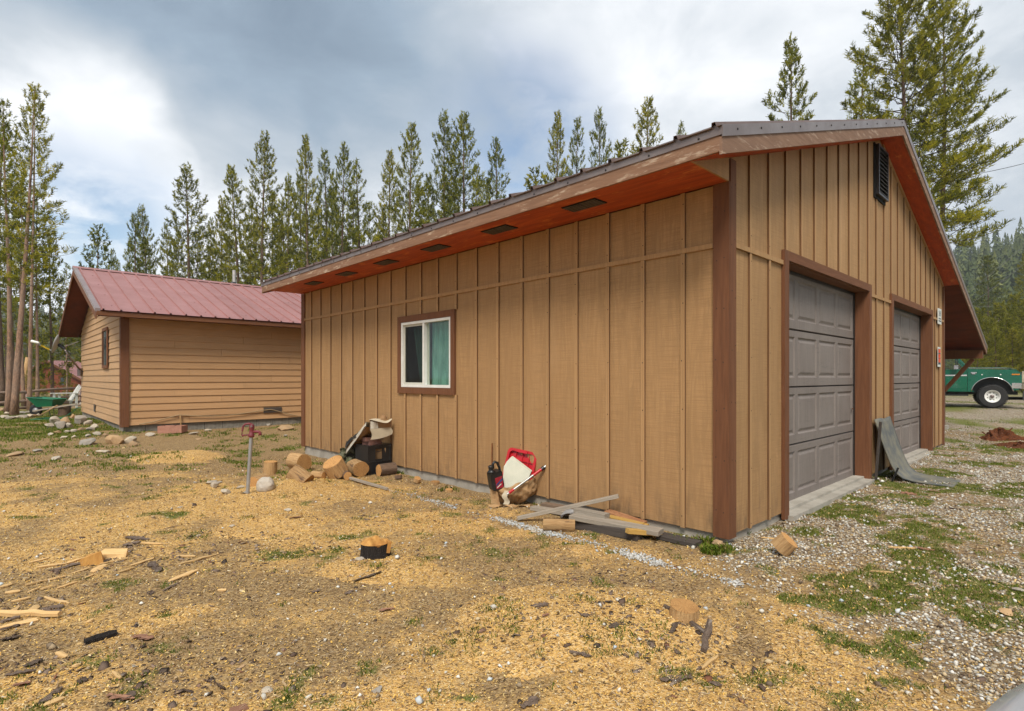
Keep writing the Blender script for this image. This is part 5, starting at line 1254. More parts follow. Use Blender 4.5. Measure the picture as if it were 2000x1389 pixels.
# grey stick in front of the logs
p0 = gp(684, 934, .035); p1 = gp(757, 955, .02)
m_gwood = wood('weathered_grey_lumber', (.36, .31, .25), (.24, .205, .165), (1, 12, 12), 3, .9, .5, .14, (.15, .12, .09), .35, 3)
def bar(name, p, q, w, h, mat, label, cat, group=None, up=(0, 0, 1)):
    p, q = Vector(p), Vector(q); L = (q - p).length; mb = MB(); e = min(w, h) * .08
    o_ = MB().box(0, L, -w / 2 + e, w / 2 - e, -h / 2, h / 2); vs = []
    sec = [(-w / 2, -h / 2 + e), (-w / 2 + e, -h / 2), (w / 2 - e, -h / 2), (w / 2, -h / 2 + e), (w / 2, h / 2 - e), (w / 2 - e, h / 2), (-w / 2 + e, h / 2), (-w / 2, h / 2 - e)]
    mb.prism(sec, lambda a, b: (0, a, b), lambda a, b: (L, a, b))
    o = mb.build(name, mat, None, p); d = (q - p).normalized(); a = Vector(up).cross(d).normalized(); b = d.cross(a)
    o.rotation_mode = 'QUATERNION'; o.rotation_quaternion = Matrix((d, a, b)).transposed().to_quaternion()
    return tag(o, label, cat, group)
bar('stick', p0, p1, .035, .03, m_gwood, 'square grey stick on the ground pointing from the logs to the white gravel line', 'stick')

# ------------------------------------------------------------------ paper bag with rubbish
bc = gp(1003, 990)
bg_ = thing('paper_bag', 'torn brown paper bag of rubbish slumped against the garage wall', 'bag', (bc.x, bc.y + .13, bc.z), 0)
m_bag = NT('wrinkled_brown_bag'); v_ = m_bag.co('Object'); n_ = m_bag.noise(v_, 5, 4, .6); n2_ = m_bag.noise(v_, 22, 4, .7); st_ = m_bag.noise(m_bag.co('Object', loc=(3, 1, 2)), 3.2, 4)
cc = m_bag.mix(m_bag.mr(n_, .35, .65), (.44, .28, .14), (.35, .21, .10)); cc = m_bag.mix(m_bag.mr(st_, .56, .64, 0, .85), cc, (.20, .075, .022))
m_bag = m_bag.fin(cc, .8, m_bag.bump(m_bag.math('ADD', n_, m_bag.math('MULTIPLY', n2_, .4)), .9, .03))
def bagf(a, b):
    th = -math.pi * .05 + 2 * math.pi * a; cxn, syn = math.cos(th), math.sin(th)
    lim_ = .62 + .42 * (0.5 + .5 * math.cos(th - .35))        # the mouth gapes toward the yard's far side
    ph = b * lim_
    rx = .255 * (math.sin(min(1, ph * 1.5 + .12) * math.pi / 2)) * (1 - .20 * max(0, ph - .55))
    ry = .15 * (math.sin(min(1, ph * 1.5 + .12) * math.pi / 2)) * (1 - .25 * max(0, ph - .55))
    w = .014 * math.sin(9 * th + 7 * ph) + .010 * math.sin(17 * th - 11 * ph) + .008 * math.sin(5 * th + 23 * ph)
    return ((rx + w) * cxn, (ry + w) * syn, .005 + .31 * ph + .012 * math.sin(6 * th + 3))
MB().grid(bagf, 48, 18).build('bag_body', m_bag, bg_, smooth=True)
MB().grid(lambda a, b: (-.27 + .10 * a + .03 * b, -.10 - .05 * a, .0 + .25 * (1 - b) * (1 - .4 * a) + .01 * math.sin(9 * a + 5 * b)), 8, 10).build('torn_flap', m_bag, bg_, smooth=True)
MB().grid(lambda a, b: (-.27 + .45 * a, -.13 - .06 * b - .01 * math.sin(11 * a), .018 + .012 * math.sin(14 * a + 3 * b)), 18, 4).build('bottom_fold', m_bag, bg_, smooth=True)
MB().grid(lambda a, b: (-.115 + .06 * a + .015 * math.sin(8 * b), -.135 - .02 * a, .03 + .15 * b), 6, 10).build('plastic_film', m_cream, bg_, smooth=True)
# red plastic lid
m_red = plain('red_plastic', (.52, .012, .02), (.40, .008, .014), 3, .35, .03, spec=.5)
lc = at(1011, 938, 6.29); rl = thing('tub_cover', 'red plastic tub cover standing behind the foam board in the paper bag', 'tub cover', (lc.x, lc.y, lc.z), GROT - math.pi / 2 + .10, rot=(R(-14), R(7), GROT - math.pi / 2 + .25))
def rrect(w, h, r, n=6):
    p = []
    for cx, cy, a0 in ((w / 2 - r, h - r, 0), (-w / 2 + r, h - r, 90), (-w / 2 + r, r, 180), (w / 2 - r, r, 270)):
        for k in range(n + 1): t = R(a0 + 90 * k / n); p.append((cx + r * math.cos(t), cy + r * math.sin(t)))
    return p
LW, LH = .36, .33
MB().prism(rrect(LW, LH, .045), lambda a, b: (a, 0, b), lambda a, b: (a, .012, b)).build('panel', m_red, rl)
o_, i_ = rrect(LW + .03, LH + .03, .055), rrect(LW - .03, LH - .03, .04); k = len(o_); mb = MB()
f0 = [(a, -.035, b - .015) for a, b in o_] + [(a, -.035, b + .015) for a, b in i_] + [(a, .016, b - .015) for a, b in o_] + [(a, -.0005, b + .015) for a, b in i_]
mb.add(f0, [(j, (j + 1) % k, k + (j + 1) % k, k + j) for j in range(k)] + [(j, (j + 1) % k, 2 * k + (j + 1) % k, 2 * k + j) for j in range(k)] + [(k + j, k + (j + 1) % k, 3 * k + (j + 1) % k, 3 * k + j) for j in range(k)])
mb.build('rim', m_red, rl, angle=40)
for x in (-.09, .0, .09): BX(x - .004, x + .004, -.016, -.0005, .02, LH - .02).build('rib', m_red, rl)
for z in (.11, .22): BX(-LW / 2 + .02, LW / 2 - .02, -.0155, -.0006, z - .004, z + .004).build('rib', m_red, rl)
BX(-.07, .07, -.05, -.036, LH - .02, LH + .012).build('grip', m_red, rl)
# foam board
fpx = [(998, 894), (1037, 922), (1030, 940), (1003, 965), (980, 962), (984, 912), (990, 902)]
m_foam = plain('off_white_foam', (.60, .60, .50), (.52, .53, .44), 7, .9, .3, dist=.006)
dF = 6.14
pts3 = [at(x, y, dF) for x, y in fpx]; cF = sum(pts3, Vector()) / 7
MB().prism([(p.x - cF.x, p.z - cF.z) for p in pts3], lambda a, b: (a, b * .25, b), lambda a, b: (a + .018, .045 + b * .25, b + .006)).build('foam_board', m_foam, None, cF)
tag(bpy.data.objects['foam_board'], 'broken off-white foam board leaning in the paper bag', 'foam board')
# oil jug
jc = at(968, 938, 6.07); jg = thing('oil_jug', 'black plastic oil jug with a red and blue label tipped in the bag', 'jug', jc, rot=(R(8), R(-13), R(28)))
jb = MB().prism(rrect(.145, .21, .03), lambda a, b: (a, -.045, b - .10), lambda a, b: (a, .045, b - .10))
jb.build('body', m_black, jg, angle=35)
MB().lathe([(.052, .105), (.035, .125), (.024, .135), (.024, .15)], 14, (-.035, 0, 0)).build('neck', m_black, jg, smooth=True)
MB().lathe([(.028, .148), (.028, .178), (.024, .182)], 16, (-.035, 0, 0)).build('cap', m_black, jg, smooth=False)
MB().tube([(-.01, 0, .14), (-.005, 0, .19), (.02, 0, .21), (.05, 0, .19), (.066, 0, .13), (.068, 0, .08)], .015, 10).build('handle', m_black, jg, smooth=True)
m_lab = plain('red_label', (.42, .03, .05), rough=.4); m_labb = plain('blue_label', (.03, .10, .30), rough=.4)
lb = BX(-.025, .062, -.0475, -.0455, -.085, .045).build('label', m_lab, jg)
MB().prism([(-.02, -.05), (.06, .0), (.06, .02), (-.02, -.03)], lambda a, b: (a, -.0492, b), lambda a, b: (a, -.0478, b)).build('label_stripe', m_labb, lb)
MB().prism([(-.018, -.075), (.04, -.045), (.04, -.035), (-.018, -.063)], lambda a, b: (a, -.0492, b), lambda a, b: (a, -.0478, b)).build('label_stripe', m_white, lb)
# extension pole
pa, pb = at(990, 966, 5.98), at(1068, 909, 6.10)
ep = thing('pole', 'grey telescoping pole with a red sleeve sticking out of the bag', 'pole')
d = pb - pa
m_alu = plain('dull_aluminium', (.45, .45, .44), (.36, .36, .35), 6, .4, .05, .7)
MB().tube([pa, pa + d * .66], .0125, 12).build('shaft', m_alu, ep, angle=40)
MB().tube([pa + d * .66, pa + d * .87], .017, 12).build('sleeve', m_red, ep, angle=40)
MB().tube([pa + d * .86, pa + d * .93], .021, 12).build('collar', m_black, ep, angle=40)
MB().tube([pa + d * .93, pb], .0135, 12).build('tip', m_alu, ep, angle=40)
MB().tube([pb - d * .004, pb + d * .002], .009, 10).build('socket', m_dark, ep)
MB().tube([pa + d * .05, pa + d * .17], .016, 12).build('lower_sleeve', m_red, ep)
# rusty rod against the wall
m_rust = plain('rust', (.22, .07, .02), (.12, .04, .015), 20, .9)
r0 = at(962, 915, 6.6); tag(MB().tube([W2(-.03, 2.93, .30), W2(-.026, 2.93, .62)], .007, 8).build('rod', m_rust), 'thin rusty rod standing against the wall behind the oil jug', 'rod')

# ------------------------------------------------------------------ lumber heap at the corner
m_dwood = wood('dark_weathered_timber', (.085, .07, .06), (.05, .042, .037), (1, 12, 12), 3, .92, .6, .1, (.17, .14, .115), .36, 3)
m_ywood = wood('fresh_yellow_lumber', (.52, .33, .10), (.43, .25, .06), (1, 12, 12), 3, .8, .3, .08)
m_rbark = wood('red_bark_slab', (.30, .13, .06), (.42, .22, .11), (1, 9, 9), 4, .95, .9, .1, (.13, .05, .03), .4, 4, .02)
LG = 'boards in the lumber heap'
def lum(a, b, za, zb, w, h, mat, label, **k):
    return bar('board', gp(*a, za), gp(*b, zb), w, h, mat, label, 'board', LG, **k)
lum((1126, 1023), (1250, 1046), .04, .045, .095, .085, m_dwood, 'black squared timber lowest at the front of the lumber heap')
lum((1118, 1008), (1291, 1040), .11, .075, .14, .042, m_gwood, 'long grey plank lying across the top front of the lumber heap')
lum((1290, 1046), (1365, 1063), .022, .02, .14, .036, m_dwood, 'dark flat plank pointing to the garage corner')
lum((1040, 992), (1120, 1004), .03, .04, .09, .04, m_gwood, 'grey board running from the paper bag to the heap')
lum((1062, 985), (1180, 1006), .05, .075, .09, .04, wood('brown_weathered_board', (.22, .15, .10), (.14, .095, .065), (1, 12, 12), 3, .9, .5, .1), 'brown board behind the grey one near the paper bag')
lum((1125, 996), (1186, 1008), .14, .135, .085, .042, m_gwood, 'short grey board topmost on the lumber heap')
lum((1186, 1002), (1258, 1026), .10, .05, .11, .06, m_rbark, 'slab of wood with red bark at the back of the heap')
lum((1190, 1012), (1256, 1028), .085, .065, .075, .05, m_ywood, 'yellowish board end between the grey planks')
lum((1240, 1024), (1262, 1030), .07, .06, .12, .035, m_ywood, 'bright yellow board end beside the wall')
lum((1225, 1037), (1290, 1042), .10, .045, .06, .04, m_ywood, 'yellow-ended stick under the long grey plank')
p0 = gp(1012, 1012, .022); p1 = at(1208, 969, 5.25)
bar('board', p0, p1, .06, .032, m_gwood, 'long pale lath slanting up over the lumber heap', 'board', LG)
MB().grid(lambda a, b: (.24 * a, .14 * b, .05 * math.sin(math.pi * a) + .015 * math.sin(9 * a + 5 * b)), 10, 6).build('plastic_scrap', plain('grey_plastic_film', (.35, .35, .35), rough=.5), None, gp(1096, 1012, .03), smooth=True)
tag(bpy.data.objects['plastic_scrap'], 'crumpled grey plastic film under the boards', 'plastic')

# ------------------------------------------------------------------ rubber sheet leaning between the doors
prof = [(-.012, .82), (-.07, .62), (-.13, .42), (-.19, .24), (-.245, .12), (-.32, .055), (-.44, .03), (-.62, .02), (-.82, .016)]
m_mat = plain('scuffed_grey_rubber', (.085, .095, .10), (.20, .185, .14), 7, .7, .3, dist=.006, detail=8)
fs = []
def mt(a, b):
    t = b * (len(prof) - 1); i = min(int(t), len(prof) - 2); f = t - i; f = f
    y_, z_ = prof[i][0] * (1 - f) + prof[i + 1][0] * f, prof[i][1] * (1 - f) + prof[i + 1][1] * f
    return (4.27 + .78 * a + .10 * b * b, y_ - .035 - .01 * math.sin(3 * a), z_ + .008 * math.sin(8 * a + 3 * b) + float(gh(5.2, 7.4)))
o = MB().grid(mt, 10, 32).build('rubber_mat', m_mat, None, GC, (0, 0, GROT), smooth=True); o.modifiers.new('thick', 'SOLIDIFY').thickness = .02
tag(o, 'scuffed grey rubber sheet bent from the wall onto the gravel between the doors', 'mat')
o = BX(0, .03, -.06, -.03, 0, .80).build('dark_board', m_dwood, None, W2(4.19, -.02, .03), (R(4), 0, GROT)); tag(o, 'narrow black board leaning beside the bent rubber sheet', 'board')
o = BX(0, .03, -.03, -.01, 0, .22).build('dark_board', m_black, None, W2(4.22, -.22, .03), (R(20), 0, GROT)); tag(o, 'short black strip leaning against the bent rubber sheet', 'board')

# ------------------------------------------------------------------ signs on the gable wall
def text(body, size, mat, parent, loc, rot, name='lettering', sx=1.0):
    cu = bpy.data.curves.new(name, 'FONT'); cu.body = body; cu.size = size; cu.align_x = 'CENTER'; cu.align_y = 'CENTER'; cu.extrude = .0006
    cu.materials.append(mat); t = bpy.data.objects.new(name, cu); COL.objects.link(t)
    dg = bpy.context.evaluated_depsgraph_get(); me = bpy.data.meshes.new_from_object(t.evaluated_get(dg)); bpy.data.objects.remove(t)
    if not me.materials: me.materials.append(mat)
    o = link(name, me, parent, loc, rot); o.scale = (sx, 1, 1); return o
m_ink = plain('sign_ink', (.05, .06, .09), rough=.6); m_sgn = plain('sign_white', (.68, .70, .66), (.6, .62, .58), 6, .5, .02)
s_ = thing('address_sign', 'small white sign with dark characters on the batten beside the porch', 'sign', W2(8.84, -.028, 2.44), GROT)
BX(-.17, .17, -.008, 0, 0, .30).build('sign_plate', m_sgn, s_)
text('245', .14, m_ink, s_, (0, -.0095, .20), (R(90), 0, 0)); 
for z, w in ((.095, .11), (.05, .12)): BX(-w, w, -.0098, -.0085, z, z + .022).build('small_print', m_ink, s_)
m_or = plain('fluorescent_orange', (.80, .08, .008), (.68, .06, .006), 4, .5, .02)
s_ = thing('warning_sign', 'orange and black warning sign with a white border below the white sign', 'sign', W2(8.80, -.028, 1.62), GROT)
BX(-.13, .13, -.006, 0, 0, .38).build('sign_plate', m_sgn, s_)
BX(-.105, .105, -.008, -.0065, .045, .345).build('black_field', m_ink, s_)
for q, z in enumerate((.265, .17, .085)): BX(-.09, .095 - .0 * q, -.0095, -.0085, z, z + .075).build('orange_panel', m_or, s_)

# ------------------------------------------------------------------ satellite dish, cord, hose on and by the house
def HL_(u, v, z): return Vector((HO.x + GU.x * u + GV.x * v, HO.y + GU.y * u + GV.y * v, z))
dp = at(113, 673, 16.6)
ds = thing('satellite_dish', 'grey satellite dish on an arm bracketed to the house end wall', 'dish', dp)
m_dish = plain('grey_dish', (.42, .43, .43), (.36, .37, .37), 5, .5, .03)
axv = Vector((-.84, -.50, .26)).normalized()
dq = axv.to_track_quat('Z', 'Y')
o = MB().lathe([(0, 0), (.10, .008), (.20, .032), (.29, .07), (.295, .068), (.20, .022), (.10, -.004), (0, -.012)], 28).build('reflector', m_dish, ds, smooth=True)
o.rotation_mode = 'QUATERNION'; o.rotation_quaternion = dq
L0 = Vector((0, 0, -.28)); fe = at(66, 668, 16.3) - dp
MB().tube([L0 + Vector((0, 0, .02)), L0.lerp(fe, .35)], .018, 8).build('feed_arm', m_galv, ds); MB().tube([L0.lerp(fe, .35), L0.lerp(fe, .72)], .02, 8).build('feed_arm', plain('yellow_band', (.6, .38, .02), rough=.5), ds); MB().tube([L0.lerp(fe, .72), fe], .016, 8).build('feed_arm', m_galv, ds)
MB().tube([fe + Vector((.16, 0, -.03)), fe + Vector((-.06, 0, .02))], [.03, .045], 12).build('feed_horn', m_white, ds, angle=40)
hub = Vector((.16, .05, -.12)); wl = HL_(-.03, 6.9, 1.58) - dp
MB().tube([Vector((.02, 0, 0)), hub], .05, 10).build('back_bracket', m_black, ds)
MB().tube([hub, hub + Vector((.08, .05, -.22)), wl], .026, 10).build('mast', m_metal, ds, smooth=True)
BX(-.08, .02, -.09, .09, -.12, .12).build('wall_plate', m_metal, ds, wl)
MB().tube([hub + Vector((.10 * math.cos(t) + .08, 0, .09 * math.sin(t) - .16)) for t in [k * .45 for k in range(15)]], .010, 6).build('coiled_cable', m_black, ds)
MB().tube([hub + Vector((0, 0, .05)), hub + Vector((.35, .1, .22))], .012, 6).build('stay_rod', m_metal, ds)
m_cord = plain('tan_cord', (.36, .26, .15), (.28, .2, .11), 10, .8)
def hp(px, py, off=.05):                              # point on the long house wall seen at a pixel
    r_ = (px - 1000) / F; o0 = HL_(0, -off, 0); u = (o0.x - r_ * o0.y) / (r_ * GU.y - GU.x)
    p = HL_(u, -off, 0); return Vector((p.x, p.y, HC + (HY - py) / F * p.y))
pts = [hp(*q) for q in ((272, 829), (300, 824), (325, 817), (350, 810.5), (370, 812), (400, 813), (440, 812), (480, 807), (510, 802), (530, 800), (545, 804), (565, 809), (590, 815))]
cd = thing('cord', 'tan cord strung sagging along the foot of the house wall', 'cord')
MB().tube(pts, .012, 6).build('strand', m_cord, cd, smooth=True)
MB().tube([hp(352, 811, .06), hp(354, 838, .10)], [.016, .014], 7).build('stake', m_logs, cd)
m_hose = plain('green_garden_hose', (.01, .16, .07), (.015, .12, .05), 8, .4, spec=.4)
hc = gp(97, 820)
hs = [hc + Vector(((.38 + .05 * math.sin(3 * t)) * math.cos(t) * (1 - .01 * t), (.5 + .06 * math.sin(2 * t)) * math.sin(t) * (1 - .012 * t), .014 + .0015 * t)) for t in [k * .3 for k in range(64)]]
e0 = hs[-1]; hs += [gp(128, 813, .03), gp(140, 806, .10), gp(150, 797, .25), HL_(-.06, 6.8, .5)]
hh = thing('garden_hose', 'green garden hose coiled on the lawn with an end running to the house', 'hose')
MB().tube(hs, .013, 8).build('hose_line', m_hose, hh, smooth=True)

# ------------------------------------------------------------------ lawn corner: wheelbarrow, chair, fence, red cabin
w0 = gp(96, 813)
wb = thing('wheelbarrow', 'green wheelbarrow with wooden handles on the lawn by the stone edging', 'wheelbarrow', (w0.x, w0.y, w0.z), .05)
m_gtub = plain('green_tub', (.005, .155, .075), (.006, .12, .06), 4, .4, .03, spec=.45)
ty = .30
to = [(-.46, -ty, .60), (.34, -ty, .54), (.34, ty, .54), (-.46, ty, .60)]; bo = [(-.24, -ty * .62, .30), (.22, -ty * .66, .32), (.22, ty * .66, .32), (-.24, ty * .62, .30)]
ti = [(-.43, -ty + .02, .595), (.32, -ty + .02, .535), (.32, ty - .02, .535), (-.43, ty - .02, .595)]; bi = [(-.22, -ty * .6, .315), (.20, -ty * .64, .335), (.20, ty * .64, .335), (-.22, ty * .6, .315)]
mb = MB(); mb.add(to + bo + ti + bi, [(0, 1, 5, 4), (1, 2, 6, 5), (2, 3, 7, 6), (3, 0, 4, 7), (4, 5, 6, 7), (8, 9, 13, 12), (9, 10, 14, 13), (10, 11, 15, 14), (11, 8, 12, 15), (12, 13, 14, 15), (0, 1, 9, 8), (1, 2, 10, 9), (2, 3, 11, 10), (3, 0, 8, 11)])
mb.build('tray', m_gtub, wb)
MB().tube([(to[k % 4][0], to[k % 4][1], to[k % 4][2]) for k in range(5)], .014, 6).build('tray_rim', m_gtub, wb)
for s in (-1, 1):
    MB().obox((-.40, s * .12, .17), (1.05, s * .32, .40), .035, .04).build('handle', m_gwood, wb)
    MB().tube([(.30, s * .22, .30), (.33, s * .24, .0), (.22, s * .23, .0), (.12, s * .2, .28)], .012, 6).build('leg', m_black, wb)
wh = MB().lathe([(.10, -.035), (.17, -.045), (.19, -.02), (.19, .02), (.17, .045), (.10, .035)], 20, (-.40, 0, .19), 'y', False).build('wheel', m_black, wb, smooth=True)
MB().lathe([(.02, -.05), (.10, -.02), (.10, .02), (.02, .05)], 14, (-.40, 0, .19), 'y').build('hub', m_galv, wh, smooth=True)
m_hand = wood('pale_tool_handle', (.50, .33, .17), (.40, .25, .12), (1, 12, 12), 3, .7, .2, .05)
tl = thing('shovel', 'shovel with a pale wooden handle leaning across the wheelbarrow', 'shovel')
q0, q1 = gp(77, 812, .03), at(112, 792, w0.y - .36); MB().tube([q0, q1], .02, 8).build('handle', m_hand, tl, smooth=True)
q2 = q0 + (q0 - q1).normalized() * .22
MB().obox(q0, q2, .17, .012).build('blade', m_metal, tl)
tl2 = thing('rake', 'rake whose wooden handle lies along the top of the wheelbarrow tray', 'rake')
q0, q1 = at(99, 790, w0.y), at(131, 783, w0.y + .5); MB().tube([q0, q1], .018, 8).build('handle', m_hand, tl2, smooth=True); MB().obox(q0 + Vector((-.02, -.16, 0)), q0 + Vector((-.02, .16, 0)), .04, .04).build('rake_head', m_metal, tl2)
# splitting block under the handles
log(126, 802, .17, .34, (0, .05, 1), 'weathered chopping block on the lawn behind the wheelbarrow', m_logb, group=None)
a0 = gp(124, 803); ch = thing('adirondack_chair', 'white slatted garden chair on the lawn behind the wheelbarrow', 'chair', (a0.x * 1.12, a0.y * 1.12, a0.z - .02), R(-35))
m_chair = plain('white_resin', (.62, .61, .57), (.52, .51, .47), 4, .5, .03)
for k in range(5):
    x = -.22 + k * .11; MB().hexa([(x, .20, .28), (x + .09, .20, .28), (x + .09, .225, .28), (x, .225, .28), (x, .52, .98 - .25 * abs(k - 2) * .2), (x + .09, .52, .98 - .25 * abs(k - 2) * .2), (x + .09, .545, .98 - .25 * abs(k - 2) * .2), (x, .545, .98 - .25 * abs(k - 2) * .2)]).build('back_slat', m_chair, ch)
    y = -.30 + k * .10; MB().hexa([(-.24, y, .40 - .02 * k), (.31, y, .40 - .02 * k), (.31, y + .085, .385 - .02 * k), (-.24, y + .085, .385 - .02 * k), (-.24, y, .42 - .02 * k), (.31, y, .42 - .02 * k), (.31, y + .085, .405 - .02 * k), (-.24, y + .085, .405 - .02 * k)]).build('seat_slat', m_chair, ch)
for s in (-.30, .34):
    BX(s, s + .04, -.28, -.20, 0, .60).build('leg', m_chair, ch); BX(s, s + .04, .30, .38, 0, .60).build('leg', m_chair, ch); BX(s - .05, s + .09, -.36, .45, .6002, .63).build('armrest', m_chair, ch)
# log fence
fe = thing('log_fence', 'rustic three-rail log fence behind the lawn', 'fence')
m_rail = wood('grey_log_rail', (.28, .20, .15), (.18, .125, .095), (1, 8, 8), 3, .9, .5, .1)
m_post = wood('peeling_post', (.42, .30, .25), (.28, .18, .15), (8, 8, 1), 3, .9, .5, .1)
fx = [(-60, 771, 22.5), (52, 766, 24), (157, 758, 27), (240, 752, 30)]
for px, py, d in fx[:]:
    b = at(px, py, d); g0 = float(gh(b.x, b.y))
    MB().tube([(b.x, b.y, g0 - .1), (b.x + .05, b.y, b.z + .12)], [.085, .07], 9).build('post', m_trim if px == 52 else m_post, fe, smooth=True)
    MB().tube([(b.x + .28, b.y - .12, g0 - .1), (b.x + .04, b.y - .06, b.z + .02)], [.075, .06], 9).build('leaning_post', m_post, fe, smooth=True)
for (x0, y0, d0), (x1, y1, d1) in zip(fx[:-1], fx[1:]):
    for k, dz in enumerate((0, -.38, -.68)):
        p, q = at(x0, y0, d0) + Vector((-.15, -.04, dz)), at(x1, y1, d1) + Vector((.15, -.04, dz * (1 if k < 2 else .95)))
        m_ = p.lerp(q, .5) + Vector((0, 0, random.uniform(-.04, .04)))
        MB().tube([p, m_, q], [.062, .058, .05], 8, True, .06).build('rail', m_rail, fe, smooth=True)
# red cabin
cp = at(97, 706, 60)
cb = thing('cabin', 'red-brown cabin with a pink metal roof behind the young pines', 'cabin', (cp.x, cp.y, -.35), R(4))
m_cab = wood('red_brown_cabin_boards', (.235, .062, .026), (.155, .040, .018), (9, 9, 1), 2, .8, .3, .06)
ph_ = cp.z + .35; hw_ = 3.6; eh = ph_ - hw_ * .60; Ld = 8.0
MB().prism([(-hw_, 0), (hw_, 0), (hw_, eh), (0, ph_ - .05), (-hw_, eh)], lambda a, b: (a, 0, b), lambda a, b: (a, Ld, b)).build('wall', m_cab, cb)
for s in (-1, 1):
    mb = MB(); mb.hexa([(s * (hw_ + .4), -.5, eh - .13), (0, -.5, ph_ + .02), (0, Ld + .5, ph_ + .02), (s * (hw_ + .4), Ld + .5, eh - .13), (s * (hw_ + .4), -.5, eh - .03), (0, -.5, ph_ + .12), (0, Ld + .5, ph_ + .12), (s * (hw_ + .4), Ld + .5, eh - .03)])
    ro = mb.build('roof', m_roofh, cb)
    for k in range(18): MB().obox((s * (hw_ + .4), -.4 + k * .52, eh - .018), (s * .02, -.4 + k * .52, ph_ + .13), .05, .03).build('roof_rib', m_roofh, ro)
    MB().obox((s * (hw_ + .42), -.52, eh - .10), (0, -.52, ph_ + .05), .04, .2).build('rake_board', m_trim, cb)
wn_ = BX(1.15, 1.95, -.03, -.001, .95, 1.75).build('window', plain('cabin_pane', (.05, .07, .08), rough=.1, spec=.6), cb)
for a in ((1.05, 1.149, .87, 1.83), (1.951, 2.05, .87, 1.83), (1.15, 1.95, 1.7505, 1.83), (1.15, 1.95, .87, .9495), (1.53, 1.57, .951, 1.749)): BX(a[0], a[1], -.06, -.0015, a[2], a[3]).build('window_frame', m_trim, wn_)
BX(-1.7, -1.0, -.04, -.001, 0, 2.0).build('door', m_trim, cb); MB().tube([(-1.08, -.08, 1.0), (-1.08, -.02, 1.0)], .03, 8).build('door_handle', m_chrome, cb)
BX(-2.6, 2.6, -.012, -.0008, 2.02, 2.08).build('belt_board', m_trim, cb)
log(52, 700, .13, 1.0, (0, 0, 1), 'pale broken snag standing behind the cabin roof', m_logs, lift=None, group=None) if False else None
sg = at(52, 720, 48); o = MB().tube([(sg.x, sg.y, -.2), (sg.x, sg.y, sg.z), (sg.x + .05, sg.y, HC + (HY - 698) / F * 48)], [.22, .2, .12], 10, True, .12).build('snag', m_logs, smooth=True); tag(o, 'pale broken snag standing before the cabin gable', 'dead tree')

# ------------------------------------------------------------------ rotten stump and crumbs by the drive
m_rot = wood('rotten_red_wood', (.20, .062, .02), (.085, .03, .014), (5, 5, 3), 6, .95, 1.0, .15, (.36, .17, .05), .40, 6, .03)
def rotten(px, py, w, h, seed, label):
    c = gp(px, py); r_ = thing('rotten_stump', label, 'stump', (c.x, c.y, c.z - .02)); rr = random.Random(seed)
    def f(a, b):
        th = 2 * math.pi * a; q = w * (1 - b) * (1 + .25 * math.sin(3 * th + seed) + .12 * math.sin(7 * th)) + .002
        z = h * (b ** .7) * (.8 + .3 * math.sin(4 * th + 2) * (1 - b) + .25 * math.sin(11 * th + 9 * b)) if b > 0 else -.02
        return (q * math.cos(th) + rr.uniform(-.02, .02), .75 * q * math.sin(th) + rr.uniform(-.02, .02), z)
    MB().grid(f, 34, 9).build('rotten_core', m_rot, r_)
    for k in range(16):
        th = rr.uniform(0, 6.28); q = w * rr.uniform(.1, .8); p = Vector((q * math.cos(th), .75 * q * math.sin(th), h * rr.uniform(0, .5)))
        MB().obox(p, p + Vector((rr.uniform(-.12, .12), rr.uniform(-.12, .12), rr.uniform(.02, .16))) * (h / .28), rr.uniform(.02, .06), rr.uniform(.015, .03)).build('shard', m_rot, r_)
rotten(1953, 858, .40, .27, 3, 'crumbling red rotten stump on the gravel before the truck')
rotten(1990, 872, .48, .11, 8, 'lower mound of rotten wood beside the crumbling red stump')

# ------------------------------------------------------------------ green pickup
def paint(name, a, b):
    s = NT(name); n = s.noise(s.co('Object'), 2.5, 6, .65); n2 = s.noise(s.co('Object', (1, 1, 4)), 9, 5, .7)
    c = s.mix(s.mr(n, .35, .7), a, b); c = s.mix(s.mr(n2, .62, .8, 0, .35), c, (.10, .14, .11))
    return s.fin(c, s.mr(n, .3, .8, .22, .42), None, 0, .5, Coat_Weight=.3)
m_green = paint('green_truck_paint', (.001, .105, .056), (.001, .08, .043))
m_tyre = plain('tyre_rubber', (.022, .022, .023), (.035, .034, .033), 12, .85, .3)
m_amber = plain('amber_lens', (.75, .25, .02), rough=.25, spec=.5)
TRZ = R(-37)
wc = at(1937, 797, 18.9); hd_ = Vector((math.cos(TRZ), math.sin(TRZ), 0)); lt_ = Vector((-hd_.y, hd_.x, 0))
tz = wc.z
tr_o = wc + lt_ * .86; tr_o.z = tz
tk = thing('pickup_truck', 'green four-wheel-drive pickup parked beyond the porch brace', 'truck', tr_o, TRZ)
def arch(cx, cz, r, a0, a1, n=12): return [(cx + r * math.cos(R(a0 + (a1 - a0) * k / n)), cz + r * math.sin(R(a0 + (a1 - a0) * k / n))) for k in range(n + 1)]
Yb = .98
front = [(-.64, .55), (-.46, .55)] + arch(0, .50, .54, 168, 12) + [(.66, .62), (.74, .70), (.78, .98), (.74, 1.10), (.70, 1.22), (.60, 1.30), (-.60, 1.34), (-.64, 1.33)]
MB().prism(front, lambda a, b: (a, -Yb + .05 * max(0, (b - 1.0)), b), lambda a, b: (a, Yb - .05 * max(0, (b - 1.0)), b)).build('front_body', m_green, tk, angle=35)
BX(-.62, .64, -.62, .62, .56, 1.29).build('inner_fender', m_black, tk)
hood = MB().grid(lambda a, b: (-.60 + 1.24 * a, (-1 + 2 * b) * (Yb - .06), 1.345 + .05 * math.sin(math.pi * (b * .9 + .05)) - .07 * max(0, a - .75) * 4 * max(0, a - .75) * 4 * .8 + .01 * (1 - a)), 14, 12)
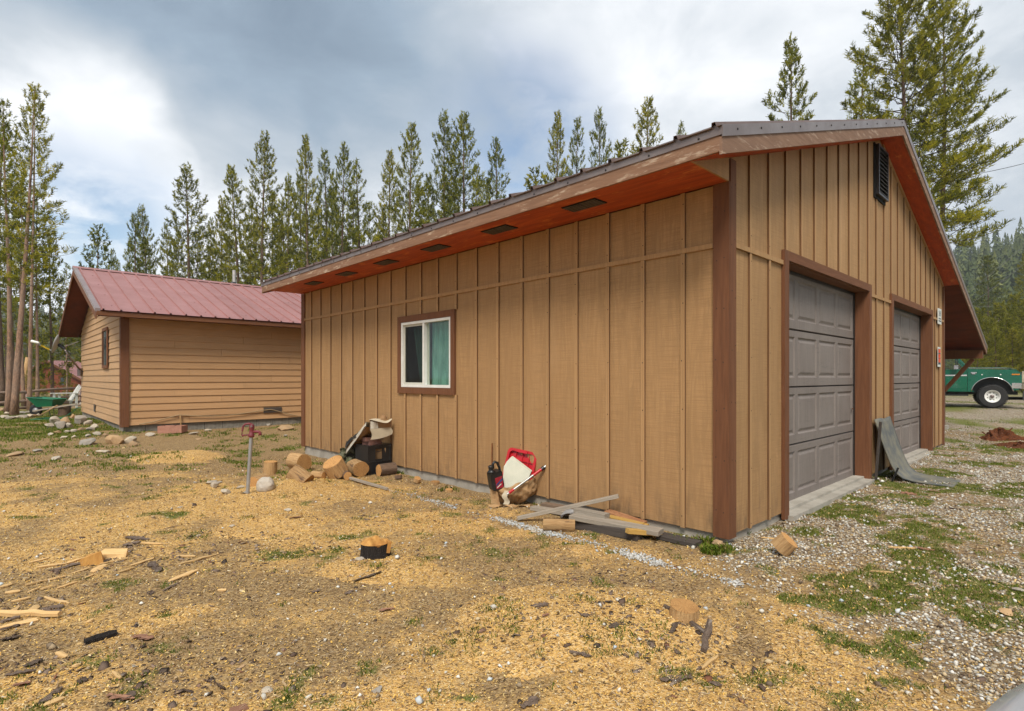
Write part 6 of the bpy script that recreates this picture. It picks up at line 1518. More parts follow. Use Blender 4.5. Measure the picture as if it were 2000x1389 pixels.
hood.build('hood', m_green, tk, smooth=True)
door = [(-1.86, .55), (-.65, .55), (-.65, 1.33), (-1.86, 1.30)]
MB().prism(door, lambda a, b: (a, -Yb, b), lambda a, b: (a, Yb, b)).build('cab_body', m_green, tk, angle=35)
dd = BX(-1.80, -.66, -Yb - .006, -Yb - .0005, .68, 1.31).build('door', m_green, tk)
MB().obox((-1.80, -Yb - .012, 1.13), (-.66, -Yb - .012, 1.13), .012, .03).build('trim_strip', m_chrome, dd); MB().obox((-1.80, -Yb - .012, 1.105), (-.66, -Yb - .012, 1.105), .01, .02).build('trim_strip', m_white, dd)
MB().obox((-1.70, -Yb - .02, 1.22), (-1.56, -Yb - .02, 1.22), .03, .03).build('door_handle', m_chrome, dd)
# greenhouse: pillars, roof, panes
def gy(z): return .90 - .16 * (z - 1.3)
def pil(x0, z0, x1, z1, w, s, name='pillar'): return MB().obox((x0, s * gy(z0), z0), (x1, s * gy(z1), z1), .05, w, up=(0, 1, 0)).build(name, m_green, tk)
for s in (-1, 1):
    pil(-.62, 1.33, -.98, 1.84, .07, s); pil(-1.82, 1.30, -1.80, 1.84, .10, s)
    MB().hexa([(-.68, s * .885, 1.335), (-1.78, s * .885, 1.32), (-1.78, s * .88, 1.32), (-.68, s * .88, 1.335), (-1.0, s * .81, 1.83), (-1.76, s * .81, 1.83), (-1.76, s * .805, 1.83), (-1.0, s * .805, 1.83)]).build('side_window', m_glass, tk)
    MB().obox((-.90, s * .886, 1.335), (-.92, s * .83, 1.74), .02, .025, up=(0, 1, 0)).build('vent_bar', m_black, tk)
MB().hexa([(-1.86, -.86, 1.83), (-.97, -.82, 1.83), (-.97, .82, 1.83), (-1.86, .86, 1.83), (-1.80, -.76, 1.92), (-1.06, -.74, 1.92), (-1.06, .74, 1.92), (-1.80, .76, 1.92)]).build('roof', m_green, tk)
MB().hexa([(-.60, -.84, 1.345), (-.60, .84, 1.345), (-.61, .84, 1.345), (-.61, -.84, 1.345), (-.96, -.78, 1.83), (-.96, .78, 1.83), (-.97, .78, 1.83), (-.97, -.78, 1.83)]).build('windshield', m_glass, tk)
MB().obox((-.60, -.86, 1.35), (-.97, -.80, 1.84), .03, .03).build('windshield_trim', m_chrome, tk)
BX(-1.70, -1.2, -.70, .70, .9, 1.32).build('seat', m_black, tk)
BX(-1.83, -1.79, -.80, .80, 1.31, 1.8).build('rear_window', m_glass, tk)
bed = [(-4.2, .62), (-3.56, .60)] + arch(-3.05, .52, .50, 170, 10) + [(-1.92, .56), (-1.92, 1.28), (-4.2, 1.28)]
MB().prism(bed, lambda a, b: (a, -Yb, b), lambda a, b: (a, -Yb + .08, b)).build('bed_side', m_green, tk, angle=35); MB().prism(bed, lambda a, b: (a, Yb - .08, b), lambda a, b: (a, Yb, b)).build('bed_side', m_green, tk, angle=35)
BX(-4.2, -1.92, -Yb + .081, Yb - .081, .78, .84).build('bed_floor', m_black, tk); BX(-4.2, -4.14, -Yb + .081, Yb - .081, .841, 1.27).build('tailgate', m_green, tk)
BX(-4.0, .70, -.42, -.32, .45, .56).build('chassis_rail', m_black, tk); BX(-4.0, .70, .32, .42, .45, .56).build('chassis_rail', m_black, tk)
MB().tube([(0, -.8, .39), (0, .8, .39)], .06, 10).build('axle', m_black, tk); MB().tube([(-3.05, -.8, .39), (-3.05, .8, .39)], .06, 10).build('axle', m_black, tk)
MB().tube([(p[0], -Yb - .008, p[1]) for p in arch(0, .50, .545, 172, 8, 20)], .014, 8).build('wheel_arch_trim', m_chrome, tk, smooth=True)
bp = MB().hexa([(.74, -.95, .66), (.90, -.92, .66), (.90, .92, .66), (.74, .95, .66), (.70, -1.0, .86), (.92, -.96, .84), (.92, .96, .84), (.70, 1.0, .86)]).build('front_bumper', m_chrome, tk)
BX(.50, .7395, -1.0, -.95, .68, .86).build('bumper_end', m_chrome, bp)
BX(.775, .80, -.92, .92, .90, 1.22).build('grille', m_metal, tk)
for s in (-.72, .72):
    hl = MB().lathe([(.0, .05), (.08, .04), (.10, .0), (.115, -.01), (.115, -.03)], 18, (.80, s, 1.05), 'x').build('headlight', m_white, tk, smooth=True)
    BX(.78, .82, s - .14, s + .14, 1.18, 1.25).build('headlight_trim', m_chrome, hl)
BX(.755, .80, -.98, -.90, .88, 1.24).build('corner_trim', plain('aged_bezel', (.5, .42, .3), rough=.4), tk)
BX(.50, .70, -Yb - .012, -Yb - .0003, 1.125, 1.165).build('side_marker', m_amber, tk)
BX(-.56, -.40, -Yb - .012, -Yb - .0003, 1.19, 1.225).build('fender_badge', m_chrome, tk); BX(-.53, -.44, -Yb - .012, -Yb - .0003, 1.155, 1.188).build('fender_badge', m_chrome, tk)
for x in (-.26, .22): MB().lathe([(.02, -.006), (.02, .006), (0, .008)], 10, (x, -Yb - .006, 1.14), 'y').build('trim_hole', m_white, tk)
mi_ = BX(-1.02, -.90, -1.16, -1.10, 1.33, 1.47).build('mirror', m_chrome, tk)
MB().tube([(-.90, -.95, 1.31), (-.94, -1.12, 1.36)], .012, 6).build('mirror_arm', m_chrome, mi_)
MB().tube([(.30, .5, .30), (.95, .05, .32), (1.02, -.75, .30), (.88, -.80, .28)], .055, 9).build('winch_bar', plain('dark_steel', (.05, .05, .055), rough=.5), tk, smooth=True)
BX(.80, .98, -.88, -.62, .28, .60).build('tow_bracket', plain('dirty_steel', (.16, .16, .17), (.07, .07, .07), 6, .5), tk)
BX(-.62, -1.80, -Yb + .05, -Yb + .12, .40, .46).build('running_board', m_black, tk)
def wheel(x, y, s, turn=0.0):
    w = link('wheel', None, None); COL.objects.unlink(w); bpy.data.objects.remove(w)
    mb = MB().lathe([(.21, -.11), (.30, -.125), (.36, -.12), (.385, -.095), (.392, -.04), (.392, .04), (.385, .095), (.36, .12), (.30, .125), (.21, .11)], 36, (0, 0, 0), 'y', False)
    for k in range(36):
        t = 2 * math.pi * k / 36
        for yy in (-.085, .045): 
            if True:
                c_, n_ = math.cos(t), math.sin(t)
                mb.obox((c_ * .392, yy, n_ * .392), (c_ * .392 - n_ * .04, yy + .03, n_ * .392 + c_ * .04), .02, .05, up=(c_, 0, n_))
    o = mb.build('wheel', m_tyre, tk, (x, y, .40), (0, 0, turn), angle=40)
    rim = MB().lathe([(.0, s * .04), (.06, s * .045), (.10, s * .02), (.16, s * .035), (.195, s * .09), (.215, s * .115), (.215, s * .08)], 28, (0, 0, 0), 'y', False).build('rim', m_white, o, smooth=True)
    for k in range(8):
        t = 2 * math.pi * (k + .5) / 8; MB().lathe([(.017, s * .024), (.017, s * .034), (0, s * .036)], 6, (.128 * math.cos(t), 0, .128 * math.sin(t)), 'y').build('rim_hole', m_dark, o)
    MB().lathe([(.062, s * .03), (.06, s * .07), (.035, s * .10), (.0, s * .105)], 18, (0, 0, 0), 'y').build('hub', m_metal, o, smooth=True)
wheel(0, -.86, -1, R(6)); wheel(0, .86, 1, R(6)); wheel(-3.05, -.86, -1); wheel(-3.05, .86, 1)

# ------------------------------------------------------------------ silver car whose wing edge enters the picture
m_silver = plain('silver_car_paint', (.60, .63, .67), (.58, .61, .65), 2, .22, .0, .25, .5, Coat_Weight=.6)
m_purple = plain('dark_blue_seam', (.06, .035, .16), rough=.4)
car = thing('car', 'silver car of which only a curved bonnet corner shows at the photo edge', 'car', (1.275, 1.36, -.02), R(37))
# local x forward; origin below the front left corner of the bonnet
def cs(x):                                            # half section heights along the car
    if x > -1.05: return .80 + .10 * min(1, (-x) / 1.05) ** .6 if x < 0 else .80 - .9 * x
    if x > -1.75: return .90 + .50 * (-1.05 - x) / .7
    if x > -3.0: return 1.40 + .04 * math.sin((-1.75 - x) / 1.25 * math.pi)
    if x > -3.7: return 1.40 - .45 * (-3.0 - x) / .7
    return .95 - .10 * (-3.7 - x) / .6
def body(a, b):
    x = .22 - 4.5 * a; th = b; half = .88
    nose = 1 - .22 * max(0, (x + .55) / .77) ** 2.4 - .10 * max(0, (-3.6 - x) / .7) ** 2
    top = cs(x) if x < .12 else .80 - 2.2 * (x - .12)
    y = (th - .5) * 2
    cab = 1 - .30 * max(0, min(1, (top - .92) / .45))
    if abs(y) > .72:                                   # flank
        k = (abs(y) - .72) / .28; yy = half * nose * (.96 * cab + (1 - .96 * cab) * min(1, k * 1.6)); z = top - (top - .28) * k ** 1.2
        z = min(z, top - .02 * (1 if k > 0 else 0))
    else: yy = half * nose * .96 * cab * abs(y) / .72; z = top + .05 * (1 - (y / .72) ** 2) - .04 * (abs(y) / .72) ** 6
    return (x, -half + (yy if y > 0 else -yy), z)
MB().grid(body, 60, 40).build('body', m_silver, car, smooth=True)
def on_body(x, y01, dz=.004): p = body((.22 - x) / 4.5, y01); return (p[0], p[1], p[2] + dz)
MB().tube([on_body(x, .80, .004) for x in [.05 - .1 * k for k in range(11)]], .006, 5).build('bonnet_seam', m_purple, car)
def pane(x0, x1, y0, y1, name):
    MB().grid(lambda a, b: on_body(x0 + (x1 - x0) * a, y0 + (y1 - y0) * b, .006), 8, 12).build(name, m_black, car, smooth=True)
pane(-1.10, -1.70, .2, .8, 'windshield'); pane(-3.05, -3.6, .2, .8, 'rear_window')
for x in (-.62, -3.35):
    for y in (-.08, -1.68):
        o = MB().lathe([(.19, -.10), (.30, -.105), (.32, -.07), (.32, .07), (.30, .105), (.19, .10)], 28, (x, y, .32), 'y', False).build('wheel', m_tyre, car, smooth=True)
        MB().lathe([(0, -.07), (.15, -.08), (.20, -.10), (.20, .10), (.15, .08), (0, .07)], 20, (x, y, .32), 'y').build('rim', m_alu, o, smooth=True)
for y in (-.25, -1.51): MB().lathe([(0, .06), (.07, .05), (.10, .0)], 16, (.08, y, .62), 'x').build('headlight', m_white, car, smooth=True)
BX(.0, .16, -1.6, -.16, .26, .44).build('front_bumper', m_black, car)
# ------------------------------------------------------------------ litter: shavings, bark flakes, pebbles, grass
def island_mat(name, stops, rough=.9, trans=0.0, spec=.15):
    s = NT(name); r = s.n('ShaderNodeNewGeometry').outputs['Random Per Island']
    c = s.ramp(r, stops); n = s.noise(s.co('World'), 2.2, 4); c = s.mix(s.mr(n, .3, .75, 0, .45), c, s.mix(1.0, c, (.72, .66, .62), 'MULTIPLY'))
    if trans:
        d = s.n('ShaderNodeBsdfDiffuse', {'Color': c}); t = s.n('ShaderNodeBsdfTranslucent', {'Color': c}); m = s.n('ShaderNodeMixShader', {'Fac': trans})
        s.set(m.inputs[1], d.outputs[0]); s.set(m.inputs[2], t.outputs[0]); s.set(s.out.inputs[0], m.outputs[0]); return s.m
    return s.fin(c, rough, None, 0, spec)
m_chip = island_mat('wood_shavings', [(0, (.13, .08, .045)), (.10, (.25, .155, .08)), (.22, (.42, .26, .10)), (.45, (.62, .375, .092)), (.68, (.73, .47, .125)), (.86, (.79, .58, .235)), (1, (.66, .58, .44))])
m_flake = island_mat('bark_flakes', [(0, (.06, .045, .036)), (.3, (.12, .08, .06)), (.6, (.20, .145, .11)), (.8, (.30, .23, .18)), (1, (.21, .09, .05))])
m_peb = island_mat('driveway_pebbles', [(0, (.14, .10, .07)), (.15, (.28, .22, .15)), (.3, (.46, .34, .20)), (.45, (.62, .50, .31)), (.6, (.48, .46, .41)), (.75, (.66, .64, .57)), (.88, (.80, .78, .72)), (1, (.44, .50, .54))], .8)
m_white_peb = island_mat('pale_gravel_line', [(0, (.28, .26, .22)), (.4, (.46, .45, .42)), (.8, (.62, .61, .58)), (1, (.42, .50, .58))], .85)
m_blade = island_mat('grass_blades', [(0, (.075, .12, .018)), (.35, (.12, .19, .024)), (.65, (.19, .24, .035)), (.85, (.27, .28, .055)), (1, (.38, .31, .13))], trans=.35)
m_dry = island_mat('dry_grass_and_needles', [(0, (.17, .11, .06)), (.4, (.30, .20, .11)), (.75, (.42, .30, .17)), (1, (.50, .40, .26))])

def sample(n, x0, x1, y0, y1, dens):
    """n random ground points in a rectangle kept with probability dens(x, y)"""
    x = RNG.uniform(x0, x1, n); y = RNG.uniform(y0, y1, n)
    ok = (np.abs(x) < 1.02 * y + .8)
    x, y = x[ok], y[ok]
    u, v = uv_of(x, y); ok = ~((u > -.02) & (u < GW + .02) & (v > -.02) & (v < GL + .1)) ; x, y = x[ok], y[ok]
    k = RNG.random(len(x)) < dens(x, y)
    return x[k], y[k]
def frames(n, tilt):
    a = RNG.uniform(0, 2 * np.pi, n); t = RNG.normal(0, tilt, n); b = RNG.normal(0, tilt, n)
    e1 = np.stack([np.cos(a) * np.cos(t), np.sin(a) * np.cos(t), np.sin(t)], -1)
    e2 = np.stack([-np.sin(a) * np.cos(b), np.cos(a) * np.cos(b), np.sin(b)], -1)
    e3 = np.cross(e1, e2); e3 /= np.linalg.norm(e3, axis=1)[:, None]
    return e1, e2, e3
def scatter_quads(name, x, y, ln, wd, tilt, mat, label, cat, lift=.004, curl=.25):
    n = len(x); e1, e2, e3 = frames(n, tilt)
    P = np.stack([x, y, surf(x, y) + lift], -1)
    P[:, 2] += np.abs(e1[:, 2]) * ln * .35
    l = e1 * ln[:, None] * .5; w = e2 * wd[:, None] * .5; up_ = e3 * (ln * curl * RNG.uniform(-.2, 1, n))[:, None] * .3
    j = lambda: RNG.uniform(.55, 1.15, n)[:, None]
    co = np.stack([P - l * j() - w * j(), P - w * j() + up_, P + l * j() - w * j(), P + l * j() + w * j(), P + w * j() + up_, P - l * j() + w * j()], 1).reshape(-1, 3)
    b = np.arange(n)[:, None] * 6
    f = np.concatenate([b + np.array([[0, 1, 4, 5]]), b + np.array([[1, 2, 3, 4]])], 1).reshape(-1, 4)
    return tag(link(name, fast_mesh(name, co, f, mat)), label, cat, kind='stuff')
def scatter_stones(name, x, y, r, flat, mat, label, cat, sink=.3):
    n = len(x); e1, e2, e3 = frames(n, .35)
    P = np.stack([x, y, surf(x, y)], -1); P[:, 2] += r * flat * (1 - sink)
    s = lambda: RNG.uniform(.7, 1.2, n)[:, None] * r[:, None]
    top = P + e3 * s() * flat; bot = P - e3 * s() * flat
    ring = []
    for k in range(5):
        a = 2 * np.pi * k / 5 + RNG.uniform(-.3, .3, n)
        ring.append(P + (e1 * np.cos(a)[:, None] + e2 * np.sin(a)[:, None] * .8) * s() + e3 * (RNG.uniform(-.3, .3, n) * r * flat)[:, None])
    co = np.stack(ring + [top, bot], 1).reshape(-1, 3)
    t = []
    for k in range(5): t.append([k, (k + 1) % 5, 5]); t.append([(k + 1) % 5, k, 6])
    f = (np.arange(n)[:, None, None] * 7 + np.array(t)[None]).reshape(-1, 3)
    return tag(link(name, fast_mesh(name, co, f, mat, smooth=False)), label, cat, kind='stuff')
def near_w(y, a=2.2, p=1.25): return np.clip((a / np.maximum(y, .5)) ** p, 0, 1)

cv = lambda i: (lambda x, y: cover(x, y)[i])
x, y = sample(1150000, -9, 5, 1.5, 9.5, lambda x, y: np.clip(cv(0)(x, y) * 1.1 + .10, 0, 1) * near_w(y) * .80)
n = len(x); k = (.55 + .09 * y)
scatter_quads('wood_shavings', x, y, RNG.gamma(3, .0029, n) * k + .0025, RNG.gamma(3, .0015, n) * k + .0016, .38, m_chip, 'yellow sawdust and wood shavings strewn over the yard', 'wood shavings')
x, y = sample(620000, -9, 5, 1.5, 10.5, lambda x, y: np.clip(1 - cv(0)(x, y) * .8, 0, 1) * near_w(y) * .62 * (1 - .7 * sstep(2, 4.5, x)))
n = len(x); k = (.6 + .09 * y)
m_old = island_mat('old_wood_chips', [(0, (.065, .042, .024)), (.18, (.15, .095, .046)), (.4, (.26, .17, .078)), (.62, (.38, .26, .118)), (.82, (.50, .35, .16)), (.95, (.58, .43, .22)), (1, (.32, .30, .27))])
scatter_quads('old_wood_chips', x, y, RNG.gamma(3, .0032, n) * k + .003, RNG.gamma(3, .0018, n) * k + .0018, .38, m_old, 'dull trampled wood chips and dirt crumbs between the fresh sawdust', 'wood chips')
x, y = sample(200000, -9, 6, 1.5, 11, lambda x, y: near_w(y, 2.6) * np.clip(.5 + 2 * (fbm(x, y, 1.7, 4, 88) - .45), .05, 1) * .5)
n = len(x)
scatter_quads('dry_litter', x, y, RNG.gamma(4, .006, n) + .008, RNG.gamma(4, .0010, n) + .0015, .25, m_dry, 'dry grass stems and pine needles littering the ground', 'litter', curl=.5)
BARK = [(250, 1085, 1.1, .45), (560, 1080, .9, .3), (700, 1010, .8, .3), (90, 1190, .7, .4), (60, 1310, .6, .25), (300, 1330, .8, .3), (1130, 1230, .7, .35), (870, 1010, .6, .25), (150, 1110, .8, .3), (1320, 1270, .5, .3), (1150, 1130, .5, .2), (430, 1055, .7, .25)]
BK = []
for px, py, rx, ry in BARK: c = gp(px, py); BK.append((c.x, c.y, rx, ry))
def bdens(x, y):
    d = np.zeros(x.shape)
    for cx, cy, rx, ry in BK: d = np.maximum(d, np.exp(-(((x - cx) / rx) ** 2 + ((y - cy) / ry) ** 2)))
    return (.05 + .95 * d ** 1.3) * np.clip(.3 + 2.4 * (fbm(x, y, 3, 3, 99) - .35), 0, 1) * near_w(y, 3.2) * (x < 2.6)
x, y = sample(60000, -7.5, 3.2, 1.6, 8, bdens); n = len(x)
scatter_stones('bark_litter', x, y, RNG.gamma(2.2, .0042, n) + .004, .16, m_flake, 'dark bark flakes scattered among the sawdust', 'bark', .45)
x, y = sample(520000, -1.0, 12, 1.4, 13.5, lambda x, y: np.clip(cv(1)(x, y) - .75 * np.clip(cv(2)(x, y) * 1.2, 0, 1), 0, 1) * near_w(y, 2.8, 1.5) * .85); n = len(x)
scatter_stones('driveway_gravel', x, y, (RNG.gamma(3, .0021, n) + .0025) * (.75 + .06 * y), .62, m_peb, 'loose grey and white gravel of the drive', 'gravel', .25)
x, y = sample(60000, -8, 3.5, 1.5, 10, lambda x, y: near_w(y, 2.6) * np.clip(.08 + .3 * sstep(0, 2, x) + (fbm(x, y, 1.1, 3, 123) - .45) * .6, .02, .5) * .35); n = len(x)
scatter_stones('scattered_pebbles', x, y, RNG.gamma(4, .0022, n) + .004, .65, m_peb, 'stray pebbles sprinkled through the sawdust', 'gravel', .3)
# pale gravel line parallel to the garage wall (roof drip line)
LP = [gp(*q) for q in ((757, 955), (830, 975), (925, 1000), (1030, 1030), (1110, 1052), (1200, 1075), (1290, 1105), (1380, 1128), (1440, 1142))]
N_ = 4200; t = RNG.random(N_) * (len(LP) - 1.001); i = t.astype(int); f = t - i
lx = np.array([p.x for p in LP]); ly = np.array([p.y for p in LP])
px_ = lx[i] * (1 - f) + lx[i + 1] * f + RNG.normal(0, .034, N_); py_ = ly[i] * (1 - f) + ly[i + 1] * f + RNG.normal(0, .034, N_)
kp = RNG.random(N_) < np.clip((fbm(t * 1.0, t * 0, 2.2, 3, 7) - .36) * 3.2, .05, 1); px_, py_ = px_[kp], py_[kp]
scatter_stones('gravel_line', px_, py_, RNG.gamma(5, .0014, len(px_)) + .003, .6, m_white_peb, 'thin line of pale gravel washed out below the garage eave', 'gravel', .15)
# grass
def grass(name, n, x0, x1, y0, y1, thr, hmin, hmax, wd, blades, label, wfun=None, spread=.02):
    x, y = sample(n, x0, x1, y0, y1, lambda x, y: np.clip((cv(2)(x, y) - thr) * 2.2, 0, 1) * (wfun(y) if wfun else 1))
    x = np.repeat(x, blades) + RNG.normal(0, spread, len(x) * blades); y = np.repeat(y, blades) + RNG.normal(0, spread, len(y) * blades)
    m = len(x); a = RNG.uniform(0, 6.283, m); h = RNG.uniform(hmin, hmax, m); ln = RNG.uniform(.1, .9, m) * h
    P = np.stack([x, y, surf(x, y) - .004], -1); s = np.stack([-np.sin(a), np.cos(a), np.zeros(m)], -1) * (wd * RNG.uniform(.6, 1.3, m))[:, None] * .5
    d = np.stack([np.cos(a) * ln, np.sin(a) * ln, h], -1); md = P + d * np.array([.4, .4, .62])
    co = np.stack([P - s, P + s, md + s * .8, P + d, md - s * .8], 1).reshape(-1, 3)
    f = np.arange(m)[:, None] * 5 + np.array([[0, 1, 2, 3, 4]])
    return tag(link(name, fast_mesh(name, co, f, m_blade)), label, 'grass', kind='stuff')
grass('grass_tufts', 150000, -7, 10, 1.6, 11, .34, .008, .026, .0045, 9, 'low green grass and moss tufts between the sawdust and gravel', lambda y: near_w(y, 4, 1.0))
grass('lawn_grass', 110000, -22, -3, 7.5, 22, .26, .02, .05, .014, 4, 'short lawn grass on the slope beside the house', lambda y: near_w(y, 9, 1.2), .05)
grass('driveway_grass', 16000, 4, 24, 8.5, 26, .45, .02, .045, .012, 5, 'strips of grass in the drive toward the truck', lambda y: near_w(y, 9, 1.2), .06)
# a few taller weeds against the walls and heap
wx, wy = [], []
for px, py, k in ((1400, 1078, 90), (1245, 1048, 60), (1340, 1058, 30), (700, 905, 40), (790, 925, 40), (1375, 1062, 30), (1070, 985, 30), (610, 880, 40), (545, 880, 30), (1180, 985, 30), (870, 960, 16), (1440, 1040, 14)):
    c = gp(px, py); wx += list(c.x + RNG.normal(0, .06, k)); wy += list(c.y + RNG.normal(0, .04, k))
wx = np.repeat(np.array(wx), 4) + RNG.normal(0, .012, 4 * len(wx)); wy = np.repeat(np.array(wy), 4) + RNG.normal(0, .012, len(wx))
m = len(wx); a = RNG.uniform(0, 6.283, m); h = RNG.uniform(.02, .06, m); ln = RNG.uniform(.2, .9, m) * h
P = np.stack([wx, wy, surf(wx, wy)], -1); s = np.stack([-np.sin(a), np.cos(a), np.zeros(m)], -1) * .005; d = np.stack([np.cos(a) * ln, np.sin(a) * ln, h], -1)
co = np.stack([P - s, P + s, P + d * np.array([.4, .4, .65]) + s, P + d, P + d * np.array([.4, .4, .65]) - s], 1).reshape(-1, 3)
tag(link('weeds', fast_mesh('weeds', co, np.arange(m)[:, None] * 5 + np.array([[0, 1, 2, 3, 4]]), m_blade)), 'green weeds growing along the garage foundation', 'weeds', kind='stuff')

# ------------------------------------------------------------------ splinters, bark slabs and sticks one can pick out
m_spl = wood('fresh_split_wood', (.62, .42, .20), (.52, .32, .13), (1, 16, 16), 3, .8, .4, .2)
m_bk = wood('loose_bark', (.20, .145, .11), (.11, .075, .055), (3, 14, 14), 6, .95, 1.0, .3, (.32, .26, .215), .45, 5, .01)
m_bkr = wood('red_inner_bark', (.30, .16, .10), (.20, .10, .065), (1, 7, 7), 5, .95, .8, .15)
def splinter(a, b, w, h, mat, label, cat, group, name='splinter', taper=.5, dz=.01, rag=0.0):
    p, q = gp(*a), gp(*b); p.z = sz(p.x, p.y) + dz; q.z = sz(q.x, q.y) + dz; L = (q - p).length; rr = random.Random(a[0] * 31 + a[1])
    mb = MB(); n = 9 if rag else 5; vs = []
    for i in range(n + 1):
        t = i / n; k = (1 - abs(2 * t - 1) ** 2.5 * taper) * rr.uniform(.85, 1.1); bow = L * .02 * math.sin(math.pi * t) * rr.choice((1, -1))
        for sx, sz_ in ((-1, -1), (1, -1), (1, .5), (.2, 1), (-1, .4)):
            e_ = 1 + rag * rr.uniform(-.75, .45); vs.append((L * t + rag * rr.uniform(-.02, .02) * L, sx * w / 2 * k * e_ + bow, sz_ * h / 2 * k + rag * .5 * w * (sx * sx - .5) * .35))
    fs = [(i * 5 + j, i * 5 + (j + 1) % 5, (i + 1) * 5 + (j + 1) % 5, (i + 1) * 5 + j) for i in range(n) for j in range(5)] + [(4, 3, 2, 1, 0), tuple(n * 5 + j for j in range(5))]
    mb.add(vs, fs); o = mb.build(name, mat, None, p); d = (q - p).normalized(); a_ = Vector((0, 0, 1)).cross(d).normalized(); b_ = d.cross(a_)
    o.rotation_mode = 'QUATERNION'; o.rotation_quaternion = Matrix((d, a_, b_)).transposed().to_quaternion() @ Euler((rr.uniform(-.3, .3), 0, 0)).to_quaternion()
    return tag(o, label, cat, group)
SG = 'split-wood splinters on the yard'
for a, b, w in (((72, 1110), (130, 1100), .025), ((130, 1100), (160, 1092), .02), ((345, 1108), (427, 1083), .022), ((330, 1140), (385, 1117), .04), ((275, 1062), (318, 1064), .02), ((345, 1088), (382, 1090), .03), ((255, 1108), (300, 1094), .02), ((180, 1118), (206, 1104), .05), ((95, 1132), (128, 1124), .03), ((55, 1157), (78, 1148), .025), ((78, 1152), (108, 1144), .02), ((50, 1143), (100, 1130), .02),
        ((0, 1150), (24, 1145), .03), ((10, 1158), (40, 1154), .03), ((18, 1204), (36, 1186), .035), ((60, 1205), (70, 1188), .05), ((87, 1169), (135, 1185), .02), ((0, 1230), (72, 1216), .04), ((30, 1226), (75, 1218), .02), ((110, 1151), (150, 1140), .012), ((165, 1132), (185, 1124), .02), ((195, 1100), (250, 1090), .03), ((85, 1385), (125, 1368), .028), ((110, 1282), (130, 1290), .03), ((140, 1308), (158, 1303), .03), ((220, 1320), (236, 1330), .02),
        ((1370, 1300), (1402, 1280), .02), ((1487, 1050), (1540, 1058), .014), ((425, 1159), (442, 1160), .02), ((170, 1218), (182, 1213), .03), ((1205, 1300), (1222, 1294), .008), ((60, 1098), (95, 1090), .02), ((22, 1175), (60, 1168), .02), ((140, 1118), (175, 1108), .02), ((232, 1122), (262, 1112), .018), ((0, 1202), (30, 1197), .025), ((1700, 1120), (1745, 1124), .012), ((1735, 1068), (1790, 1071), .010)):
    splinter(a, b, w, .014, m_spl, 'pale fresh splinter of split wood lying on the littered yard', 'splinter', SG)
splinter((-12, 1203), (117, 1212), .034, .03, m_spl, 'long straight yellow split stick in the chip litter', 'stick', None, 'stick', .1, .03)
BG = 'pieces of loose bark on the yard'
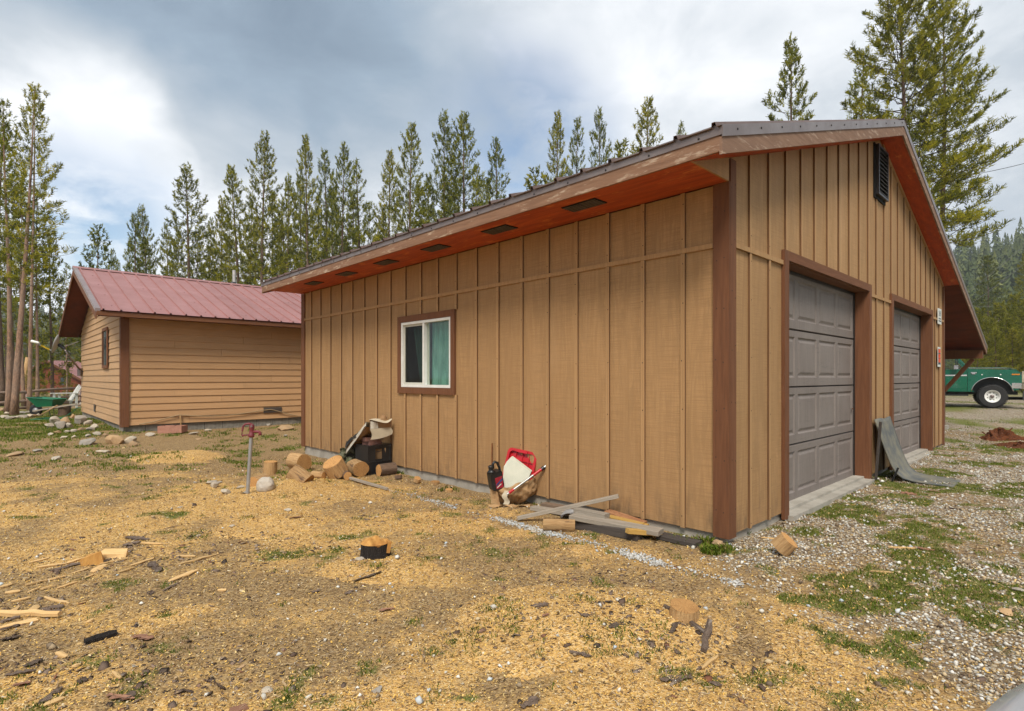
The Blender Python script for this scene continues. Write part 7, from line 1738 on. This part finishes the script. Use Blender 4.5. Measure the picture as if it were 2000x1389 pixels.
for a, b, w, r in (((100, 1115), (175, 1095), .03, 0), ((200, 1098), (262, 1072), .03, 0), ((290, 1102), (312, 1120), .05, 0), ((65, 1205), (120, 1202), .05, 0), ((80, 1195), (125, 1190), .05, 0), ((0, 1222), (40, 1212), .03, 0), ((0, 1240), (38, 1226), .03, 0), ((0, 1258), (42, 1248), .04, 0), ((50, 1312), (80, 1295), .04, 0), ((10, 1328), (70, 1318), .03, 0), ((240, 1066), (275, 1060), .05, 0), ((318, 1158), (350, 1140), .02, 0), ((75, 1380), (120, 1345), .03, 0), ((235, 1370), (265, 1355), .05, 0), ((150, 1335), (170, 1328), .04, 0),
        ((1290, 1330), (1350, 1322), .05, 0), ((1190, 1252), (1208, 1246), .03, 0), ((1112, 1288), (1155, 1294), .025, 0), ((1042, 1215), (1072, 1207), .035, 0), ((1060, 1232), (1072, 1230), .03, 1), ((1136, 1238), (1150, 1234), .04, 0), ((1175, 1178), (1178, 1176), .03, 0), ((1182, 1206), (1196, 1204), .03, 0), ((1018, 1384), (1052, 1366), .03, 0), ((565, 1024), (590, 1020), .04, 1), ((690, 1140), (745, 1122), .04, 0), ((610, 1160), (625, 1155), .04, 0), ((290, 1165), (300, 1160), .04, 0), ((675, 1165), (690, 1158), .03, 0), ((320, 1035), (350, 1028), .02, 0), ((245, 1050), (290, 1056), .05, 0),
        ((1778, 1068), (1825, 1076), .04, 1), ((1760, 963), (1790, 966), .06, 1), ((1815, 958), (1835, 962), .03, 1), ((1845, 990), (1880, 996), .02, 0), ((210, 1360), (260, 1370), .04, 1), ((25, 1345), (60, 1340), .035, 1), ((260, 1250), (296, 1254), .05, 1), ((740, 1195), (770, 1190), .03, 1), ((1385, 1330), (1410, 1338), .03, 0), ((1310, 1250), (1322, 1236), .03, 0)):
    splinter(a, b, w * 1.1, .009, m_bkr if r else m_bk, 'loose flake of ' + ('reddish' if r else 'dark') + ' bark lying on the littered yard', 'bark', BG + (' (reddish)' if r else ''), 'bark_piece', .45, .008, 1.0)
splinter((165, 1262), (228, 1243), .045, .04, m_char, 'charred black stick lying on the bare dirt', 'stick', None, 'charred_stick', .2, .015)
splinter((1298, 1208), (1380, 1250), .030, .028, m_bk, 'barky branch lying beside the round log slice', 'branch', None, 'branch', .2, .012)
splinter((1374, 1275), (1386, 1232), .034, .03, m_bk, 'short barky branch crossing the end of the longer one', 'branch', None, 'branch', .2, .02)
def chunk(px, py, pts, mat, rz, label):
    c = gp(px, py); o = MB().hexa(pts).build('wood_chunk', mat, None, (c.x, c.y, sz(c.x, c.y) - .01), (0, 0, rz)); return tag(o, label, 'wood chunk')
chunk(190, 1096, [(-.09, -.05, 0), (.05, -.065, 0), (.04, .05, 0), (-.07, .06, 0), (-.10, -.045, .055), (.03, -.05, .10), (.02, .02, .085), (-.05, .035, .07)], m_torn, .5, 'split orange wood chunk in the chip litter')
chunk(218, 1088, [(-.10, -.04, 0), (.11, -.05, 0), (.10, .045, 0), (-.09, .05, 0), (-.085, -.03, .05), (.09, -.02, .035), (.10, .03, .065), (-.06, .03, .075)], m_spl, .25, 'pale split wood block behind the orange chunk')
chunk(465, 1392, [(-.045, -.02, 0), (.04, -.03, 0), (.035, .025, 0), (-.03, .03, 0), (-.04, -.015, .018), (.03, -.02, .03), (.04, .02, .022), (-.025, .02, .032)], m_bkr, .9, 'reddish wood chunk at the bottom edge of the photo')
# ------------------------------------------------------------------ mountain air
hz_m = bpy.data.materials.new('thin_mountain_haze'); hz_m.use_nodes = True; t_ = hz_m.node_tree; t_.nodes.clear()
pv_ = t_.nodes.new('ShaderNodeVolumePrincipled'); pv_.inputs['Color'].default_value = (.80, .88, .96, 1); pv_.inputs['Density'].default_value = .00045
ho_ = t_.nodes.new('ShaderNodeOutputMaterial'); t_.links.new(pv_.outputs[0], ho_.inputs['Volume'])
tag(BX(-655, 655, -165, 655, -6, 128).build('haze', hz_m), kind='stuff')
